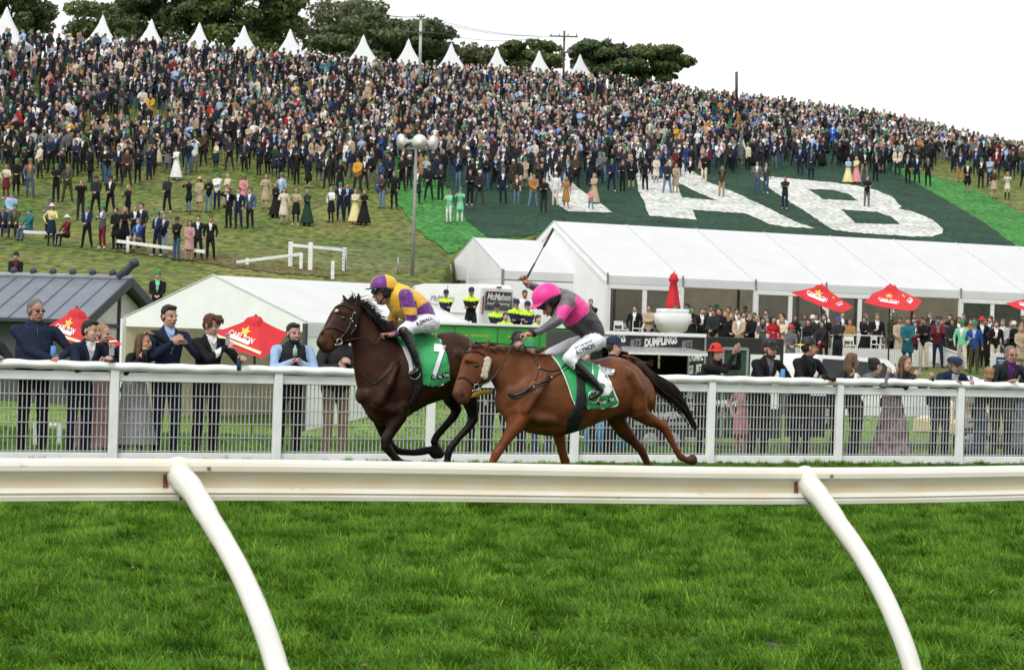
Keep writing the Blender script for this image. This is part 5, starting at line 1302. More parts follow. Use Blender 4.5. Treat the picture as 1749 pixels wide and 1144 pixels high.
# jockey 1
sp1 = [('loft', [((664, 484), (660, 515), .10), ((676, 482), (663, 524), .155), ((695, 487), (671, 537), .19), ((715, 499), (684, 545), .175), ((731, 514), (698, 552), .165), ((739, 530), (708, 566), .17), ((740, 545), (716, 570), .16)], jA, 0),
       ('limb', [(668, 500, 9, 0), (655, 500, 9, .0)], jS, 0),
       ('limb', [(693, 505, 15, .17), (697, 520, 14, .20), (702, 538, 12.5, .22), (704, 558, 11.5, .20)], jB, 0), ('limb', [(704, 558, 11.5, .20), (690, 566, 10, .16), (676, 570, 7, .12)], jB, 0), ('limb', [(680, 569.5, 6, .13), (664, 572, 5.5, .10)], jS, 0),
       ('limb', [(682, 505, 13, -.15), (676, 530, 12, -.18), (668, 552, 11, -.16)], jA, 0), ('limb', [(668, 552, 11, -.16), (656, 562, 7, -.10), (652, 566, 5.5, -.06)], jB, 0),
       ('limb', [(728, 552, 21, .10), (735, 553, 20, .10)], jW, 0), ('limb', [(728, 552, 20, .12), (706, 556, 17, .20), (690, 564, 13, .24)], jW, 0), ('limb', [(725, 552, 19, -.12), (690, 556, 16, -.24), (655, 560, 12.5, -.26)], jW, 0),
       ('limb', [(690, 566, 12.5, .25), (698, 580, 10.5, .28), (706, 600, 9, .31), (713, 622, 7.5, .32)], jK, 0), ('limb', [(660, 562, 12, -.26), (672, 585, 10, -.29), (690, 615, 8, -.31)], jK, 0),
       ('limb', [(715, 626, 7.5, .32), (713, 634, 7, .32), (702, 639, 5.5, .33)], jK, 0), ('limb', [(690, 618, 8, -.31), (680, 628, 6, -.31)], jK, 0)]
def inpoly(x, y, poly):
 r_ = np.zeros(len(x), bool)
 for i in range(len(poly)):
  (x1, y1), (x2, y2) = poly[i], poly[i - 1]
  if y1 == y2: continue
  r_ ^= ((y1 > y) != (y2 > y)) & (x < (x2 - x1) * (y - y1) / (y2 - y1) + x1)
 return r_
def lat_of(T, c): return (c - np.array(T.p0)) @ np.array(NV)
def silks1(c, t):
 x, y = px_of(c); t = t.copy(); la = lat_of(T1, c); silk = (t == jA) | (t == jB); near = la > .145
 t[silk & ~near] = jA; t[silk & ~near & (y > 548) & (x < 672)] = jB
 t[silk & ((x - 704) * .55 + (y - 518) * .9 > 12) & (x > 706)] = jB
 arm = silk & inpoly(x, y, [(681, 508), (700, 507), (712, 516), (714, 560), (700, 576), (670, 580), (668, 566), (690, 556), (684, 530)]) & (la > .13)
 t[arm] = jB; t[arm & (y > 525) & (y < 537)] = jA; return t
d = jockey(T1, sp1, '', silks1, None, None)
def chead(T, px, py, lat, face, hpitch, k=1.0):
 """head centre and rotation; face: photo direction yaw (radians, + = image right)"""
 return T(px, py, lat), Matrix.Rotation(face, 3, 'Z') @ Matrix.Rotation(hpitch, 3, 'X')
def remap(hd, mp):
 for h in hd: h['t'] = np.array([mp.get(int(q_), 0) for q_ in h['t']])
 return hd
hc1, hR1 = chead(T1, 655, 501, .0, -1.25, .15)
hd = remap(head_blobs(hc1, hR1, False, 2, 'closed', False, 1.0), {SK: 0, EYE: 6, LIP: 7, TEETH: 8, BROW: 5})
hn = hand_fist(T1, 664, 571, .10, (-12, 0)); hn['t'] = hn['t'] * 0
hn2 = hand_fist(T1, 655, 566, -.06, (-10, 2)); hn2['t'] = hn2['t'] * 0
M_lip = mat('lips', (.30, .085, .075), .5); M_tee = mat('teeth_and_eye_white', (.62, .60, .56), .4); M_iris = mat('iris_dark', (.012, .010, .010), .2); M_brow = mat('eyebrow_dark', (.02, .014, .010), .8)
j1 = empty('jockey', T1.p0, 0, 'jockey in yellow and purple silks crouched on the dark bay horse number 7', 'person', 'jockeys')
bd1 = merge([d] + hd + [hn, hn2]); link('body', blobmesh('jockey_body', bd1), j1, [SKIN[1], M_yel, M_pur, M_bre, M_boot, M_brow, M_iris, M_lip, M_tee], True)
def helmet(j, c, R, ma, mb, k=1.0, quarters=True, goggles=True):
 def L(x, y, z): return Vector(c) + R @ (Vector((x, y, z)) * k)
 m = MB(); n = 32; rows = 12; vs = []
 for i in range(rows + 1):
  ph = -0.12 + (math.pi / 2 + .12) * i / rows
  for j_ in range(n):
   th = 2 * math.pi * j_ / n; rr = 1.06 * math.cos(ph) ** .85 if math.cos(ph) > 0 else 0
   z = .056 + .122 * math.sin(ph) - (.022 * max(0, math.sin(th)) if i < 3 else 0) * 1
   vs.append(L(.112 * rr * math.cos(th), .018 + .136 * rr * math.sin(th), z))
 b0 = 0
 for i in range(rows):
  for j_ in range(n):
   th = 2 * math.pi * (j_ + .5) / n; qd = int(((th + .0) % (2 * math.pi)) / (math.pi / 2))
   m.v += [vs[i * n + j_], vs[i * n + (j_ + 1) % n], vs[(i + 1) * n + (j_ + 1) % n], vs[(i + 1) * n + j_]]; m.f.append((b0, b0 + 1, b0 + 2, b0 + 3)); b0 += 4
   m.m.append(((qd + 1) % 2) if quarters else 0); m.sm.append(True)
 h = m.build('helmet', [ma, mb], j, True)
 bm = bmesh.new(); bm.from_mesh(h.data); bmesh.ops.remove_doubles(bm, verts=bm.verts, dist=.0005); bmesh.ops.recalc_face_normals(bm, faces=bm.faces); bm.to_mesh(h.data); bm.free()
 m = MB(); a0 = [L(.106 * math.sin(q_), .018 - .130 * math.cos(q_), .048) for q_ in np.linspace(-1.15, 1.15, 11)]; a1 = [L(.112 * math.sin(q_), .018 - (.135 + .060 * math.cos(q_ * 1.25)), .036) for q_ in np.linspace(-1.15, 1.15, 11)]
 dn = R @ Vector((0, 0, -.008))
 m.add(a0 + a1 + [p + dn for p in a0] + [p + dn for p in a1], [f_ for i in range(10) for f_ in ((i, i + 1, 12 + i, 11 + i), (22 + i, 33 + i, 34 + i, 23 + i), (11 + i, 12 + i, 34 + i, 33 + i))], 0, True); m.build('peak', ma if not quarters else BLACK, j, True)
 m = MB(); ring_ = [L(.114 * math.cos(t_), .018 + .138 * math.sin(t_), .050 - .016 * max(0, math.sin(t_))) for t_ in np.linspace(0, 2 * math.pi, 33)]; m.tube(ring_, .006, 6)
 for sx in (-1, 1):
  m.tube([L(sx * .113, .03, .045), L(sx * .095, .0, -.04), L(sx * .045, -.045, -.118)], .007, 6); m.tube([L(sx * .100, .09, .03), L(sx * .105, .05, -.01), L(sx * .085, .0, -.05)], .006, 6)
 m.build('harness', BLACK, j, True)
 b_ = Blob()
 for sx in (-1, 1): b_.ell(L(sx * .080, .03, -.010), (.022, .055, .055), 0, R)
 b_.ell(L(0, .075, -.005), (.07, .045, .055), 0, R); dd = b_.fuse(.008, 2); link('ear_padding', blobmesh('pad', dd), j, BLACK, True)
 if goggles:
  m = MB(); b_ = Blob(); b_.ell(L(.034, -.088, .004), (.036, .022, .026), 0, R); b_.ell(L(-.034, -.088, .004), (.036, .022, .026), 0, R); m.add(b_.v, b_.f, 0, True); m.build('goggles', DARKGLASS, j, True)
  m = MB(); m.tube([L(.114 * math.sin(t_), .018 - .120 * math.cos(t_), .004 + .012 * abs(t_)) for t_ in np.linspace(-1.9, 1.9, 15)], .007, 6); m.build('goggle_strap', BLACK, j, True)
helmet(j1, T1(653, 499, .0), Matrix.Rotation(-1.25, 3, 'Z') @ Matrix.Rotation(.05, 3, 'X'), M_pur, M_yel, 1.0)
bj1 = BVHTree.FromPolygons([Vector(v) for v in bd1['v'].tolist()], bd1['f'])
letters(bj1, 'B.SMALL', (712, 556), (739, 545), 5.5, .006, 'lettering', LEATHER, j1, bold=.02)
# jockey 2
sp2 = [('loft', [((957, 492), (950, 520), .10), ((968, 494), (955, 535), .15), ((984, 502), (962, 552), .185), ((1000, 517), (970, 562), .18), ((1014, 534), (982, 570), .17), ((1024, 550), (994, 576), .165), ((1028, 562), (1004, 586), .16)], jA, 0),
       ('limb', [(955, 510, 9, 0), (944, 512, 9, .0)], jS, 0),
       ('limb', [(971, 516, 16, .15), (962, 530, 14, .19), (953, 546, 12.5, .22)], jB, 0), ('limb', [(953, 546, 12.5, .22), (938, 556, 10, .20), (922, 566, 7.5, .17), (912, 568, 6, .15)], jA, 0), ('limb', [(913, 569, 6, .15), (900, 571, 5.5, .13)], jS, 0),
       ('limb', [(958, 508, 14, -.14), (942, 500, 12.5, -.26), (924, 494, 11, -.34)], jA, 0), ('limb', [(924, 494, 10.5, -.34), (910, 489, 8.5, -.30), (901, 485, 6.5, -.26)], jA, 0), ('limb', [(902, 485, 6, -.26), (897, 482, 6, -.24)], jS, 0),
       ('limb', [(1015, 584, 20, .08), (1018, 584, 20, .08)], jW, 0), ('limb', [(1014, 584, 19, .12), (992, 595, 17, .19), (972, 612, 13.5, .24)], jW, 0), ('limb', [(1008, 582, 18, -.12), (975, 590, 15.5, -.22), (940, 604, 12, -.26)], jW, 0),
       ('limb', [(972, 612, 13, .24), (984, 623, 11.5, .27)], jW, 0), ('limb', [(984, 622, 12, .27), (1000, 638, 10.5, .30), (1014, 652, 9, .32), (1024, 664, 8, .33)], jK, 0), ('limb', [(940, 606, 12, -.26), (955, 630, 10, -.29), (968, 655, 8, -.31)], jK, 0),
       ('limb', [(1026, 666, 7.5, .33), (1020, 673, 7, .33), (1009, 680, 5.5, .34)], jK, 0)]
def silks2(c, t):
 x, y = px_of(c); t = t.copy(); la = lat_of(T2, c); silk = (t == jA) | (t == jB); t[silk] = jA
 t[silk & inpoly(x, y, [(984, 500), (1008, 518), (1030, 545), (1034, 590), (990, 590), (962, 560), (976, 557), (990, 546), (1007, 531), (1005, 521)])] = jG
 pk = inpoly(x, y, [(951, 525), (967, 520), (983, 526), (981, 514), (985, 503), (1005, 520), (1008, 531), (990, 547), (976, 558), (962, 556), (966, 547), (952, 540)])
 t[silk & pk & (la > .02)] = jB; return t
d = jockey(T2, sp2, '', silks2, None, None)
hc2, hR2 = chead(T2, 940, 520, .02, -1.15, .75)
hd = remap(head_blobs(hc2, hR2, False, 2, 'closed', False, 1.0), {SK: 0, EYE: 6, LIP: 7, TEETH: 8, BROW: 9})
hn = hand_fist(T2, 900, 571, .13, (-12, 1)); hn['t'] = hn['t'] * 0
hn2 = hand_fist(T2, 900, 484, -.25, (-3, -10)); hn2['t'] = hn2['t'] * 0
j2 = empty('jockey', T2.p0, 0, 'jockey in pink and grey silks with whip raised on the chestnut horse number 5', 'person', 'jockeys')
bd2 = merge([d] + hd + [hn, hn2]); link('body', blobmesh('jockey_body', bd2), j2, [SKIN[1], M_gsilk, M_pink, M_bre, M_boot, M_dsilk, M_iris, M_lip, M_tee, M_brow], True)
helmet(j2, T2(935, 517, .02), Matrix.Rotation(-1.2, 3, 'Z') @ Matrix.Rotation(.55, 3, 'X'), M_pink, M_pink, 1.06, False)
bj2 = BVHTree.FromPolygons([Vector(v) for v in bd2['v'].tolist()], bd2['f'])
letters(bj2, 'A.LYNCH', (984, 606), (1015, 592), 6.5, .006, 'lettering', LEATHER, j2, bold=.03)
letters(bj2, 'OFF THE TRACK', (982, 597), (1012, 583), 3.2, .006, 'lettering', LEATHER, j2, bold=.015)
m = MB(); m.tube([T2(911, 567, .15), T2(908, 570, .15)], .048, 12); m.build('wristband', BLACK, j2, True)
# whip: held, so a thing of its own
wh = MB(); a_, b_ = T2(899, 476, -.25), T2(945, 391, -.30)
wh.tube([a_ - (b_ - a_) * .10, a_.lerp(b_, .30), a_.lerp(b_, .32), a_.lerp(b_, .62), a_.lerp(b_, .66), b_], [.012, .010, .006, .0055, .013, .014], 10)
tag(wh.build('whip', LEATHER), 'black padded riding whip raised above the pink helmet', 'whip')
# reins
for j, T, bit, hand, mid, lat in ((j1, T1, (584, 583), (652, 571), ((600, 580), (625, 577), (640, 588)), .13), (j2, T2, (818, 658), (889, 571), ((834, 652), (852, 632), (874, 592)), .15)):
 m = MB(); pts = [T(*bit, lat)] + [T(*q_, lat + .03) for q_ in mid] + [T(*hand, lat)]; m.tube(smooth_path(pts, 5), .007, 6)
 m.build('rein', M_tack, e1 if T is T1 else e2, True)
m = MB(); m.tube(smooth_path([T2(889, 566, .15), T2(878, 580, .16), T2(872, 592, .12), T2(884, 596, .14), T2(893, 588, .16), T2(898, 600, .12)], 5), .007, 6); m.build('rein', M_tack, e2, True)
# stirrup
for j, T, c in ((j1, T1, (708, 641, .33)), (j2, T2, (1014, 681, .34))):
 p = T(*c); m = MB(); m.tube([p + DV * .06 * math.cos(a) + UP * (.06 * math.sin(a) + .02) for a in np.linspace(0, 2 * math.pi, 15)], .006, 6); m.tube([p + UP * .08, p + UP * .35 - NV * .05], .006, 5); m.build('stirrup', M_steel, e1 if T is T1 else e2, True)
# OUTER FENCE
F0 = Vector((0, 28.1, 0)); SP = 2.1; T0 = .955
M_fp = mat('worn_white_fence_paint', (.80, .82, .80), .5, .07, 3, .12, 14, dirt=((.16, .15, .11), 9, .68))
M_wire2 = mat('galvanised_wire', (.46, .47, .46), .5, .15, 10, metal=.2)
fe = empty('rail_fence', (0, 0, 0), 0, 'white fence with padded top rail and wire panels along the far track edge', 'fence')
ks = list(range(-7, 9)); tpos = [T0 + SP * k for k in ks]
def fq(t, n=0.0, z=0.0): return F0 + DV * t + NV * n + UP * z
for t in tpos:
 m = MB(); m.obox(fq(t, .03, .58), DV * .052, NV * .04, UP * .58); m.build('post', M_fp, fe, bevel=.006)
for i in range(len(tpos) - 1):
 a, b = tpos[i], tpos[i + 1]
 m = MB(); vs = []; n = 14; K = 21
 for k in range(K):
  t = a + (b - a) * k / (K - 1); sag = .012 * math.sin(math.pi * k / (K - 1)) * math.cos(i * 2.1) + .006 * math.sin(k * 1.3 + i); pin = 1 - .13 * math.exp(-((k - 10) / 1.1) ** 2) * (i % 2) - .10 * math.exp(-((k - 19) / 1.3) ** 2)
  for j in range(n):
   an = 2 * math.pi * j / n; vs.append(fq(t, .01 + .085 * math.cos(an), 1.165 + sag + .058 * math.sin(an) * pin))
 m.add(vs, [(k * n + j, k * n + (j + 1) % n, (k + 1) * n + (j + 1) % n, (k + 1) * n + j) for k in range(K - 1) for j in range(n)], 0, True); m.build('top_rail', M_fp, fe)
 m = MB(); m.obox(fq((a + b) / 2, 0, 1.045), DV * (SP / 2 - .053), NV * .022, UP * .055); m.build('rail_board', M_fp, fe, bevel=.005)
 m = MB(); m.obox(fq((a + b) / 2, 0, .055), DV * (SP / 2 - .053), NV * .022, UP * .055); m.build('kick_board', M_fp, fe, bevel=.005)
 m = MB()
 nb = 37
 for k in range(nb):
  t = a + .08 + (SP - .16) * k / (nb - 1); m.obox(fq(t, -.03, .55), DV * .0054, NV * .006, UP * .45)
 for k in range(6): m.obox(fq((a + b) / 2, -.018, .13 + .172 * k), DV * (SP / 2 - .06), NV * .005, UP * .0055)
 m.build('wire_panel', M_wire2, fe)
# RUNNING RAIL (foreground)
R0 = Vector((0, 8.2, 0)); M_pvcr = mat('cream_white_plastic_rail', (.74, .72, .64), .42, .04, 4, .04, 8, col2=(.68, .64, .52), spec=.4, dirt=((.30, .20, .11), 9, .64))
M_stain = mat('yellowed_channel', (.66, .56, .36), .5, .12, 5, col2=(.70, .64, .48))
rr = empty('running_rail', (0, 0, 0), 0, 'cream white plastic running rail on curved gooseneck posts nearest the camera', 'racecourse rail')
def rq(t, n=0.0, z=0.0): return R0 + DV * t + NV * n + UP * z
tp_ = [-1.316, 1.346]; step_ = tp_[1] - tp_[0]; tps = [tp_[0] + step_ * k for k in (-2, -1, 0, 1, 2, 3)]
prof = [(-.05, .030), (-.045, .062), (-.015, .075), (.02, .075), (.045, .066), (.052, .052), (.052, .034), (.046, .030), (.040, .026), (.026, .022), (.022, .014), (.022, -.028), (.034, -.034), (.050, -.036), (.054, -.044), (.046, -.050), (.054, -.056), (.052, -.072), (.02, -.076), (-.05, -.074)]
def rz(t):
 u = (t - tp_[1]) / step_; return 1.135 - .018 * math.exp(-(u * 1.6) ** 2) - .006 * math.sin(t * 1.1)
for i in range(5):
 a, b = tps[i] + .004, tps[i + 1] - .004; m = MB(); vs = []; K = 13; n = len(prof)
 for k in range(K):
  t = a + (b - a) * k / (K - 1); z = rz(t)
  for (y_, z_) in prof: vs.append(rq(t, y_, z + z_))
 fs = []; mi = []
 for k in range(K - 1):
  for j in range(n):
   m.add([], []); fs.append((k * n + j, k * n + (j + 1) % n, (k + 1) * n + (j + 1) % n, (k + 1) * n + j)); mi.append(1 if j in (10,) else 0)
 m.add(vs, fs, 0); m.m[-len(mi):] = mi
 m.build('rail_section', [M_pvcr, M_stain], rr)
# gooseneck: traced in the photograph, in the upright plane square to the rail
for gi, (t, path) in enumerate(((tp_[0], [(316, 812), (332, 842), (357, 884), (385, 930), (410, 976), (432, 1024), (449, 1066), (463, 1106), (474, 1144), (484, 1190)]), (tp_[1], [(1388, 826), (1404, 854), (1432, 893), (1463, 936), (1490, 980), (1514, 1026), (1534, 1072), (1549, 1112), (1559, 1146), (1568, 1190)]), (tps[0], None), (tps[1], None), (tps[4], None), (tps[5], None))):
 base = rq(t); m = MB()
 if path:
  pts = []
  for (x, y) in path:
   r_ = ray(x, y); tt = (base - ORG).dot(DV) / r_.dot(DV); p = ORG + r_ * tt; pts.append(p)
  pts[0] = rq(t, .03, rz(t) + .015)
  last = pts[-1]; pts.append(Vector((last.x + .02, last.y - .03, max(-.2, last.z - .45)))); pts.append(Vector((pts[-1].x, pts[-1].y, -.3)))
  gref = [p - base for p in pts]
 else: pts = [base + q_ for q_ in gref]
 rad = [.046, .042, .038] + [.0365] * (len(pts) - 3)
 m.tube(smooth_path(pts, 4), [rad[min(len(rad) - 1, i // 4)] for i in range((len(pts) - 1) * 4 + 1)], 16); g_ = m.build('gooseneck_post', mat('white_plastic_pipe', (.66, .66, .60), .38, .05, 5, spec=.4, dirt=((.36, .30, .20), 14, .66)), rr)
 m = MB(); b_ = Blob(); b_.tube([rq(t, .010, rz(t) + .055), rq(t, .020, rz(t) - .060)], [(.048, .030), (.036, .028)], 0, 16, up=NV); b_.ell(rq(t, .035, rz(t) + .02), (.05, .05, .06)); dd = b_.fuse(.008, 3)
 link('bell_end', blobmesh('bell', dd), rr, M_pvcr)
 m = MB(); c = rq(t - .062, .024, rz(t) - .005); m.obox(c + DV * .012, DV * .008, NV * .004, UP * .022); m.build('rust_stain', mat('rust', (.20, .06, .03), .9, .3, 20), rr)
 p = pts[1].lerp(pts[2], .25); sp = p + NV * .02 + DV * .038; b_ = Blob(); b_.ell(sp, (.010, .010, .011)); m = MB(); m.add(b_.v, b_.f, 0, True); m.build('red_screw', mat('red_screw_cap', (.42, .08, .06), .5), rr)
# VEHICLES AND TRAILERS
M_body = mat('white_vehicle_paint', (.74, .75, .75), .22, .03, 2, spec=.5, coat=.5); M_tyre = mat('tyre', (.018, .018, .018), .8, .1)
def frame3(p, along, z0=0):
 a = Vector(along).normalized(); b = Vector((-a.y, a.x, 0))
 return lambda x, y, z: Vector((p.x, p.y, z0)) + a * x + b * y + UP * z
def wheel(q, x, y, z, r, w_, e, face=-1):
 """wheel with axis along local y"""
 ax = (q(0, 1, 0) - q(0, 0, 0)); c = q(x, y, z)
 m = MB(); m.tube([c - ax * w_ / 2, c - ax * w_ * .42, c + ax * w_ * .42, c + ax * w_ / 2], [r * .93, r, r, r * .93], 20)
 wo_ = m.build('wheel', M_tyre, e); m = MB(); m.tube([c + ax * face * w_ * .50, c + ax * face * (w_ * .50 + .012)], [r * .62, r * .60], 18); m.tube([c + ax * face * (w_ * .5 + .012), c + ax * face * (w_ * .5 + .03)], [r * .16, r * .12], 10)
 for k in range(7):
  a = 2 * math.pi * k / 7; d_ = (q(1, 0, 0) - q(0, 0, 0)) * math.cos(a) + UP * math.sin(a); m.bar(c + ax * face * (w_ * .5 + .016) + d_ * r * .14, c + ax * face * (w_ * .5 + .016) + d_ * r * .56, r * .12, .012, up=ax)
 m.build('rim', METAL, wo_)
def shell_van(e, q, L, W_, prof, mt, name='body'):
 """side profile (x, z) closed, bowed across the width"""
 m = MB(); n = len(prof); rows = [(-W_ / 2, .0), (-W_ / 2 * .995, .0), (-W_ / 2 * .9, 0), (0, 0), (W_ / 2 * .9, 0), (W_ / 2 * .995, 0), (W_ / 2, 0)]
 zt = max(z for _, z in prof); vs = []
 tum = lambda x, y, z: y * (1 - .09 * max(0, (z - .95) / (zt - .95)))
 for yy, _ in rows:
  k = abs(yy) / (W_ / 2); sh = .05 * k ** 6
  for x, z in prof:
   cx = sum(p_[0] for p_ in prof) / n; vs.append(q(cx + (x - cx) * (1 - sh * .5), tum(x, yy, z), z - sh * .6 * (z > 1.2)))
 fs = [(i * n + j, i * n + (j + 1) % n, (i + 1) * n + (j + 1) % n, (i + 1) * n + j) for i in range(len(rows) - 1) for j in range(n)]
 fs += [tuple(range(n))[::-1], tuple((len(rows) - 1) * n + j for j in range(n))]
 m.add(vs, fs, 0); return m.build(name, mt, e, bevel=.02), tum
# white delivery van seen from its rear right corner
vp = P(808, 575, 71.5); vz = ground_at(vp.x, vp.y)
va = Vector((-.80, .60, 0)).normalized()
van = empty('delivery_van', (0, 0, 0), 0, 'white delivery van with black rear window lettering parked before the small tent', 'van')
rr_c = P(880, 552, 71); rr_c.z = 0
qv = frame3(rr_c, va, vz)
# body: local x 0..4.9, y 0..1.95
vprof = [(0, .35), (4.9, .35), (4.9, .85), (4.55, 1.05), (3.75, 1.22), (2.95, 1.90), (2.5, 1.97), (.15, 1.97), (0.0, 1.85)]
qvv = lambda x, y, z: qv(x, y + .97, z)
sgn = 1
bvan, tum = shell_van(van, qvv, 4.9, 1.94, vprof, M_body)
def vside(x, z, off=.012): 
 y = tum(x, .97, z) + off; return qvv(x, y, z)
nearY = 1
def van_patch(name, pts, mt, off=.015, parent=None, side=1):
 m = MB(); vs = [qvv(x, side * (tum(x, .97, z) + off) , z) for x, z in pts]; m.add(vs, [tuple(range(len(vs)))]); return m.build(name, mt, parent or van)
# which side faces the camera?
side = 1 if (qvv(2, 1, 1) - ORG).length < (qvv(2, -1, 1) - ORG).length else -1
w_ = van_patch('side_window', [(3.05, 1.25), (3.80, 1.22), (3.35, 1.55), (2.98, 1.80), (2.98, 1.30)], DARKGLASS, .014, None, side)
van_patch('door_line', [(2.90, .45), (2.93, .45), (2.93, 1.85), (2.90, 1.85)], M_seam, .013, None, side); van_patch('door_line', [(1.45, .45), (1.47, .45), (1.47, 1.9), (1.45, 1.9)], M_seam, .013, None, side); van_patch('door_line', [(.15, .95), (2.9, .97), (2.9, 1.0), (.15, .98)], M_seam, .013, None, side)
van_patch('door_handle', [(1.6, 1.0), (1.8, 1.0), (1.8, 1.05), (1.6, 1.05)], BLACK, .03, None, side)
for x in (.85, 3.95): wheel(qvv, x, side * .86, .33, .34, .22, van, side)
def rear_patch(name, pts, mt, off=.02, parent=None):
 m = MB(); vs = [qvv(-off + (.08 * max(0, z - 1.1)) * 0, y, z) for y, z in pts]; m.add(vs, [tuple(range(len(vs)))]); return m.build(name, mt, parent or van)
rw = rear_patch('rear_window', [(-.74, 1.10), (.74, 1.10), (.70, 1.72), (-.70, 1.72)], DARKGLASS, .018)
for sx in (-1, 1): rear_patch('tail_lamp', [(sx * .90, .95), (sx * .82, .95), (sx * .80, 1.55), (sx * .88, 1.55)], mat('tail_lamp', (.30, .02, .02), .2, .1), .02)
rear_patch('brake_lamp', [(-.15, 1.84), (.15, 1.84), (.15, 1.90), (-.15, 1.90)], mat('brake_lamp', (.25, .02, .02), .3), .02)
rear_patch('number_plate', [(-.26, .62), (.26, .62), (.26, .75), (-.26, .75)], mat('plate', (.5, .5, .5), .5), .02); rear_patch('door_gap', [(-.006, .45), (.006, .45), (.006, 1.9), (-.006, 1.9)], M_seam, .016)
m = MB(); m.obox(qvv(-.06, 0, .45), (qvv(1, 0, 0) - qvv(0, 0, 0)) * .08, (qvv(0, 1, 0) - qvv(0, 0, 0)) * .93, UP * .10); m.build('bumper', BLACK, van, bevel=.02)
m = MB(); c = qvv(3.45, side * 1.12, 1.32); m.obox(c, (qvv(1, 0, 0) - qvv(0, 0, 0)) * .10, (qvv(0, 1, 0) - qvv(0, 0, 0)) * .10, UP * .13); m.build('wing_mirror', BLACK, van, bevel=.03)
def flat_text(txt, origin, ux, uy, width, name, mt, parent, bold=.02, shear=0.0, h=None):
 v_, f_ = textgeo(txt, 1.0, bold=bold, shear=shear); x0 = min(v[0] for v in v_); x1 = max(v[0] for v in v_); s_ = width / (x1 - x0)
 sy = s_ if h is None else h / max(v[1] for v in v_)
 vs = [origin + ux * ((v[0] - x0) * s_) + uy * (v[1] * sy) for v in v_]; return link(name, mesh(name, vs, f_), parent, mt)
rdir = (qvv(0, 1, 0) - qvv(0, 0, 0)) * (-side); 
# reading direction on the rear: from image left to right
ex_ = qvv(0, 1, 0) - qvv(0, 0, 0); ex_ = ex_ if ex_.x > 0 else -ex_
o_ = [qvv(-.03, s, 1.45) for s in (-.66, .66)]; o_ = min(o_, key=lambda p: p.x / p.y)
flat_text('McMahon', o_, ex_, UP, 1.30, 'lettering', M_prt, van, .03, .3, .22)
flat_text('Family Catering', o_ - UP * .17, ex_, UP, 1.25, 'lettering', M_prt, van, .01, .2, .10)
ex2 = qvv(1, 0, 0) - qvv(0, 0, 0); ex2 = ex2 if ex2.x > 0 else -ex2
o2_ = min([vside2 for vside2 in (qvv(2.15, side * (tum(0, .97, 1.4) + .02), 1.38), qvv(1.0, side * (tum(0, .97, 1.4) + .02), 1.38))], key=lambda p: p.x / p.y)
flat_text('McMahon', o2_, ex2, UP, 1.0, 'lettering', M_seam, van, .0, .3, .18); flat_text('Family Catering', o2_ - UP * .16, ex2, UP, .9, 'lettering', M_seam, van, .0, .2, .07)
# green food trailer behind the horses
M_green = mat('green_food_trailer', (.035, .22, .045), .35, .12, 1.2, spec=.5)
tr = empty('food_trailer', (0, 0, 0), 0, 'long green food trailer with gold script panels behind the two horses', 'food trailer')
G0 = P(702, 551, 52); G1 = line_pt(Vector((G0.x, G0.y, 0)), 992); Lg = (G1 - Vector((G0.x, G0.y, 0))).length; g0 = Vector((G0.x, G0.y, 0)); zb = -.25; zt = G0.z - .02
def gq(t, n, z): return g0 + DV * t + NV * n + UP * z
m = MB(); m.obox(gq(Lg / 2, -1.1, (zb + zt) / 2), DV * Lg / 2, NV * 1.1, UP * (zt - zb) / 2); m.build('body', M_green, tr, bevel=.02)
m = MB(); m.obox(gq(Lg / 2, -1.1, zt + .03), DV * (Lg / 2 + .05), NV * 1.18, UP * .03); m.build('roof_edge', M_body, tr)
for k in range(4):
 a = Lg * (k + .02) / 4; b = Lg * (k + .98) / 4
 m = MB(); m.obox(gq((a + b) / 2, .012, zt - .28), DV * (b - a) / 2, NV * .008, UP * .24); m.build('panel', mat('bright_green_panel', (.04, .30, .05), .4, .15, 1.5), tr)
 M_scr = mat('gold_script', (.42, .40, .03), .5)
 flat_text(['Good Food', 'Fresh Daily', 'Hot Snacks', 'Welcome'][k] if False else ['~~~~~~~', '~ ~~~~~', '~~~~ ~~', '~~~~~~'][k], gq(a + .25, .022, zt - .34), DV, UP, (b - a) * .6, 'gold_scroll', M_scr, tr, .01, .2, .12)
 m = MB(); m.obox(gq((a + b) / 2 + .2, .012, zt - .95), DV * (b - a) * .36, NV * .01, UP * .36); fr = m.build('hatch', mat('dark_hatch', (.015, .02, .016), .4), tr)
 m = MB(); m.obox(gq((a + b) / 2 + .2, .05, zt - .60), DV * (b - a) * .40, NV * .06, UP * .03); m.build('hatch_hood', BLACK, fr)
 m = MB(); m.obox(gq((a + b) / 2 + .2, .024, zt - .98), DV * (b - a) * .28, NV * .005, UP * .26); m.build('menu_panel', mat('menu_green', (.03, .16, .05), .4, .3, 4), fr)
 b_ = Blob(); r_ = random.Random(k)
 for _ in range(7): b_.ell(gq(b - .25 + r_.uniform(-.16, .16), .02, zt - .98 + r_.uniform(-.16, .16)), (.08, .02, .08))
 dd = b_.fuse(.03, 1); link('food_picture', blobmesh('food', dd), tr, mat('fried_food_print', (.55, .30, .08), .6, .4, 18, col2=(.30, .10, .03)))
for a in (Lg * .35, Lg * .65): wheel(lambda x, y, z: gq(x, -y, z), a, -.0, .05, .32, .2, tr, -1)
# black dumpling trailer
dt = empty('food_trailer', (0, 0, 0), 0, 'black dumpling food trailer with raised serving hatch and bold white lettering', 'food trailer')
M_blk = mat('black_trailer_wrap', (.012, .012, .013), .35, .15, 2, spec=.5)
D0_ = P(1008, 567, 43.5); dz0 = -.72; dzt = D0_.z; d0 = Vector((D0_.x, D0_.y, 0))
def dq(t, n, z): return d0 + DV * t + NV * n + UP * z
tcorner = (line_pt(d0, 1204) - d0).dot(DV); 
h0 = dz0 + .38
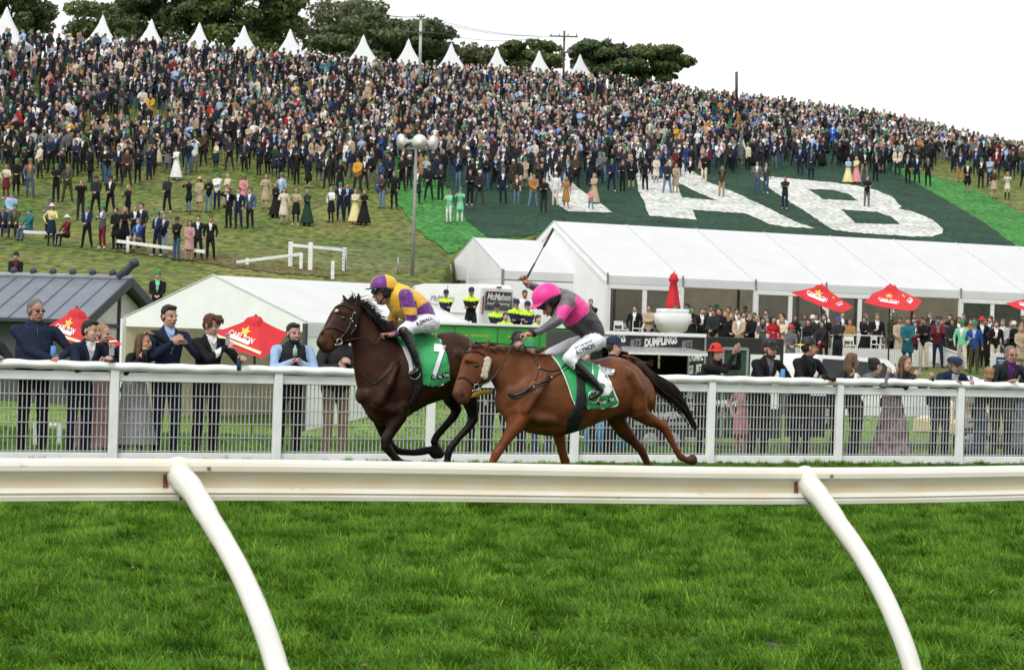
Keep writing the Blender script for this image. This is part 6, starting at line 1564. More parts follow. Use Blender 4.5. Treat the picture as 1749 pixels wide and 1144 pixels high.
# front wall with an opening for the hatch
op0, op1, oz0, oz1 = .3, (line_pt(d0, 1176) - d0).dot(DV), dz0 + 1.25, dzt - .32
m = MB()
for a, b, z0_, z1_ in ((0, op0, h0, dzt), (op1, tcorner, h0, dzt), (op0, op1, oz1, dzt), (op0, op1, h0, oz0)): m.obox(dq((a + b) / 2, -.03, (z0_ + z1_) / 2), DV * (b - a) / 2, NV * .03, UP * (z1_ - z0_) / 2)
m.build('front_wall', M_blk, dt)
m = MB(); m.obox(dq(tcorner / 2, -2.1, (h0 + dzt) / 2), DV * tcorner / 2, NV * .03, UP * (dzt - h0) / 2); m.obox(dq(0.02, -1.08, (h0 + dzt) / 2), DV * .03, NV * 1.0, UP * (dzt - h0) / 2); m.build('rear_wall', M_blk, dt)
m = MB(); m.obox(dq(tcorner / 2, -1.05, h0), DV * tcorner / 2, NV * 1.02, UP * .04); m.obox(dq(tcorner / 2, -1.05, dzt - .02), DV * tcorner / 2, NV * 1.1, UP * .02); m.build('floor_and_roof', M_body, dt)
m = MB(); m.obox(dq(tcorner / 2, .0, dzt + .015), DV * (tcorner / 2 + .02), NV * .04, UP * .02); m.build('roof_trim', M_frame, dt)
m = MB(); m.obox(dq(tcorner, .012, (h0 + dzt) / 2), DV * .02, NV * .025, UP * (dzt - h0) / 2); m.obox(dq(op1, .012, (oz0 + oz1) / 2), DV * .018, NV * .02, UP * (oz1 - oz0) / 2 * .98); m.build('corner_trim', METAL, dt)
# right end: plain black with door
Ls = (line_pt(d0, 1340) - d0).dot(DV)
m = MB(); m.obox(dq((tcorner + Ls) / 2 + .03, -1.05, (h0 + dzt) / 2 - .02), DV * ((Ls - tcorner) / 2 - .0), NV * 1.0, UP * (dzt - h0) / 2); m.build('rear_box', M_blk, dt, bevel=.02)
dr0 = (line_pt(d0, 1236) - d0).dot(DV); dr1 = (line_pt(d0, 1278) - d0).dot(DV)
m = MB(); m.bar(dq(dr0, -.03, h0), dq(dr0, -.03, dzt - .25), .06, .06, up=NV); m.bar(dq(dr1, -.03, h0), dq(dr1, -.03, dzt - .25), .06, .06, up=NV); m.bar(dq(dr0, -.03, dzt - .26), dq(dr1, -.03, dzt - .26), .06, .06); fr = m.build('door_frame', METAL, dt)
m = MB(); m.obox(dq((dr0 + dr1) / 2, -.038, (h0 + dzt) / 2 - .1), DV * (dr1 - dr0) / 2 * .93, NV * .008, UP * (dzt - h0) / 2 * .82); m.build('doorway', mat('green_interior', (.02, .05, .025), .6, .6, 3), fr)
wx0 = (line_pt(d0, 1284) - d0).dot(DV); wx1 = (line_pt(d0, 1334) - d0).dot(DV)
m = MB(); m.obox(dq((wx0 + wx1) / 2, -.035, dzt - .95), DV * (wx1 - wx0) / 2, NV * .01, UP * .58); m.build('white_panel', M_body, dt)
# lettering rows in bands
def wtext(txt, t, z, w_, h, rise=.12):
 d_ = (DV + UP * rise).normalized(); u_ = (UP - DV * rise).normalized()
 flat_text(txt, dq(t, .006, z), d_, u_, w_, 'lettering', M_prt if txt != 'JETS' else mat('grey_print', (.20, .20, .21), .6), dt, .05, .25, h)
t = .05; i = 0
while t < tcorner - .6:
 wtext('DUMPLINGS', t, dzt - .27, .80, .17); wtext('JETS', 0, 0, 1, 1) if False else None
 if t + 1.1 < tcorner: wtext('JETS', t + .86, dzt - .27, .30, .14)
 t += 1.22
for r_i, z in enumerate(np.arange(dzt - .55, dz0 + .5, -.26)):
 w_ = tcorner - op1 - .06
 if r_i % 2 == 0: wtext('UMPLI' if r_i % 4 else 'DUMPL', op1 + .03, z, w_, .17)
 else: wtext('GS', op1 + .03, z, w_ * .36, .17); wtext('JET', op1 + .03 + w_ * .46, z + .04, w_ * .5, .15)
for r_i in range(2):
 for k in range(3): wtext(('DUMPLINGS', 'JETS')[(k + r_i) % 2], .1 + k * 1.35, dz0 + 1.02 - .27 * r_i, .95 if (k + r_i) % 2 == 0 else .5, .14, .04)
# raised hatch
ha, hb = dq(op0, .02, oz1 + .02), dq(op1, .02, oz1 + .02); out = NV * 1.15 + UP * (-.10)
m = MB(); th = UP * .03; v = [ha, hb, hb + out, ha + out]; m.add(v + [x + th for x in v], [(0, 1, 2, 3), (4, 7, 6, 5), (0, 4, 5, 1), (1, 5, 6, 2), (2, 6, 7, 3), (3, 7, 4, 0)])
hp = m.build('hatch', mat('black_white_hatch_print', (.45, .45, .44), .4, .3, 30, col2=(.02, .02, .02)), dt); m = MB(); m.bar(hb, hb + out, .03, .05); m.bar(ha + out, hb + out, .03, .05); m.build('hatch_edge', M_frame, hp)
m = MB(); m.obox(dq((op0 + op1) / 2, .15, oz0), DV * (op1 - op0) / 2, NV * .18, UP * .02); m.build('counter', METAL, dt)
for a in (tcorner * .52, tcorner * .72): wheel(lambda x, y, z: dq(x, -y, z), a, -.02, dz0 + .30, .29, .2, dt, -1)
m = MB(); m.obox(dq(tcorner * .62, .02, dz0 + .66), DV * .62, NV * .05, UP * .04); m.build('mudguard', METAL, dt)
# white car behind the men in black, pale ute cabin, golf buggy
def small_car(label, cat, name, px, py, D, L, al, prof, glass, zg=None, mt=M_body, W_=1.75):
 e = empty(name, (0, 0, 0), 0, label, cat); p = P(px, py, D); z = ground_at(p.x, p.y) if zg is None else zg
 q_ = frame3(Vector((p.x, p.y, 0)), al, z); b_, tm = shell_van(e, q_, L, W_, prof, mt)
 sd = 1 if (q_(L / 2, 1, 1) - ORG).length < (q_(L / 2, -1, 1) - ORG).length else -1
 for g in glass:
  m = MB(); vs = [q_(x, sd * (tm(x, W_ / 2, z_) + .012), z_) for x, z_ in g]; m.add(vs, [tuple(range(len(vs)))]); m.build('window', DARKGLASS, e)
 for x in (L * .18, L * .82): wheel(q_, x, sd * (W_ / 2 - .08), .31, .31, .2, e, sd)
 return e, q_, sd, tm
DX = tuple(DV)
small_car('white utility car parked behind the man with the camera', 'car', 'parked_car', 1322, 640, 47, 4.7, DX, [(0, .3), (4.7, .3), (4.7, .85), (4.3, 1.0), (3.2, 1.05), (2.5, 1.60), (.6, 1.66), (.2, 1.0), (0, .95)], [[(.55, 1.08), (1.45, 1.08), (1.45, 1.54), (.75, 1.56)], [(1.55, 1.08), (2.75, 1.08), (2.35, 1.50), (1.55, 1.53)]], zg=-.18)
small_car('white hatchback roof showing behind the curly blonde head', 'car', 'parked_car', 1625, 660, 46, 4.1, DX, [(0, .3), (4.1, .3), (4.1, .8), (3.5, .95), (2.7, 1.45), (.8, 1.48), (.2, 1.0), (0, .9)], [[(.75, 1.0), (1.5, 1.0), (1.5, 1.38), (.95, 1.38)], [(1.6, 1.0), (2.9, 1.0), (2.5, 1.36), (1.6, 1.38)]], zg=-.45)
e = empty('golf_buggy', (0, 0, 0), 0, 'cream and grey golf buggy with plastic-wrapped load behind the wire panels', 'golf buggy')
p = line_pt(F0 - NV * 1.7, 1632); q_ = frame3(p, DX, 0)
m = MB(); pr = [(0, .32), (1.5, .32), (1.55, .6), (1.5, .86), (.75, .84), (.6, .62), (.2, .6), (0, .55)]
n = len(pr); m.add([q_(x, y, z) for y in (0, 1.1) for x, z in pr], [(j, (j + 1) % n, n + (j + 1) % n, n + j) for j in range(n)] + [tuple(range(n))[::-1], tuple(range(n, 2 * n))]); m.build('body', mat('cream_buggy_panel', (.62, .50, .28), .3, .06), e, bevel=.03)
m = MB(); m.obox(q_(.35, -.01, .5), (q_(1, 0, 0) - q_(0, 0, 0)) * .3, Vector((0, .01, 0)), UP * .12); m.build('side_panel', mat('grey_buggy_panel', (.45, .45, .46), .4), e)
for x in (.3, 1.25): wheel(q_, x, .02, .22, .24, .16, e, -1)
m = MB()
for x in (.1, 1.4): m.bar(q_(x, .1, .5), q_(x + .05, .1, 1.75), .03, .03, up=DV)
m.build('canopy_pole', METAL, e)
m = MB(); m.obox(q_(.75, .5, 1.78), (q_(1, 0, 0) - q_(0, 0, 0)) * .85, (q_(0, 1, 0) - q_(0, 0, 0)) * .55, UP * .03); m.build('canopy', M_body, e, bevel=.02) if False else None
b_ = Blob(); r_ = random.Random(8)
for _ in range(9): b_.ell(q_(.75 + r_.uniform(-.3, .3), .4 + r_.uniform(-.2, .2), 1.0 + r_.uniform(-.08, .12)), (.22, .2, .15))
dd = b_.fuse(.03, 2); link('wrapped_load', blobmesh('load', dd), e, mat('clear_wrap', (.55, .57, .60), .15, .3, 12, .8, 10, spec=.7))
# FURNITURE BY THE MARQUEE
M_pk = mat('white_picket', (.74, .75, .73), .5, .06, 8)
def picket(px0, px1, ytop0, D, label, n):
 e = empty('picket_fence', (0, 0, 0), 0, label, 'picket fence', 'white picket fences by the marquee'); a = P(px0, ytop0, D); a0 = Vector((a.x, a.y, 0)); b0 = line_pt(a0, px1); L = (b0 - a0).length; zt = a.z; zb = zt - .88
 me = None
 for k in range(n):
  t = L * (k + .5) / n; c = a0 + DV * t
  if me is None:
   m = MB(); m.add([(-.038, -.012, 0), (.038, -.012, 0), (.038, -.012, .83), (0, -.012, .88), (-.038, -.012, .83), (-.038, .012, 0), (.038, .012, 0), (.038, .012, .83), (0, .012, .88), (-.038, .012, .83)],
                  [(0, 1, 2, 3, 4), (9, 8, 7, 6, 5), (0, 5, 6, 1), (1, 6, 7, 2), (2, 7, 8, 3), (3, 8, 9, 4), (4, 9, 5, 0)]); o = m.build('picket', M_pk, e); me = o.data
  else: o = link('picket', me, e)
  o.location = c + UP * zb; o.rotation_euler = (0, 0, TH)
 for z in (zb + .22, zb + .66):
  m = MB(); m.bar(a0 + UP * z - NV * .03, a0 + DV * L + UP * z - NV * .03, .03, .07); m.build('fence_rail', M_pk, e)
 return e, a0, L, zt
picket(1290, 1425, 590, 76, 'white picket fence panel left of the standing man in dark uniform', 34)
picket(1437, 1553, 593, 76, 'white picket fence panel between the man in dark uniform and the gateway', 32)
pe, pa0, pL, pzt = picket(1558, 1650, 597, 77, 'white picket fence panel ending at the open gateway', 26)
pe2, pa2, pL2, pz2 = picket(1692, 1790, 602, 74, 'white picket fence panel with small blue sign at the right edge', 26)
sg = empty('blue_sign', (0, 0, 0), 0, 'small navy blue sign with white words on the right picket fence', 'sign')
m = MB(); c = pa2 + DV * .42 + NV * .04 + UP * (pz2 - .30); m.obox(c, DV * .19, NV * .008, UP * .15); m.build('board', mat('navy_sign', (.015, .05, .16), .4), sg)
flat_text('MEMBERS', c - DV * .15 + NV * .012 + UP * .01, DV, UP, .30, 'lettering', M_prt, sg, .02, 0, .05); flat_text('ONLY', c - DV * .09 + NV * .012 - UP * .08, DV, UP, .18, 'lettering', M_prt, sg, .02, 0, .05)
# ramp rail
e = empty('ramp', (0, 0, 0), 0, 'white boarded ramp side sloping down behind the picket fence', 'ramp'); m = MB(); a, b = P(1530, 566, 79), P(1640, 604, 76)
m.add([a, b, b - UP * .55, a - UP * .75], [(0, 1, 2, 3)]); m.add([x - NV * .05 for x in (a, b, b - UP * .55, a - UP * .75)], [(0, 1, 2, 3)]); m.build('side_board', M_pk, e); m = MB(); m.bar(a, b, .06, .06); m.build('hand_rail', M_frame, e)
M_furn = mat('white_plastic_furniture', (.72, .73, .72), .4, .05)
def table(px, py, D, label):
 p = P(px, py, D); g = p.z - 1.02; e = empty('bar_table', (p.x, p.y, g), TH, label, 'table', 'white bar tables'); m = MB(); m.box(-.75, .75, -.32, .32, .98, 1.02); m.build('table_top', M_furn, e, bevel=.01)
 for sx in (-1, 1):
  for sy in (-1, 1): m = MB(); m.bar((sx * .68, sy * .26, 0), (sx * .66, sy * .25, .98), .05, .05, up=(0, 1, 0)); m.build('leg', M_furn, e)
def chair(px, py, D, label, rz=0, group='white bar stools'):
 p = P(px, py, D); g = p.z - 1.05; e = empty('bar_stool', (p.x, p.y, g), TH + rz, label, 'stool', group); m = MB(); m.box(-.19, .19, -.19, .19, .70, .74); m.build('seat', M_furn, e)
 for sx in (-1, 1):
  for sy in (-1, 1): m = MB(); m.bar((sx * .20, sy * .20, 0), (sx * .17, sy * .17, 1.05 if sy > 0 else .70), .03, .03, up=(0, 1, 0)); m.build('leg', M_furn, e)
 m = MB(); m.box(-.17, .17, .16, .18, .88, 1.05); m.build('backrest', M_furn, e)
table(1472, 572, 78, 'tall white bar table beside the marquee, left of the stool'); chair(1500, 573, 77.4, 'white bar stool at the right end of the tall bar table', .4)
chair(1452, 574, 77.2, 'white bar stool at the left end of the tall bar table', -.3); table(1390, 560, 78.5, 'white table behind the seated women in front of the windows')
for i, (x, y) in enumerate(((1060, 548), (1075, 552), (1090, 546))): chair(x, y, 80, ['white chair just inside the glazed corner of the marquee', 'white chair standing between two others by the marquee corner window', 'white chair nearest the man in the dark suit by the marquee window'][i], .5 * i)
# bathtub-shaped planter (white tub)
e = empty('tub', (0, 0, 0), 0, 'big white lidded ice tub standing before the marquee', 'ice tub'); c = P(1148, 560, 70); m = MB()
def rect_ring(w_, d_, z, n=24):
 out = []
 for k in range(n):
  a = 2 * math.pi * k / n; cc, ss = math.cos(a), math.sin(a); out.append(c + DV * (1.12 * w_ * math.copysign(abs(cc) ** .45, cc)) + NV * (d_ * math.copysign(abs(ss) ** .45, ss)) + UP * z)
 return out
rings = [(.30, .2, -.25), (.30, .2, -.15), (.42, .3, -.08), (.46, .32, .08), (.50, .34, .12), (.54, .36, .46), (.50, .33, .48)]
vs = []; [vs.extend(rect_ring(*r_)) for r_ in rings]; n = 24; m.add(vs, [(i * n + k, i * n + (k + 1) % n, (i + 1) * n + (k + 1) % n, (i + 1) * n + k) for i in range(len(rings) - 1) for k in range(n)] + [tuple(range(n))[::-1]], 0, True); m.build('tub_body', M_furn, e)
m = MB(); vs = []; [vs.extend(rect_ring(*r_)) for r_ in ((.46, .33, .48), (.47, .34, .60), (.44, .31, .63))]; m.add(vs, [(i * n + k, i * n + (k + 1) % n, (i + 1) * n + (k + 1) % n, (i + 1) * n + k) for i in range(2) for k in range(n)] + [tuple(2 * n + k for k in range(n))], 0, True); m.build('lid', M_furn, e)
m = MB(); m.tube([c - UP * .25, c - UP * 1.1], [.33, .33], 12); m.build('pedestal', M_furn, e)
# slim dark conifer in the marquee doorway
e = empty('potted_conifer', (0, 0, 0), 0, 'slim dark potted conifer standing by the marquee post', 'plant'); c = P(1522, 590, 79); r_ = random.Random(2); m = MB()
for _ in range(700):
 z = r_.uniform(.25, 2.0); rr_ = (.24 * (1 - (z / 2.2) ** 2) + .03) * r_.random() ** .5; a = r_.uniform(0, 6.28); p = c + Vector((math.cos(a) * rr_, math.sin(a) * rr_, z)); d_ = Vector((r_.uniform(-1, 1), r_.uniform(-1, 1), r_.uniform(.2, 1))) * .07; s2 = Vector((r_.uniform(-1, 1), r_.uniform(-1, 1), 0)) * .03
 m.add([p - s2, p + s2, p + d_], [(0, 1, 2)])
m.build('foliage', LM[0], e); m = MB(); m.tube([c, c + UP * 1.6], [.03, .01], 6); m.build('stem', M_bark, e); m = MB(); m.tube([c, c + UP * .3], [.14, .18], 12); m.build('pot', BLACK, e)
# A-frame and banner seen through the wire
e = empty('banner', (0, 0, 0), 0, 'blue and teal patterned banner bag on the grass behind the chestnut horse', 'banner'); c = line_pt(F0 - NV * 2.2, 1040); m = MB()
b_ = Blob(); b_.ell(c + UP * .28, (.34, .2, .34)); b_.ell(c + UP * .2 + DV * .2, (.25, .2, .2)); dd = b_.fuse(.03, 2); link('bag', blobmesh('bag', dd), e, mat('teal_blue_print', (.02, .25, .32), .5, .5, 6, col2=(.03, .10, .35)))
e = empty('banner', (0, 0, 0), 0, 'black banner with pale letters hung behind the wire right of the little girl', 'banner'); a = line_pt(F0 - NV * 1.2, 1345); b = line_pt(F0 - NV * 1.2, 1412)
m = MB(); m.bar(a + UP * .62, b + UP * .62, .02, .62); m.build('cloth', M_blk, e); flat_text('VA', a + NV * .02 + UP * .48 + DV * .1, DV, UP, .38, 'lettering', mat('lilac_print', (.45, .46, .60), .6), e, .03, 0, .30)
# low white rail on the lawn at left
e = empty('lawn_rail', (0, 0, 0), 0, 'low white bar on white stubs on the lawn behind the man in sunglasses', 'rail'); a = line_pt(F0 - NV * 3.4, 66); b = line_pt(F0 - NV * 3.2, 106); m = MB(); m.bar(a + UP * .30, b + UP * .30, .05, .05); m.build('bar', M_pk, e)
for p in (a, b): m = MB(); m.bar(p, p + UP * .30, .05, .05, up=DV); m.build('stub', M_pk, e)
# bolts and joint gaps of the running rail
for t in tps:
 for z_ in (.045, -.05):
  m = MB(); c = rq(t + .10, .056, rz(t) + z_); m.tube([c, c + NV * .006], .007, 8); m.build('bolt', mat('rusty_bolt', (.22, .12, .07), .7, .3), rr)
 m = MB(); m.obox(rq(t, .03, rz(t)), DV * .003, NV * .03, UP * .07); m.build('joint_gap', mat('dark_gap', (.08, .06, .045), .9), rr)
# PEOPLE AT THE FENCE
def person_mats(skin, top, shirt, bot, shoe, hair):
 return [skin, top, shirt, bot, shoe, hair, M_iris, M_lip, M_tee, hair]
M_floral = mat('pink_black_floral_cloth', (.55, .36, .38), .8, .3, 9, col2=(.08, .05, .05)); M_fg = mat('blue_grey_floral_cloth', (.30, .34, .40), .8, .3, 16, col2=(.06, .075, .10)); M_sparkle = mat('grey_sparkle_cloth', (.52, .52, .53), .6, .5, 90, col2=(.16, .16, .17))
def fence_person(label, px, py, h=1.8, nh=-.20, yaw=0.0, hyaw=0, hpitch=.0, hroll=0, L=None, R=None, top='black', shirt='white', bot='black', skin=0, hair='short', hcol='dark', lod=2, hat=None, mats=None, nb=None, **kw):
 """px, py: head centre in the photograph; nh: its offset from the fence line (negative = behind)"""
 kw.setdefault('pl', (-.7, -.3, -1)); kw.setdefault('pr', (.7, -.3, -1)); yw = TH + yaw; bh = h / 1.78
 hp = on_plane(px, py, F0, NV, nh); want = hp.z; best = None
 for ln in np.linspace(0, 1.05, 43):
        # head centre of the figure for this lean
  T_ = lambda y, z: (y * math.cos(ln) - (z - .95) * math.sin(ln) + math.sin(ln) * .14, .95 + (z - .95) * math.cos(ln) + y * math.sin(ln))
  y0, z0 = T_(-.035, 1.46); y1, z1_ = T_(0, 1.6); y2, z2 = T_(0, 1.46); l_ = math.hypot(y1 - y2, z1_ - z2)
  hy = y0 + (y1 - y2) / l_ * .04; hz = z0 + (z1_ - z2) / l_ * .04 + .148
  e_ = abs(hz * bh - want)
  if best is None or e_ < best[0]: best = (e_, ln, hy * bh, hz * bh)
 _, ln, hy, hz = best
 fwd = Vector((math.sin(yw), -math.cos(yw), 0)); base = Vector((hp.x, hp.y, 0)) - fwd * (-hy); base.z = want - hz if want > hz else 0
 if abs(base.z) > .06: base.z = base.z if base.z > 0 else 0
 def tgt(q_):
  if q_ is None: return None
  return on_plane(q_[0], q_[1], F0, NV, q_[2] if len(q_) > 2 else -.03) - base
 body, info = figure(h, yw, ln, tgt(L), tgt(R), hyaw=hyaw, hpitch=hpitch, hroll=hroll, hair=hair, lod=2, seed=px * .01, **kw)
 e = empty('person', base, 0, label, 'person', 'spectators leaning on the track fence')
 ms = mats or person_mats(SKIN[skin], C(top), C(shirt), C(bot) if isinstance(bot, str) else bot, SHOE, HAIR[hcol])
 link('body', blobmesh('person_body', body), e, ms)
 if info['hair'] is not None:
  dh = info['hair'].fuse(.0075, 2); v = dh['v']; nn = np.array([noise.noise(Vector((p[0] * 70, p[1] * 70, p[2] * 22))) for p in v]); c_ = np.array(info['head']); dr = v - c_; dr /= np.maximum(np.linalg.norm(dr, axis=1), 1e-6)[:, None]
  dh['v'] = (v + dr * (nn * .007)[:, None]).astype(np.float32); dh['t'] = dh['t'] * 0; link('hair', blobmesh('hair', dh), e, HAIR[hcol])
 hc, HR_, hs = info['head'], info['R'], info['hs']
 if hat: hat(e, hc, HR_, hs)
 return e, info, base
def sunglasses(e, c, R, k, up=0.0):
 def L(x, y, z): return Vector(c) + R @ (Vector((x, y, z)) * k)
 m = MB(); b_ = Blob()
 for sx in (-1, 1): b_.ell(L(sx * .034, -.091 + up * .35, .000 + up), (.029, .010, .017), 0, R)
 m.add(b_.v, b_.f, 0, True); m.tube([L(-.012, -.099 + up * .35, .006 + up), L(.012, -.099 + up * .35, .006 + up)], .004, 6)
 for sx in (-1, 1): m.tube([L(sx * .060, -.088 + up * .35, .006 + up), L(sx * .085, .0, .004 + up)], .0035, 5)
 m.build('sunglasses', DARKGLASS, e)
def glasses(e, c, R, k):
 def L(x, y, z): return Vector(c) + R @ (Vector((x, y, z)) * k)
 m = MB()
 for sx in (-1, 1): m.tube([L(sx * .033 + .024 * math.cos(a), -.100, .000 + .019 * math.sin(a)) for a in np.linspace(0, 2 * math.pi, 13)], .0028, 5); m.tube([L(sx * .058, -.095, .004), L(sx * .085, .0, .004)], .003, 5)
 m.build('glasses', BLACK, e)
def hat_of(kind, m0, m1=None, **kw):
 def f(e, c, R, k):
  m1_ = m1 or m0
  cap_mesh(c, R, k * .97, bill=kind in ('cap', 'backcap', 'flat'), beanie=kind == 'beanie', brim=kw.get('brim', .0), flat=kind == 'flat', back=kind == 'backcap').build({'cap': 'cap', 'backcap': 'cap', 'flat': 'flat_cap', 'beanie': 'beanie', 'brim': 'hat'}[kind], [m0, m1_], e)
  if kw.get('sun'): sunglasses(e, c, R, k * 1.1, .085)
 return f
def prop(name, label, cat, px, py, n, build, rz=0, group=None):
 p = on_plane(px, py, F0, NV, n); e = empty(name, p, TH + rz, label, cat, group); build(e); return e
M_blue_can = mat('blue_stubby_holder', (.10, .28, .62), .6, .08); M_can = mat('dark_drink_can', (.02, .05, .09), .3, .3, 30, metal=.4); M_phone = mat('phone_glass', (.02, .02, .022), .1); M_phoneback = mat('silver_phone_back', (.42, .42, .44), .3, .05)
def b_can(mt, r=.033, h=.12, foam=None, tilt=0):
 def f(e):
  m = MB(); m.tube([(0, 0, -.04), (0, 0, -.038 + .004), (0, 0, h - .046), (0, 0, h - .04)], [r * .9, r, r, r * .85], 16); m.build('can', mt, e)
  if foam: m = MB(); m.tube([(0, 0, h - .042), (0, 0, h - .025)], [r * .9, r * .8], 14); m.build('froth', foam, e)
 return f
def b_phone(e):
 m = MB(); m.box(-.037, .037, -.004, .004, -.075, .075); m.build('case', M_phoneback, e, bevel=.003); m = MB(); m.box(-.033, .033, .0045, .006, -.07, .07); m.build('screen', M_phone, e); m = MB(); m.tube([(-.02, -.004, .055), (-.02, -.008, .055)], .008, 10); m.tube([(-.02, -.004, .035), (-.02, -.008, .035)], .008, 10); m.build('lens', BLACK, e)
def b_camera(e):
 m = MB(); m.box(-.07, .07, -.035, .03, -.05, .04); m.box(-.025, .025, -.03, .03, .04, .065); m.build('camera_body', BLACK, e, bevel=.008); m = MB(); m.tube([(0, -.03, -.005), (0, -.10, -.005), (0, -.16, -.005)], [.036, .036, .042], 16); m.build('camera_lens', BLACK, e); m = MB(); m.tube([(.04, 0, .04), (.04, 0, .055)], .018, 10); m.build('red_dial', mat('red_plastic', (.5, .02, .03), .4), e)
FP = fence_person
FP('man in sunglasses and dark navy fleece holding a blue drink holder', 62, 531, 1.93, -.22, hyaw=.30, L=(86, 611, .01), R=(100, 612, .01), top='navy', shirt='navy', bot='black', skin=1, hcol='grey', hair='buzz', openv=False, bulk=1.12, fat=.05, collar=True, hat=lambda e, c, R, k: sunglasses(e, c, R, k), curl=1.1)
prop('drink', 'blue foam drink holder in the hands of the man in sunglasses', 'drink', 91, 602, .02, b_can(M_blue_can))
FP('laughing dark-haired man in navy suit stretching his arm along the rail', 155, 566, 1.80, -.12, yaw=.35, hyaw=.30, hroll=.12, L=(165, 622, -.04), R=(190, 614, .03), top='navy', shirt='white', bot='navy', skin=0, hcol='dark', hair='short', mouth='smile', collar=False, curl=.8)
prop('phone', 'phone in a black and white floral case held by the laughing man', 'phone', 191, 597, .0, lambda e: (b_phone(e)), .4)
FP('person in dark sleeve at the left edge with a hand on the rail', -26, 560, 1.75, -.2, L=(-30, 612, 0), R=(4, 612, .02), top='charcoal', bot='black', openv=False, curl=.9)
FP('smiling blonde woman half hidden behind the laughing man in navy suit', 178, 571, 1.70, -.55, yaw=.2, hyaw=.35, top='black', shirt='black', bot='dusty_pink', coat=.78, bottom='gown', female=True, hair='bun', hcol='blonde', mouth='smile', openv=False)
FP('brown-haired woman in black coat holding her head in amazement', 247, 584, 1.68, -.14, yaw=.25, hyaw=.35, L=(238, 612, .0), R=(263, 572, -.12), pr=(.8, -.2, -.4), top='black', shirt='black', bot=M_sparkle, coat=.72, bottom='gown', female=True, hair='long', hcol='light_brown', mouth='open', openv=False, skin=1)
prop('drink', 'dark drink with a pale froth held over the rail by the amazed woman', 'drink', 247, 607, .03, b_can(mat('dark_stout', (.01, .008, .008), .2), .034, .12, mat('froth', (.6, .55, .45), .8)))
FP('tall dark-haired man in navy suit and pale blue shirt about to clap', 290, 541, 1.94, -.32, yaw=.1, hyaw=.15, L=(293, 585, -.10), R=(318, 588, -.08), top='navy', shirt='light_blue', bot='navy', hcol='dark', hair='short', curl=.3)
FP('fringed young man in black jacket and white collar filming with a phone', 362, 556, 1.86, -.28, yaw=.15, hyaw=.45, hpitch=.18, L=(386, 593, -.12), R=(414, 612, .05), top='black', shirt='white', bot='black', hcol='auburn', hair='fringe', mouth='smile', curl=.8, openv=True, pr=(.4, .6, -.5))
prop('phone', 'silver phone held up by the fringed young man', 'phone', 389, 579, -.10, b_phone, .5)
prop('drink', 'slim dark can dangling from the hand of the fringed young man', 'drink', 408, 627, .09, b_can(M_can, .028, .13))
FP('bearded smiling man in black vest and pale blue sleeves clasping a bottle', 502, 570, 1.80, -.12, yaw=-.05, hyaw=.1, L=(499, 617, .0), R=(511, 618, .0), top='light_blue', shirt='charcoal', bot='black', hcol='dark', hair='short', beard=True, mouth='smile', bulk=1.1, fat=.04, pl=(-1, .2, -.5), pr=(1, .2, -.5), curl=1.0, openv=False, vest=True)
prop('drink', 'small pale green bottle standing in the clasped hands of the bearded man', 'bottle', 504, 600, .0, lambda e: MB().tube([(0, 0, -.06), (0, 0, .03), (0, 0, .05), (0, 0, .075), (0, 0, .08)], [.028, .028, .013, .012, .012], 14).build('bottle', mat('pale_green_glass', (.35, .48, .42), .1), e))
FP('person in black puffer jacket and tan trousers hidden behind the dark horse head', 583, 573, 1.78, -.14, yaw=.05, hyaw=.2, L=(575, 626, -.03), R=(600, 620, .0), top='charcoal', shirt='charcoal', bot='tan', hcol='brown', openv=False, puffy=True, bulk=1.05)
FP('smiling woman in red bucket hat and black coat clapping', 1224, 603, 1.70, -.20, yaw=.45, hyaw=-.25, L=(1252, 606, -.05), R=(1262, 602, .02), top='black', shirt='black', bot='black', female=True, hair='longfwd', hcol='brown', mouth='smile', openv=False, curl=.2, pl=(-.3, .3, -1), hat=hat_of('brim', mat('red_felt', (.55, .035, .02), .9, .1, 20), brim=.035), coat=.3)
FP('bearded man in black cap and black jacket holding a blue holder', 1315, 597, 1.80, -.16, yaw=.15, hyaw=.10, hpitch=.05, L=(1331, 652, .0), R=(1346, 650, .0), top='black', shirt='grey', bot='black', skin=1, hcol='brown', hair='buzz', beard=True, bulk=1.05, fat=.02, hat=hat_of('cap', BLACK, sun=True), curl=1.1)
prop('drink', 'blue foam drink holder in the hands of the bearded man in black cap', 'drink', 1337, 640, .02, b_can(M_blue_can))
FP('man in backwards black cap seen in profile holding a camera', 1383, 594, 1.80, -.18, yaw=.25, hyaw=1.0, L=(1398, 648, .0), R=(1420, 650, .02), top='black', shirt='charcoal', bot='black', skin=1, hcol='dark', hair='buzz', hat=hat_of('backcap', BLACK, mat('yellow_bill', (.6, .5, .04), .6)), curl=.8)
prop('camera', 'black camera with red dial held over the rail by the man in cap', 'camera', 1409, 645, .02, b_camera, .6)
FP('woman with long light brown hair turned away, in charcoal jacket', 1456, 617, 1.68, -.18, yaw=.5, hyaw=1.25, L=(1452, 643, .0), R=(1470, 648, -.03), top='charcoal', shirt='charcoal', bot='black', female=True, hair='longfwd', hcol='light_brown', openv=False, curl=.9)
prop('drink', 'small white cup held by the woman with long light brown hair', 'drink', 1462, 643, .03, b_can(mat('white_cup', (.7, .7, .68), .5), .03, .09))
FP('dark-haired person in profile and grey jumper reaching forward over the rail', 1496, 626, 1.70, -.12, yaw=.6, hyaw=1.0, L=(1517, 637, .0), R=(1530, 640, -.02), top='grey', shirt='grey', bot='black', hair='bun', hcol='dark', openv=False, curl=.5, mouth='smile', female=True)
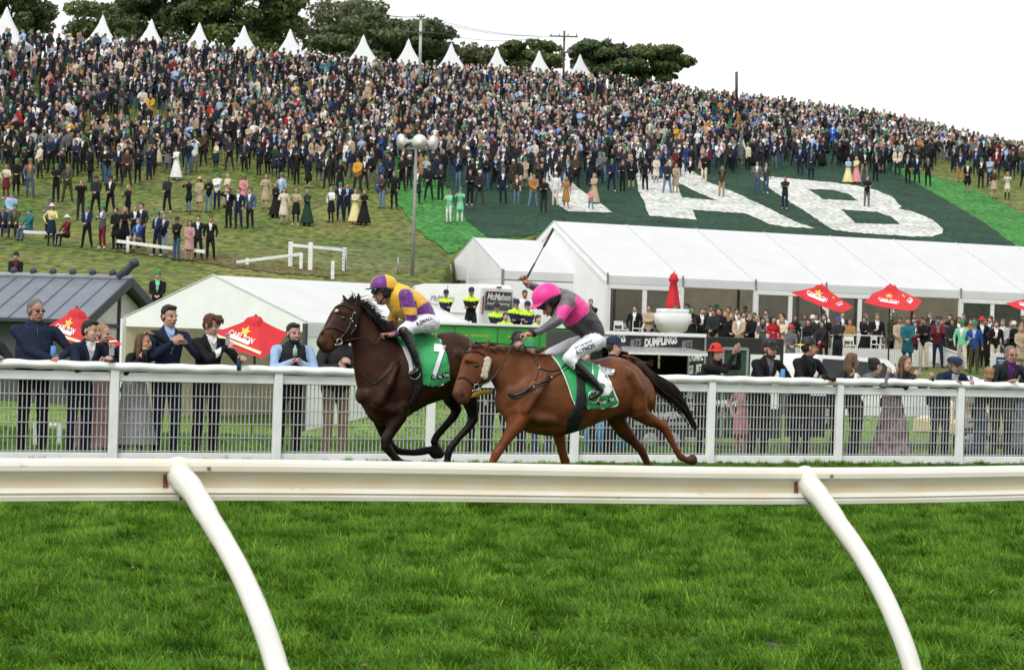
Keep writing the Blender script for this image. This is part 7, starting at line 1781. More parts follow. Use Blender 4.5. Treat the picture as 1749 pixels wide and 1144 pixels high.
FP('blonde woman shouting with open mouth, in charcoal jacket and floral skirt', 1548, 622, 1.68, -.16, yaw=.2, hyaw=.10, L=(1562, 641, .0), R=(1588, 648, .03), top='charcoal', shirt='charcoal', bot=M_floral, coat=.80, bottom='gown', female=True, hair='long', hcol='light_brown', mouth='open', openv=False, curl=.9)
prop('phone', 'phone in the raised hand of the shouting woman', 'phone', 1571, 631, .0, b_phone, .6)
prop('drink', 'dark can held over the rail beside the man in flat cap', 'drink', 1592, 648, .05, b_can(M_can, .03, .13))
FP('grey-bearded man in navy flat cap and glasses leaning on the rail', 1631, 624, 1.76, -.12, yaw=.05, hyaw=-.05, hpitch=.05, L=(1628, 656, .03), R=(1660, 656, .0), top='navy', shirt='light_grey', bot='navy', skin=1, hcol='grey', hair='buzz', beard=True, bulk=1.05, fat=.04, hat=lambda e, c, R, k: (glasses(e, c, R, k), hat_of('flat', mat('navy_wool', (.012, .022, .06), .9, .2, 40))(e, c, R, k)), curl=.9)
prop('phone', 'phone held flat by the man in navy flat cap', 'phone', 1659, 650, .03, b_phone, .2)
FP('child with curly blonde hair standing behind the rail', 1689, 642, 1.44, -.25, yaw=.3, hyaw=2.4, top='black', shirt='black', bot='denim', hair='curly', hcol='blonde', openv=False)
FP('greying bearded man in dark blazer and purple shirt raising his hand', 1727, 607, 1.84, -.22, yaw=-.1, hyaw=-.10, L=(1721, 652, .0), R=(1760, 650, .0), pl=(-.5, .5, -.8), top='charcoal', shirt='purple', bot='charcoal', skin=1, hcol='grey', hair='buzz', beard=True, bulk=1.05, curl=.25, hat=lambda e, c, R, k: glasses(e, c, R, k))
FP('woman in blue grey floral dress standing behind the rail by the golf buggy', 1768, 625, 1.68, -.5, yaw=-.2, top='charcoal', shirt='charcoal', bot=M_fg, coat=.72, bottom='gown', female=True, hair='long', hcol='brown', openv=False)
# FIGURES FURTHER AWAY
VAR = {}
def variant(key, **kw):
 rx = kw.pop('yoke', False)
 b, info = figure(1.78, 0, kw.pop('lean', .02), lod=1, **kw)
 d = b.fuse(.026, 2, .55); d2 = b.fuse(.052, 1, .26)
 for q_ in (d, d2):
  if rx:
   ok = (q_['t'] == TOP) & (q_['c'][:, 2] > 1.385) & (np.abs(q_['c'][:, 0]) < .25); q_['t'][ok] = SHIRT
  elif kw.get('openv', True): vfront(q_, info)
 me = blobmesh('person_' + key, d)
 for _ in range(6): me.materials.append(None)
 cap = {}
 for kd in ('cap', 'beanie', 'brim'):
  m = cap_mesh(info['head'], info['R'], info['hs'] * 1.02, bill=kd == 'cap', beanie=kd == 'beanie', brim=.06 if kd == 'brim' else 0); cap[kd] = m
 VAR[key] = dict(mid=me, lo=d2, cap=cap, capme={}, head=info['head'])
H = lambda x, y, z: Vector((x, y, z))
A_down = dict(); A_front = dict(hl=H(-.04, -.24, 1.02), hr=H(.05, -.25, 1.02)); A_phone = dict(hl=H(-.05, -.32, 1.48), hr=H(.06, -.32, 1.48)); A_cup = dict(hl=H(-.10, -.30, 1.18), hr=H(.28, .0, .85))
A_fold = dict(hl=H(.12, -.20, 1.20), hr=H(-.12, -.22, 1.18)); A_pock = dict(hl=H(-.22, -.12, .92), hr=H(.22, -.12, .92)); A_clap = dict(hl=H(-.02, -.33, 1.25), hr=H(.03, -.33, 1.27)); A_up = dict(hl=H(-.32, -.1, 1.95), hr=H(.28, .0, .85)); A_hip = dict(hl=H(-.24, -.02, 1.0), hr=H(.08, -.28, 1.22)); A_bino = dict(hl=H(-.07, -.19, 1.62), hr=H(.08, -.19, 1.62))
variant('m_front', legs='wide', **A_front); variant('m_fold', legs='stand', openv=False, **A_fold); variant('m_pock', legs='weight', **A_pock); variant('m_cup', legs='stand', **A_cup); variant('m_phone', legs='stand', openv=False, **A_phone)
variant('m_clap', legs='weight', **A_clap); variant('m_coat', legs='stand', coat=.35, **A_front); variant('m_puff', legs='wide', openv=False, puffy=True, **A_front); variant('m_bino', legs='stand', **A_bino); variant('m_up', legs='stand', openv=False, **A_up)
variant('m_hip', legs='stand', fat=.05, bulk=1.06, **A_hip); variant('m_sit', legs='sit', hl=H(-.12, -.40, 1.0), hr=H(.12, -.40, 1.0))
variant('f_coat', female=True, legs='stand', coat=.42, bottom='dress', hair='long', openv=False, **A_front); variant('f_dress', female=True, legs='weight', coat=.50, bottom='dress', hair='long', openv=False, **A_cup); variant('f_gown', female=True, coat=.80, bottom='gown', hair='long', openv=False, **A_fold)
variant('f_trous', female=True, legs='stand', bottom='trousers', hair='long', **A_clap); variant('f_phone', female=True, legs='stand', coat=.25, hair='bun', openv=False, **A_phone); variant('f_skirt', female=True, legs='stand', coat=.38, bottom='skirt', hair='long', openv=False, **A_hip)
variant('f_sit', female=True, legs='sit', hair='long', openv=False, hl=H(-.10, -.40, 1.0), hr=H(.12, -.40, 1.0)); variant('police', legs='wide', yoke=True, **A_fold)
CAPM = {k: mat(k + '_headwear', v, .8, .1, 20) for k, v in dict(green=(.025, .22, .085), black=(.012, .012, .014), white=(.62, .60, .55), navy=(.012, .02, .05), red=(.45, .03, .03), cream=(.5, .42, .28), blue=(.03, .08, .28)).items()}
used_labels = {}
def place_phrase(px, y):
 if y < 455:
  P_ = [(30, 400, 'on the lowest row at the left end'), (110, 400, 'on the lowest row by the white seat rail'), (200, 420, 'above the grey pavilion roof'), (285, 430, 'above the low white rail'), (350, 440, 'below the broken fence, at the row end'), (60, 330, 'high on the left slope'), (160, 350, 'above the people on the low rail'), (250, 330, 'in front of the packed left crowd'), (330, 350, 'above the pink coat'), (400, 370, 'on open grass left of the broken fence'),
              (450, 340, 'on the grass by the slope gap'), (520, 370, 'above the broken white fence'), (600, 370, 'on the grass right of the broken fence'), (665, 350, 'left of the loudspeaker pole'), (740, 335, 'right of the loudspeaker pole'), (775, 370, 'on bright green turf above the small tent'), (850, 330, 'on dark turf above the small tent'), (925, 350, 'left of the letter T'), (1000, 345, 'on the letter T'), (1070, 320, 'between letters T and A'), (1140, 320, 'on the left leg of the A'), (1220, 320, 'on the right leg of the A'),
              (1300, 325, 'at the top of the B stem'), (1340, 350, 'on dark turf between A and B'), (1390, 300, 'just above the letter B'), (1455, 305, 'above the bowl of the B'), (1480, 350, 'on the middle of the letter B'), (1560, 300, 'right of the letter B'), (1640, 320, 'on the bright green turf strip'), (1710, 335, 'on brown grass near the right edge')]
  return min(P_, key=lambda q_: (q_[0] - px) ** 2 + (q_[1] - y) ** 2)[2]
 if 740 < px < 930: return 'behind the green food trailer'
 if px < 1130: return 'at the glazed marquee corner'
 if px < 1290: return 'in the open marquee bay above the dumpling trailer'
 if px < 1345: return 'by the marquee post left of the open umbrellas'
 if px < 1420: return 'under the left open umbrella'
 if px < 1530: return 'by the white bar tables'
 if px < 1600: return 'under the umbrella beside the ramp'
 if px < 1670: return 'above the grass gateway'
 return 'near the right end of the marquee'
NICE = dict(light_blue='pale blue', light_grey='pale grey', bright_blue='bright blue', dark_green='dark green', dusty_pink='dusty pink', hot_pink='hot pink', light_denim='pale denim', denim='blue denim')
GARM = dict(m_front='jacket', m_fold='jumper', m_pock='blazer', m_cup='jacket', m_phone='jumper', m_clap='jacket', m_coat='long coat', m_puff='puffer jacket', m_bino='jacket', m_up='jumper', m_hip='blazer', m_sit='jacket', f_coat='coat', f_dress='dress', f_gown='long dress', f_trous='top', f_phone='jacket', f_skirt='top', f_sit='top', police='uniform')
POSE = dict(m_front='hands joined', m_fold='arms folded', m_pock='hands at pockets', m_cup='holding a drink', m_phone='filming with raised hands', m_clap='clapping', m_coat='hands joined', m_puff='hands joined', m_bino='looking through binoculars', m_up='one arm raised', m_hip='one hand on hip', m_sit='seated', f_coat='hands joined', f_dress='one hand raised', f_gown='arms folded', f_trous='clapping', f_phone='filming with raised hands', f_skirt='hand on hip', f_sit='seated', police='arms folded')
placed = []
def put(key, px, y, top, shirt='white', bot='black', skin=0, hair='brown', hat=None, hatc='green', h=1.76, yaw=None, D=None, group='spectators on the hillside', z=None, label=None, shoe=None, r_=random.Random(11), base=None):
 V = VAR[key]
 if base is None:
  if D is None: p = ground_hit(px, y)
  else: p = P(px, y, D); p.z = ground_at(p.x, p.y) if z is None else z
 else: p = base
 k = h / 1.78; yw = yaw if yaw is not None else math.radians(r_.uniform(-45, 15))
 nm = lambda c: NICE.get(c, c.replace('_', ' '))
 if label is None:
  who = 'woman' if key[0] == 'f' else 'man'; g = GARM[key]
  hd = '' if not hat else ', %s %s' % (nm(hatc), {'cap': 'cap', 'beanie': 'beanie', 'brim': 'brimmed hat'}[hat])
  lw = '' if key in ('f_dress', 'f_coat') else (' and %s skirt' % nm(bot) if key in ('f_skirt',) else (' and %s trousers' % nm(bot) if key != 'f_gown' else ''))
  cands = ['%s in %s %s%s%s %s' % (who, nm(top if key != 'f_gown' else bot), g, lw, hd, place_phrase(px, y)),
                 '%s in %s %s%s, %s %s' % (who, nm(top if key != 'f_gown' else bot), g, hd, POSE[key], place_phrase(px, y)),
                 '%s-haired %s in %s %s%s %s' % (hair.replace('_', ' '), who, nm(top if key != 'f_gown' else bot), g, hd, place_phrase(px, y)),
                 '%s-haired %s in %s %s%s, %s, %s' % (hair.replace('_', ' '), who, nm(top if key != 'f_gown' else bot), g, hd, POSE[key], place_phrase(px, y))]
  if placed:
   nb_ = min(placed, key=lambda q_: (q_[0] - px) ** 2 + 3 * (q_[1] - y) ** 2)
   cands.append('%s in %s %s%s beside the %s' % (who, nm(top if key != 'f_gown' else bot), g, hd, nb_[2]))
  ok = [c for c in cands if c not in used_labels and len(c.split()) <= 16]
  label = ok[0] if ok else [c for c in cands if len(c.split()) <= 16][0]
 used_labels[label] = used_labels.get(label, 0) + 1
 placed.append((px, y, '%s in %s' % ('woman' if key[0] == 'f' else 'man', nm(top))))
 e = empty('person', p, yw, label, 'person', group); e.scale = (k, k, k)
 o = link('body', V['mid'], e); ms = [SKIN[skin], C(top), C(shirt), C(bot), shoe or SHOE, HAIR[hair]]
 for i, m_ in enumerate(ms): o.material_slots[i].link = 'OBJECT'; o.material_slots[i].material = m_
 if hat:
  if hat not in V['capme']:
   t_ = V['cap'][hat].build('tmp', [CAPM['green'], CAPM['green']]); V['capme'][hat] = t_.data; bpy.data.objects.remove(t_)
  o = link({'cap': 'cap', 'beanie': 'beanie', 'brim': 'hat'}[hat], V['capme'][hat], e)
  for i in range(2): o.material_slots[i].link = 'OBJECT'; o.material_slots[i].material = CAPM[hatc]
 return e
# police and others behind the green trailer
POL = 'police officers behind the green food trailer'
for i, (px, D, h, lab, ht) in enumerate(((760, 68, 1.72, 'police officer in cap nearest the van door, left of the others', 'cap'), (803, 66, 1.84, 'tall police officer in cap with broad lime yellow shoulders', 'cap'), (847, 60, 1.74, 'police officer with sunglasses and cap, third along the trailer', 'cap'), (862, 58.5, 1.66, 'short police officer standing close beside the third one', None),
                                       (880, 61, 1.78, 'police officer with folded arms in front of the man in white', 'cap'), (899, 61, 1.74, 'police officer in cap just right of the man in white', 'cap'), (917, 58, 1.70, 'police officer in lime yellow vest behind the raised whip arm', None))):
 put('police', px, 575, 'navy' if i not in (1, 6) else 'black', 'lime', 'navy', 0, 'brown', ht, 'navy', h, math.radians(-10 + 7 * i), D, POL, label=lab)
put('m_front', 894, 580, 'white', 'white', 'white', 2, 'dark', None, 'white', 1.88, .1, 66, 'people by the marquee', label='man in white coat and sunglasses behind the police officers')
put('m_fold', 1007, 585, 'black', 'black', 'black', 0, 'grey', None, 'white', 1.80, .0, 74, 'people by the marquee', label='grey-haired man in black standing by the white marquee corner')
# in front of and inside the marquee: (variant, px, D, top, shirt, bottom, hair, hat)
MQ = [('m_pock', 1083, 80, 'black', 'white', 'black', 'dark', None), ('m_fold', 1107, 78, 'beige', 'beige', 'black', 'brown', None), ('m_cup', 1152, 77, 'charcoal', 'white', 'black', 'brown', 'cap'), ('m_front', 1170, 80, 'navy', 'white', 'navy', 'grey', None), ('m_clap', 1176, 77, 'charcoal', 'white', 'black', 'brown', 'cap'),
      ('m_fold', 1181, 82, 'black', 'black', 'black', 'dark', None), ('m_cup', 1197, 77.5, 'black', 'white', 'black', 'brown', None), ('m_front', 1202, 82, 'black', 'grey', 'black', 'dark', None), ('m_puff', 1218, 75.5, 'charcoal', 'charcoal', 'tan', 'brown', None), ('m_fold', 1228, 78, 'black', 'black', 'black', 'brown', None), ('f_trous', 1238, 80, 'navy', 'navy', 'black', 'blonde', None),
      ('f_coat', 1247, 76, 'black', 'black', 'black', 'blonde', None), ('m_coat', 1262, 74.5, 'beige', 'white', 'beige', 'brown', None), ('m_pock', 1268, 79, 'charcoal', 'white', 'black', 'dark', None), ('m_puff', 1281, 75, 'black', 'grey', 'charcoal', 'grey', None), ('m_front', 1278, 80, 'navy', 'white', 'black', 'dark', None), ('f_dress', 1292, 79, 'cream', 'cream', 'cream', 'blonde', None), ('f_trous', 1302, 75, 'grey', 'black', 'black', 'dark', None),
      ('f_coat', 1309, 78, 'white', 'white', 'white', 'light_brown', None), ('f_dress', 1320, 74.5, 'red', 'red', 'red', 'dark', None), ('f_gown', 1335, 77, 'cream', 'cream', 'dusty_pink', 'blonde', None), ('f_dress', 1356, 78, 'black', 'black', 'black', 'brown', None), ('f_coat', 1350, 69, 'grey', 'grey', 'grey', 'grey', 'brim'), ('m_puff', 1387, 76, 'charcoal', 'charcoal', 'black', 'dark', 'cap2'),
      ('m_cup', 1407, 77, 'black', 'white', 'black', 'brown', None), ('f_sit', 1380, 73, 'black', 'black', 'white', 'dark', None), ('f_sit', 1404, 72.5, 'charcoal', 'charcoal', 'burgundy', 'dark', None), ('f_coat', 1451, 78, 'camel', 'camel', 'camel', 'brown', None), ('f_gown', 1476, 79, 'black', 'black', 'black', 'brown', None), ('m_cup', 1497, 78.5, 'black', 'white', 'black', 'grey', None),
      ('m_coat', 1536, 78, 'beige', 'beige', 'beige', 'brown', None), ('m_coat', 1550, 75, 'teal', 'teal', 'dark_green', 'brown', None), ('f_trous', 1562, 78, 'burgundy', 'white', 'black', 'dark', None), ('m_fold', 1578, 75, 'black', 'black', 'cream', 'brown', None), ('m_front', 1574, 80, 'olive', 'grey', 'black', 'brown', None), ('m_pock', 1600, 81, 'navy', 'light_blue', 'navy', 'brown', None), ('m_coat', 1609, 78.5, 'grey', 'grey', 'grey', 'brown', None),
      ('m_coat', 1626, 77, 'charcoal', 'charcoal', 'charcoal', 'dark', None), ('m_fold', 1622, 82, 'black', 'black', 'black', 'dark', None), ('m_front', 1637, 81, 'navy', 'white', 'navy', 'light_brown', None), ('m_pock', 1643, 74.5, 'mint', 'white', 'cream', 'brown', 'cap'), ('m_cup', 1664, 73, 'blue', 'light_blue', 'olive', 'brown', 'cap'), ('m_cup', 1657, 78, 'camel', 'camel', 'black', 'brown', None), ('m_pock', 1676, 77, 'black', 'white', 'black', 'brown', 'brim'),
      ('m_pock', 1691, 79, 'navy', 'white', 'navy', 'brown', None), ('m_cup', 1700, 75, 'black', 'white', 'cream', 'brown', None), ('m_front', 1712, 76, 'light_grey', 'white', 'black', 'grey', None), ('m_fold', 1731, 76, 'black', 'charcoal', 'black', 'dark', 'cap3'), ('f_coat', 1743, 74.5, 'beige', 'beige', 'beige', 'blonde', None), ('m_front', 1256, 83, 'black', 'white', 'black', 'dark', None), ('m_fold', 1243, 84, 'charcoal', 'black', 'black', 'brown', None), ('m_pock', 1212, 84.5, 'navy', 'white', 'black', 'brown', None), ('m_pock', 1588, 84, 'black', 'white', 'black', 'grey', None), ('m_fold', 1646, 84, 'charcoal', 'white', 'black', 'brown', None)]
for (k, px, D, t_, s__, b_, hr_, ht) in MQ:
 hat = None if not ht else ('brim' if ht == 'brim' else 'cap'); hc_ = {'cap': 'green', 'cap2': 'white', 'cap3': 'white', 'brim': 'red', None: 'green'}[ht]
 p = P(px, 590, D); zg_ = ground_at(p.x, p.y)
 if (p - E0).dot(NV) < 0: zg_ = max(zg_, 1.0)
 put(k, px, 590, t_, s__, b_, random.choice((0, 0, 1, 2)), hr_, hat, hc_, random.uniform(1.62, 1.74) if k[0] == 'f' else random.uniform(1.74, 1.88), math.radians(random.uniform(-40, 10)), D, 'people by the marquee', z=zg_)
put('m_fold', 1430, 613, 'charcoal', 'charcoal', 'black', 1, 'dark', 'cap', 'blue', 1.84, -.4, 72, 'people by the marquee', label='man in dark uniform and blue cap standing before the picket fence')
rm = random.Random(5); mqx = [o.location.x for o in COL.objects if o.get('group') == 'people by the marquee']
for i in range(58):
 px = rm.choice((rm.uniform(1185, 1290), rm.uniform(1530, 1755), rm.uniform(1530, 1755), rm.uniform(1290, 1530), rm.uniform(1110, 1190))); D = rm.uniform(79, 86) if px < 1530 else rm.uniform(75, 86)
 p = P(px, 590, D)
 if min(abs(x_ - p.x) for x_ in mqx) < .10 and rm.random() < .6: continue
 mqx.append(p.x); k = rm.choice(('m_front', 'm_fold', 'm_pock', 'm_cup', 'm_clap', 'f_coat', 'f_trous', 'f_skirt', 'm_hip')); t_ = rm.choice(('black', 'black', 'charcoal', 'navy', 'navy', 'grey', 'olive', 'burgundy', 'beige', 'white'))
 zg_ = ground_at(p.x, p.y); zg_ = max(zg_, 1.0) if (p - E0).dot(NV) < 0 else zg_
 put(k, px, 590, t_, rm.choice(('white', 'light_blue', 'grey')), t_ if k == 'f_coat' else rm.choice(('black', 'navy', 'charcoal', 'tan')), rm.choice((0, 1, 2)), rm.choice(('dark', 'brown', 'light_brown', 'grey')), rm.choice((None, None, None, 'cap')), rm.choice(('green', 'navy', 'white')), rm.uniform(1.6, 1.72) if k[0] == 'f' else rm.uniform(1.72, 1.88), math.radians(rm.uniform(-45, 15)), D, 'people by the marquee', z=zg_)
# close behind the fence
put('m_fold', 905, 592, 'charcoal', 'grey', 'black', 0, 'brown', 'beanie', 'green', 1.62, .3, None, 'spectators near the fence', base=line_pt(F0 - NV * .8, 906), label='person in bright green beanie hidden behind the neck of the chestnut')
put('m_fold', 886, 592, 'charcoal', 'grey', 'black', 0, 'brown', 'beanie', 'black', 1.72, .3, None, 'spectators near the fence', base=line_pt(F0 - NV * 1.3, 884), label='person in black beanie behind the neck of the chestnut')
put('m_fold', 1050, 592, 'navy', 'grey', 'black', 0, 'brown', 'cap', 'navy', 1.70, 1.2, None, 'spectators near the fence', base=line_pt(F0 - NV * .5, 1046), label='person in navy cap bent behind the rump of the chestnut')
for i_, (x_, c1, c2) in enumerate(((820, 'charcoal', 'black'), (850, 'navy', 'navy'), (930, 'black', 'denim'), (1000, 'grey', 'black'))):
 put(('m_fold', 'm_pock', 'm_coat', 'm_puff')[i_], x_, 592, c1, 'grey', c2, 0, 'brown', None, 'navy', 1.55, .3, None, 'spectators near the fence', base=line_pt(F0 - NV * .7, x_), label=['spectator in charcoal seen through the wire left of the chestnut forelegs', 'spectator in navy seen through the wire before the chestnut forelegs', 'spectator in black seen through the wire under the chestnut belly', 'spectator in grey seen through the wire below the number five cloth'][i_])
put('f_skirt', 1272, 700, 'dusty_pink', 'white', 'pink', 0, 'blonde', None, 'green', 1.18, -.6, None, 'spectators near the fence', base=line_pt(F0 - NV * .7, 1272), label='little blonde girl in pink skirt and white tights behind the wire', shoe=C('dusty_pink'))
put('f_phone', 1120, 620, 'charcoal', 'black', 'black', 1, 'dark', None, 'navy', 1.70, .2, None, 'people by the marquee', base=dq(1.35, -.9, h0 + .04), label='worker in the dark hatch of the dumpling trailer, left one')
put('m_fold', 1155, 620, 'black', 'black', 'black', 2, 'dark', 'cap', 'black', 1.66, .2, None, 'people by the marquee', base=dq(1.9, -.9, h0 + .04), label='worker in black cap in the dark hatch of the dumpling trailer')
put('m_coat', 267, 564, 'black', 'mint', 'black', 0, 'brown', 'beanie', 'green', 1.80, .1, None, 'spectators on the hillside', label='man in green beanie, black coat and mint shirt behind the pavilion gable')
put('m_coat', 24, 560, 'black', 'burgundy', 'black', 0, 'dark', 'beanie', 'black', 1.62, .1, 66.5, 'spectators on the hillside', label='person in black hood whose head shows above the pavilion ridge')
# bottom rows on the hill, as in the photograph
EX = [('m_sit', 5, 406, 'navy', 'grey', 'navy', 'beanie', 'green'), ('m_sit', 24, 407, 'olive', 'grey', 'charcoal', 'beanie', 'green'), ('m_sit', 50, 413, 'teal', 'teal', 'denim', 'beanie', 'green'), ('m_puff', 18, 398, 'light_blue', 'light_blue', 'denim', 'beanie', 'green'), ('f_skirt', 87, 420, 'yellow', 'cream', 'navy', 'brim', 'white'), ('m_fold', 83, 408, 'grey', 'grey', 'black', 'cap', 'green'), ('f_sit', 114, 422, 'burgundy', 'burgundy', 'black', 'brim', 'white'),
      ('m_front', 148, 424, 'navy', 'light_blue', 'black', 'cap', 'green'), ('m_clap', 174, 425, 'grey', 'white', 'burgundy', 'cap', 'green'), ('m_coat', 197, 427, 'black', 'black', 'black', None, None), ('f_gown', 212, 424, 'black', 'black', 'black', None, None), ('m_sit', 236, 430, 'blue', 'light_blue', 'tan', None, None), ('m_cup', 229, 424, 'navy', 'white', 'navy', None, None), ('m_pock', 241, 424, 'charcoal', 'white', 'black', None, None), ('m_front', 268, 438, 'navy', 'light_blue', 'navy', 'cap', 'green'),
      ('f_trous', 279, 436, 'navy', 'white', 'light_blue', None, None), ('m_fold', 301, 446, 'black', 'black', 'denim', 'cap', 'navy'), ('f_coat', 322, 447, 'dusty_pink', 'dusty_pink', 'dusty_pink', None, None), ('m_pock', 337, 442, 'charcoal', 'white', 'black', None, None), ('m_pock', 358, 444, 'black', 'white', 'black', None, None),
      ('m_phone', 137, 376, 'black', 'black', 'charcoal', None, None), ('m_puff', 163, 368, 'charcoal', 'charcoal', 'black', 'cap', 'navy'), ('m_front', 188, 366, 'black', 'white', 'black', 'cap', 'black'), ('f_trous', 218, 378, 'black', 'black', 'black', None, None), ('m_puff', 285, 364, 'charcoal', 'grey', 'black', 'cap', 'green'), ('m_pock', 50, 337, 'grey', 'orange', 'denim', 'cap', 'green'), ('m_coat', 27, 334, 'black', 'black', 'black', 'cap', 'green'), ('m_fold', 95, 346, 'black', 'black', 'black', 'cap', 'green'), ('m_front', 115, 346, 'olive', 'grey', 'olive', None, None),
      ('f_skirt', 10, 340, 'cream', 'cream', 'burgundy', None, None), ('f_phone', 322, 363, 'black', 'black', 'light_denim', 'cap', 'green'), ('f_coat', 340, 363, 'beige', 'beige', 'denim', 'brim', 'cream'), ('f_trous', 356, 363, 'black', 'black', 'light_denim', 'cap', 'green'), ('m_fold', 370, 358, 'white', 'white', 'navy', 'cap', 'green'), ('f_gown', 388, 355, 'cream', 'cream', 'beige', None, None), ('f_coat', 415, 356, 'pink', 'pink', 'pink', 'cap', 'green'), ('m_bino', 390, 390, 'black', 'white', 'black', None, None), ('m_pock', 406, 391, 'navy', 'white', 'navy', None, None), ('m_pock', 426, 391, 'denim', 'white', 'black', None, None),
      ('f_dress', 453, 357, 'beige', 'beige', 'beige', None, None), ('m_cup', 480, 360, 'light_blue', 'white', 'navy', 'cap', 'green'), ('f_dress', 484, 383, 'cream', 'cream', 'cream', None, None), ('f_skirt', 505, 385, 'beige', 'beige', 'black', None, None), ('f_gown', 524, 386, 'dark_green', 'dark_green', 'dark_green', None, None), ('f_skirt', 565, 381, 'white', 'white', 'black', None, None), ('m_pock', 580, 377, 'navy', 'white', 'navy', 'cap', 'green'), ('m_cup', 592, 379, 'navy', 'light_blue', 'navy', None, None), ('f_gown', 606, 383, 'cream', 'cream', 'yellow', None, None), ('f_gown', 621, 385, 'black', 'black', 'black', None, None),
      ('m_fold', 652, 357, 'brown', 'brown', 'light_denim', None, None), ('m_pock', 672, 357, 'black', 'black', 'black', None, None), ('f_gown', 470, 372, 'black', 'black', 'black', None, None), ('f_trous', 766, 382, 'mint', 'mint', 'white', 'cap', 'green'), ('f_phone', 785, 382, 'mint', 'mint', 'white', 'cap', 'green'), ('m_coat', 712, 349, 'dark_green', 'white', 'dark_green', None, None), ('m_front', 732, 343, 'black', 'black', 'charcoal', 'cap', 'navy'), ('m_fold', 752, 343, 'charcoal', 'charcoal', 'charcoal', None, None), ('m_fold', 802, 352, 'black', 'black', 'black', None, None), ('m_puff', 818, 353, 'charcoal', 'grey', 'olive', 'cap', 'white'), ('m_pock', 858, 350, 'navy', 'white', 'navy', 'cap', 'green'),
      ('f_trous', 882, 353, 'brown', 'cream', 'light_denim', None, None), ('m_puff', 910, 356, 'camel', 'camel', 'light_denim', None, None), ('m_fold', 928, 365, 'black', 'white', 'charcoal', None, None), ('m_up', 948, 353, 'white', 'white', 'cream', 'cap', 'white'), ('f_dress', 966, 358, 'camel', 'camel', 'camel', None, None), ('m_puff', 1009, 360, 'pink', 'pink', 'light_denim', None, None), ('f_gown', 1014, 350, 'beige', 'beige', 'beige', None, None), ('m_puff', 1044, 328, 'navy', 'grey', 'navy', 'cap', 'green'), ('m_fold', 1063, 329, 'black', 'black', 'black', None, None), ('m_coat', 1078, 322, 'black', 'grey', 'beige', None, None),
      ('m_pock', 1101, 327, 'black', 'black', 'black', 'cap', 'navy'), ('f_coat', 1120, 315, 'cream', 'cream', 'cream', None, None), ('m_puff', 1139, 333, 'charcoal', 'grey', 'light_denim', None, None), ('f_coat', 1153, 332, 'beige', 'beige', 'denim', None, None), ('m_cup', 1178, 320, 'black', 'white', 'white', None, None), ('m_fold', 1202, 315, 'black', 'black', 'cream', 'cap', 'green'), ('m_bino', 1232, 339, 'brown', 'grey', 'tan', 'cap', 'green'), ('m_cup', 1292, 331, 'grey', 'white', 'denim', None, None), ('m_cup', 1308, 331, 'olive', 'light_grey', 'denim', None, None), ('m_fold', 1340, 358, 'charcoal', 'grey', 'navy', None, None),
      ('m_pock', 1366, 300, 'navy', 'light_blue', 'navy', 'cap', 'green'), ('m_coat', 1385, 307, 'navy', 'grey', 'navy', 'cap', 'green'), ('f_gown', 1448, 315, 'light_blue', 'light_blue', 'yellow', None, None), ('f_gown', 1462, 315, 'yellow', 'yellow', 'pink', None, None), ('m_fold', 1480, 356, 'black', 'black', 'grey', None, None), ('m_front', 1476, 306, 'black', 'white', 'tan', 'cap', 'green'), ('m_cup', 1495, 312, 'black', 'pink', 'black', 'cap', 'green'), ('m_pock', 1550, 316, 'black', 'light_blue', 'black', None, None), ('m_pock', 1565, 314, 'navy', 'white', 'navy', None, None), ('m_pock', 1584, 319, 'black', 'grey', 'black', None, None), ('m_pock', 1640, 312, 'navy', 'light_blue', 'camel', None, None),
      ('m_coat', 1652, 330, 'black', 'white', 'tan', 'cap', 'green'), ('m_cup', 1675, 322, 'black', 'white', 'black', 'cap', 'green'), ('f_skirt', 1697, 340, 'brown', 'cream', 'beige', None, None), ('f_phone', 1720, 342, 'cream', 'cream', 'black', None, None), ('m_fold', 1690, 318, 'light_blue', 'light_blue', 'navy', None, None), ('m_puff', 1749, 322, 'charcoal', 'grey', 'black', None, None)]
skh = random.Random(21)
for (k, px, y, t_, s__, b_, ht, hc_) in EX:
 hr_ = skh.choice(('dark', 'brown', 'brown', 'light_brown', 'grey', 'blonde' if k[0] == 'f' else 'auburn'))
 hh = skh.uniform(1.60, 1.72) if k[0] == 'f' else skh.uniform(1.72, 1.86)
 if (px, y) == (1009, 360): hh = 1.15
 e_ = put(k, px, y, t_, s__, b_, skh.choice((0, 0, 1)), hr_, ht, hc_ or 'green', hh, math.radians(skh.uniform(-40, 12)), shoe=WSHOE if skh.random() < .15 else None)
 if k in ('m_sit', 'f_sit'): e_.location.z -= .42 * hh / 1.78
# the packed crowd
LBX = [-60, 0, 60, 130, 200, 300, 350, 420, 480, 560, 650, 700, 760, 800, 870, 940, 1000, 1060, 1110, 1200, 1280, 1340, 1420, 1480, 1540, 1600, 1660, 1749, 1820]
LBY = [318, 318, 318, 312, 322, 308, 292, 298, 312, 330, 334, 326, 318, 330, 328, 336, 322, 312, 312, 300, 296, 292, 286, 296, 304, 292, 300, 308, 308]
GREYS = ['black'] * 62 + ['charcoal'] * 34 + ['navy'] * 38 + ['grey'] * 7 + ['white'] * 4 + ['beige'] * 3 + ['olive'] * 7 + ['brown'] * 4 + ['light_blue'] * 4 + ['cream'] * 4 + ['burgundy'] * 3 + ['camel'] * 2 + ['dusty_pink'] * 2 + ['dark_green'] * 5 + ['teal'] + ['blue'] * 2 + ['bright_blue', 'red', 'mustard', 'light_grey', 'light_grey', 'light_grey']
BOTS = ['black'] * 14 + ['navy'] * 8 + ['charcoal'] * 6 + ['denim'] * 5 + ['light_denim'] * 2 + ['tan'] * 2 + ['cream'] + ['grey'] * 2
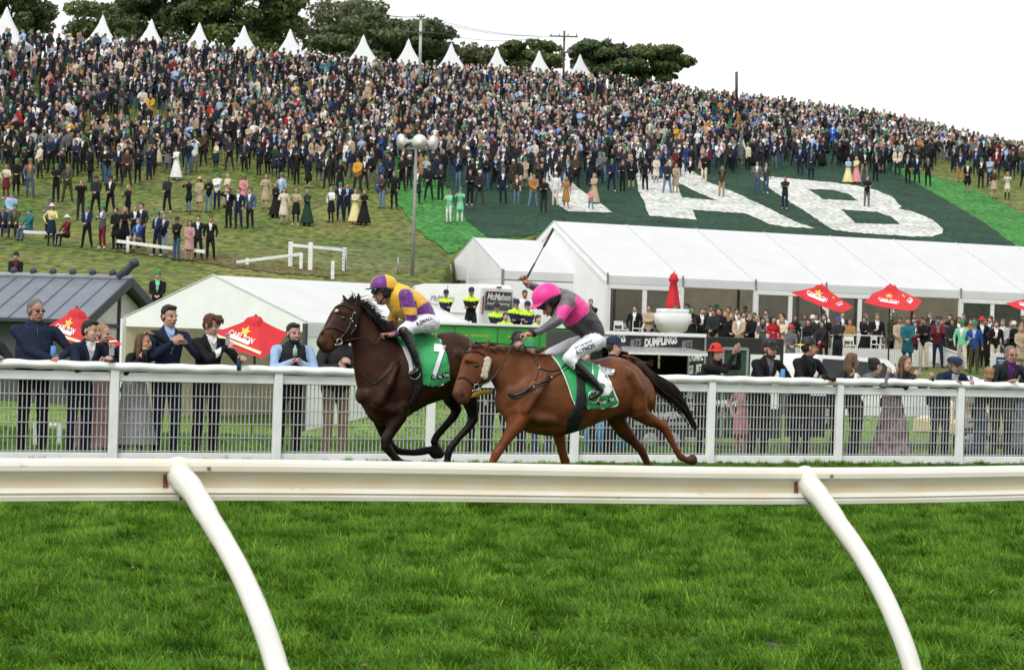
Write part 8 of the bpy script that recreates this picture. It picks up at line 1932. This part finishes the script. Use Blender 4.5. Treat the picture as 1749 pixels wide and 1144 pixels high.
MV = ['m_front', 'm_fold', 'm_pock', 'm_cup', 'm_clap', 'm_coat', 'm_puff', 'm_bino', 'm_up', 'm_hip', 'm_phone']; MW = [14, 12, 14, 12, 6, 7, 12, 4, 1, 8, 5]; FV = ['f_coat', 'f_dress', 'f_gown', 'f_trous', 'f_phone', 'f_skirt']
R_ = random.Random(77); cells = {}; cand = []
def free(x, y, r):
 ci, cj = int(x // .7), int(y // .7)
 for i in range(ci - 2, ci + 3):
  for j in range(cj - 2, cj + 3):
   for (a, b) in cells.get((i, j), ()):
    if ((a - x) / r) ** 2 + ((b - y) / (r * 1.25)) ** 2 < 1: return False
 return True
for o in list(COL.objects):
 if o.get('category') == 'person' and o.location.y > 60: cells.setdefault((int(o.location.x // .7), int(o.location.y // .7)), []).append((o.location.x, o.location.y))
gaps = [(318, 218, 14, 14), (985, 245, 18, 10), (860, 190, 8, 12), (1065, 172, 40, 12), (1010, 190, 22, 12), (700, 250, 8, 10), (1255, 240, 22, 10), (1100, 262, 16, 8), (1420, 272, 20, 8), (1700, 265, 25, 10), (45, 300, 12, 8), (235, 300, 14, 8)]
for _ in range(52000):
 px = R_.uniform(-70, 1830); yb = ridge_y(px) - .5; lb = np.interp(px, LBX, LBY); y = yb + (lb - yb) * R_.random() ** 1.05
 if y > lb: continue
 if any(((px - a) / c) ** 2 + ((y - b) / d) ** 2 < 1 for a, b, c, d in gaps): continue
 p = hill_pt(px, y); sparse = (y - yb) / (lb - yb)
 right = max(0, (px - 1050) / 700)
 r = .56 + .22 * max(0, sparse - .70) / .30 + .16 * right * (sparse > .4) + .5 * max(0, noise.noise(Vector((p.x * .25, p.y * .2, 3)))) + 1.6 * max(0, noise.noise(Vector((p.x * .16, p.y * .13, 17))) - .28)
 if free(p.x, p.y, r): cells.setdefault((int(p.x // .7), int(p.y // .7)), []).append((p.x, p.y)); cand.append((p.y, px, y, p))
# a thin line right behind the ridge top
for _ in range(1500):
 px = R_.uniform(-70, 1830); yb = ridge_y(px); p0 = hill_pt(px, yb); dd = R_.uniform(.3, 3.0); k_ = (p0.y + dd) / p0.y; p = Vector((p0.x * k_, p0.y + dd, p0.z + .05))
 if free(p.x, p.y, .62): cells.setdefault((int(p.x // .7), int(p.y // .7)), []).append((p.x, p.y)); cand.append((p.y, px, yb, p))
cand.sort(key=lambda q_: q_[0])
n_now = sum(1 for o in COL.objects if o.get('category') == 'person')
n_ind = max(0, 300 - n_now)
vis = [c for c in cand if -12 < c[1] < 1762]; ind = set(id(c) for c in vis[:n_ind])
def look(px=874):
 fem = R_.random() < .22; k = R_.choice(FV) if fem else R_.choices(MV, MW)[0]
 top = R_.choice(GREYS); 
 if fem and R_.random() < .25: top = R_.choice(['beige', 'cream', 'white', 'camel', 'dusty_pink', 'light_grey', 'burgundy'])
 shirt = R_.choice(['white'] * 3 + ['light_blue'] * 2 + ['grey', 'black', 'black', 'charcoal', 'charcoal']) if k in ('m_pock', 'm_front', 'm_cup', 'm_clap', 'm_hip', 'm_coat', 'm_bino') else top
 bot = top if k in ('f_dress', 'f_coat') else R_.choice(BOTS) if k != 'f_gown' else top
 hr_ = R_.choice(('dark', 'dark', 'brown', 'brown', 'light_brown', 'grey', 'blonde' if fem else 'auburn')); q_ = R_.random()
 hat, hc_ = (None, 'green') if q_ > .32 else (('cap', 'green') if q_ < .12 else ('beanie', 'green') if q_ < .15 else ('cap', R_.choice(('black', 'navy', 'white'))) if q_ < .36 else ('brim', R_.choice(('cream', 'white', 'black'))))
 return k, top, shirt, bot, hr_, hat, hc_, R_.choice((0, 0, 1, 2)), (R_.uniform(1.60, 1.74) if fem else R_.uniform(1.70, 1.88)), math.radians(R_.uniform(-50, 15))
for c in vis:
 if id(c) in ind:
  k, top, shirt, bot, hr_, hat, hc_, sk_, h_, yw_ = look(); put(k, c[1], c[2], top, shirt, bot, sk_, hr_, hat, hc_, h_, yw_, base=c[3])
# everyone further up as one mass
mlist = []; midx = {}
def mi_of(m_):
 if m_.name not in midx: midx[m_.name] = len(mlist); mlist.append(m_)
 return midx[m_.name]
caplo = {}
for kd in ('cap', 'beanie', 'brim'):
 for key in VAR:
  mb = VAR[key]['cap'][kd]; caplo[(key, kd)] = (np.array(mb.v, np.float32), mb.f)
AV, ALs, AT, AM = [], [], [], []; vb = 0
Lo = {}
for key, V in VAR.items():
 d_ = V['lo']; Lo[key] = (d_['v'].astype(np.float32), np.concatenate([np.array(f) for f in d_['f']]).astype(np.int32), np.array([len(f) for f in d_['f']], np.int32), d_['t'].astype(np.int32))
CL_ = {k_: (v_, np.concatenate([np.array(f) for f in f_]).astype(np.int32), np.array([len(f) for f in f_], np.int32)) for k_, (v_, f_) in caplo.items()}
ncrowd = 0
for c in cand:
 if id(c) in ind: continue
 k, top, shirt, bot, hr_, hat, hc_, sk_, h_, yw_ = look(); v_, l_, n_, t_ = Lo[k]; s_ = h_ / 1.78; cc, ss = math.cos(yw_), math.sin(yw_)
 lut = np.array([mi_of(SKIN[sk_]), mi_of(C(top)), mi_of(C(shirt)), mi_of(C(bot)), mi_of(SHOE), mi_of(HAIR[hr_])], np.int32); Mx = np.array([[cc, -ss, 0], [ss, cc, 0], [0, 0, 1]], np.float32) * s_; pp_ = np.array(c[3], np.float32)
 AV.append(v_ @ Mx.T + pp_); ALs.append(l_ + vb); AT.append(n_); AM.append(lut[np.minimum(t_, 5)]); vb += len(v_); ncrowd += 1
 if hat:
  v_, l_, n_ = CL_[(k, hat)]; AV.append(v_ @ Mx.T + pp_); ALs.append(l_ + vb); AT.append(n_); AM.append(np.full(len(n_), mi_of(CAPM[hc_]), np.int32)); vb += len(v_)
AV = np.vstack(AV); ALs = np.concatenate(ALs); AT = np.concatenate(AT); AM = np.concatenate(AM)
me = bpy.data.meshes.new('crowd'); me.vertices.add(len(AV)); me.vertices.foreach_set('co', AV.ravel()); me.loops.add(len(ALs)); me.loops.foreach_set('vertex_index', ALs); me.polygons.add(len(AT))
st_a = np.concatenate([[0], np.cumsum(AT)[:-1]]).astype(np.int32); me.polygons.foreach_set('loop_start', st_a); me.update(calc_edges=True)
for m_ in mlist: me.materials.append(m_)
me.polygons.foreach_set('material_index', AM); me.polygons.foreach_set('use_smooth', np.ones(len(AT), bool))
tag(link('crowd', me), 'packed crowd of spectators with many green caps covering the upper hillside', 'crowd', None, 'stuff')
print('CROWD', ncrowd, 'individuals', len(ind), 'faces', len(AT), 'dup labels', sum(1 for v in used_labels.values() if v > 1))
# GRASS OF THE TRACK
def blade_mat():
 m = bpy.data.materials.new('grass_blades'); m.use_nodes = True; t = m.node_tree; b = t.nodes['Principled BSDF']; b.inputs['Roughness'].default_value = .65; b.inputs['Specular IOR Level'].default_value = .12
 g = t.nodes.new('ShaderNodeNewGeometry'); n = t.nodes.new('ShaderNodeTexNoise'); n.inputs['Scale'].default_value = 2.2; n.inputs['Detail'].default_value = 5; t.links.new(g.outputs['Position'], n.inputs['Vector'])
 r = t.nodes.new('ShaderNodeValToRGB'); t.links.new(n.outputs[0], r.inputs[0]); e = r.color_ramp.elements
 e[0].position = .30; e[0].color = (.066, .192, .013, 1); e[1].position = .70; e[1].color = (.185, .370, .034, 1)
 oi = t.nodes.new('ShaderNodeAttribute'); oi.attribute_name = 'tint'
 r2 = t.nodes.new('ShaderNodeValToRGB'); t.links.new(oi.outputs['Fac'], r2.inputs[0]); e = r2.color_ramp.elements; e[0].color = (.34, .40, .34, 1); e[1].color = (1.9, 1.6, 1.4, 1); x = e.new(.95); x.color = (1.15, 1.1, 1, 1); x = e.new(.985); x.color = (2.2, 1.5, 1.6, 1)
 mu = t.nodes.new('ShaderNodeMix'); mu.data_type = 'RGBA'; mu.blend_type = 'MULTIPLY'; mu.inputs[0].default_value = 1; t.links.new(r.outputs[0], mu.inputs[6]); t.links.new(r2.outputs[0], mu.inputs[7]); t.links.new(mu.outputs[2], b.inputs['Base Color'])
 tr = t.nodes.new('ShaderNodeBsdfTranslucent'); t.links.new(mu.outputs[2], tr.inputs[0]); ms = t.nodes.new('ShaderNodeMixShader'); ms.inputs[0].default_value = .3; o = t.nodes['Material Output']
 t.links.new(b.outputs[0], ms.inputs[1]); t.links.new(tr.outputs[0], ms.inputs[2]); t.links.new(ms.outputs[0], o.inputs[0]); return m
M_blade = blade_mat()
gcol = bpy.data.collections.new('grass_tufts')
R2 = np.random.default_rng(5)
for ti in range(8):
 vs, fs, tint = [], [], []
 for _ in range(38):
  a = R2.uniform(0, 6.28); r = .060 * math.sqrt(R2.random()); bx, by = r * math.cos(a), r * math.sin(a); L = R2.uniform(.035, .105); az = R2.normal(0, .95); ln = R2.uniform(.4, 1.9); w_ = R2.uniform(.0022, .0048)
  dx, dy = math.cos(az), math.sin(az); sx, sy = -dy * w_, dx * w_; q_ = []; h = 0; d = 0; an = .15
  b0 = len(vs); ks_ = 3; tv = R2.random()
  for k in range(ks_ + 1):
   f = 1 - (k / ks_) ** 1.5
   vs += [(bx + dx * d - sx * f, by + dy * d - sy * f, h), (bx + dx * d + sx * f, by + dy * d + sy * f, h)] if k < ks_ else [(bx + dx * d, by + dy * d, h)]
   an += ln / ks_; h += L / ks_ * math.cos(an); d += L / ks_ * math.sin(an)
  fs += [(b0, b0 + 1, b0 + 3, b0 + 2), (b0 + 2, b0 + 3, b0 + 5, b0 + 4), (b0 + 4, b0 + 5, b0 + 6)]; tint += [tv] * 7
 me = mesh('tuft', vs, fs); me.materials.append(M_blade); at = me.attributes.new('tint', 'FLOAT', 'POINT'); at.data.foreach_set('value', tint); o = bpy.data.objects.new('tuft', me); gcol.objects.link(o)
pts = []; 
def addpts(y0, y1, dens, sc):
 n = int(dens * (y1 - y0) * ((y0 + y1) * .32 + 2.4)); Y = R2.uniform(y0, y1, n); X = R2.uniform(-1, 1, n) * (Y * .32 + 1.2)
 for x, y in zip(X, Y): pts.append((x, y, sc))
addpts(9.0, 13, 330, 1.0); addpts(13, 17, 290, 1.0); addpts(17, 22.5, 230, 1.05); addpts(22.5, 33, 55, .8)
pts = [p for p in pts if noise.noise(Vector((p[0] * 1.9, p[1] * 1.9, 31))) < .50 or noise.noise(Vector((p[0] * 9, p[1] * 9, 1))) > .15]; pts = np.array(pts); n = len(pts)
nz1 = np.array([.35 * noise.noise(Vector((x * .9, y * .55, 0))) + .6 * noise.noise(Vector((x * 4.2, y * 3.2, 5))) + 1.1 * noise.noise(Vector((x * 8.5, y * 6.5, 2))) for x, y, _ in pts])
nz2 = np.array([noise.noise(Vector((x * 2.6, y * 1.8, 9))) for x, y, _ in pts])
scl = pts[:, 2] * (.85 + .95 * nz1 + R2.uniform(-.15, .15, n)); scl = np.clip(scl, .30, 1.9)
me = bpy.data.meshes.new('track_grass'); me.vertices.add(n); me.vertices.foreach_set('co', np.stack([pts[:, 0], pts[:, 1], np.zeros(n)], 1).astype(np.float32).ravel())
at = me.attributes.new('scl', 'FLOAT', 'POINT'); at.data.foreach_set('value', scl.astype(np.float32))
rot = np.stack([R2.normal(0, .10, n), R2.normal(0, .10, n), 2.9 + nz2 * 4.5 + R2.normal(0, .55, n)], 1); at = me.attributes.new('rot', 'FLOAT_VECTOR', 'POINT'); at.data.foreach_set('vector', rot.astype(np.float32).ravel())
at = me.attributes.new('pick', 'INT', 'POINT'); at.data.foreach_set('value', R2.integers(0, 8, n).astype(np.int32))
go = link('track_grass', me); tag(go, 'thick green turf of the racetrack in the foreground', 'grass', None, 'stuff')
ng = bpy.data.node_groups.new('scatter', 'GeometryNodeTree'); ng.interface.new_socket('Geometry', in_out='INPUT', socket_type='NodeSocketGeometry'); ng.interface.new_socket('Geometry', in_out='OUTPUT', socket_type='NodeSocketGeometry')
gi = ng.nodes.new('NodeGroupInput'); gout = ng.nodes.new('NodeGroupOutput'); iop = ng.nodes.new('GeometryNodeInstanceOnPoints'); ci = ng.nodes.new('GeometryNodeCollectionInfo'); ci.inputs['Collection'].default_value = gcol; ci.inputs['Separate Children'].default_value = True; ci.inputs['Reset Children'].default_value = True
def na(nm, ty): x = ng.nodes.new('GeometryNodeInputNamedAttribute'); x.data_type = ty; x.inputs['Name'].default_value = nm; return x
a1, a2, a3 = na('scl', 'FLOAT'), na('rot', 'FLOAT_VECTOR'), na('pick', 'INT')
ng.links.new(gi.outputs[0], iop.inputs['Points']); ng.links.new(ci.outputs[0], iop.inputs['Instance']); iop.inputs['Pick Instance'].default_value = True
ng.links.new(a3.outputs['Attribute'], iop.inputs['Instance Index']); ng.links.new(a2.outputs['Attribute'], iop.inputs['Rotation']); ng.links.new(a1.outputs['Attribute'], iop.inputs['Scale']); ng.links.new(iop.outputs[0], gout.inputs[0])
md = go.modifiers.new('scatter', 'NODES'); md.node_group = ng
# clods kicked up by hooves
rc = random.Random(9); m = MB()
for _ in range(40):
 y = rc.uniform(10, 21); x = rc.uniform(-1, 1) * (y * .27); b_ = Blob(); r0 = rc.uniform(.008, .018); b_.ell((x, y, .035 + rc.uniform(0, .015)), (r0 * rc.uniform(.8, 1.5), r0, r0 * .7), n=6); m.add(b_.v, b_.f, 0)
o = m.build('turf_clods', mat('dry_clod', (.16, .11, .06), .95, .3, 30)); tag(o, 'small brown clods kicked up over the foreground turf', 'turf clods', None, 'stuff')
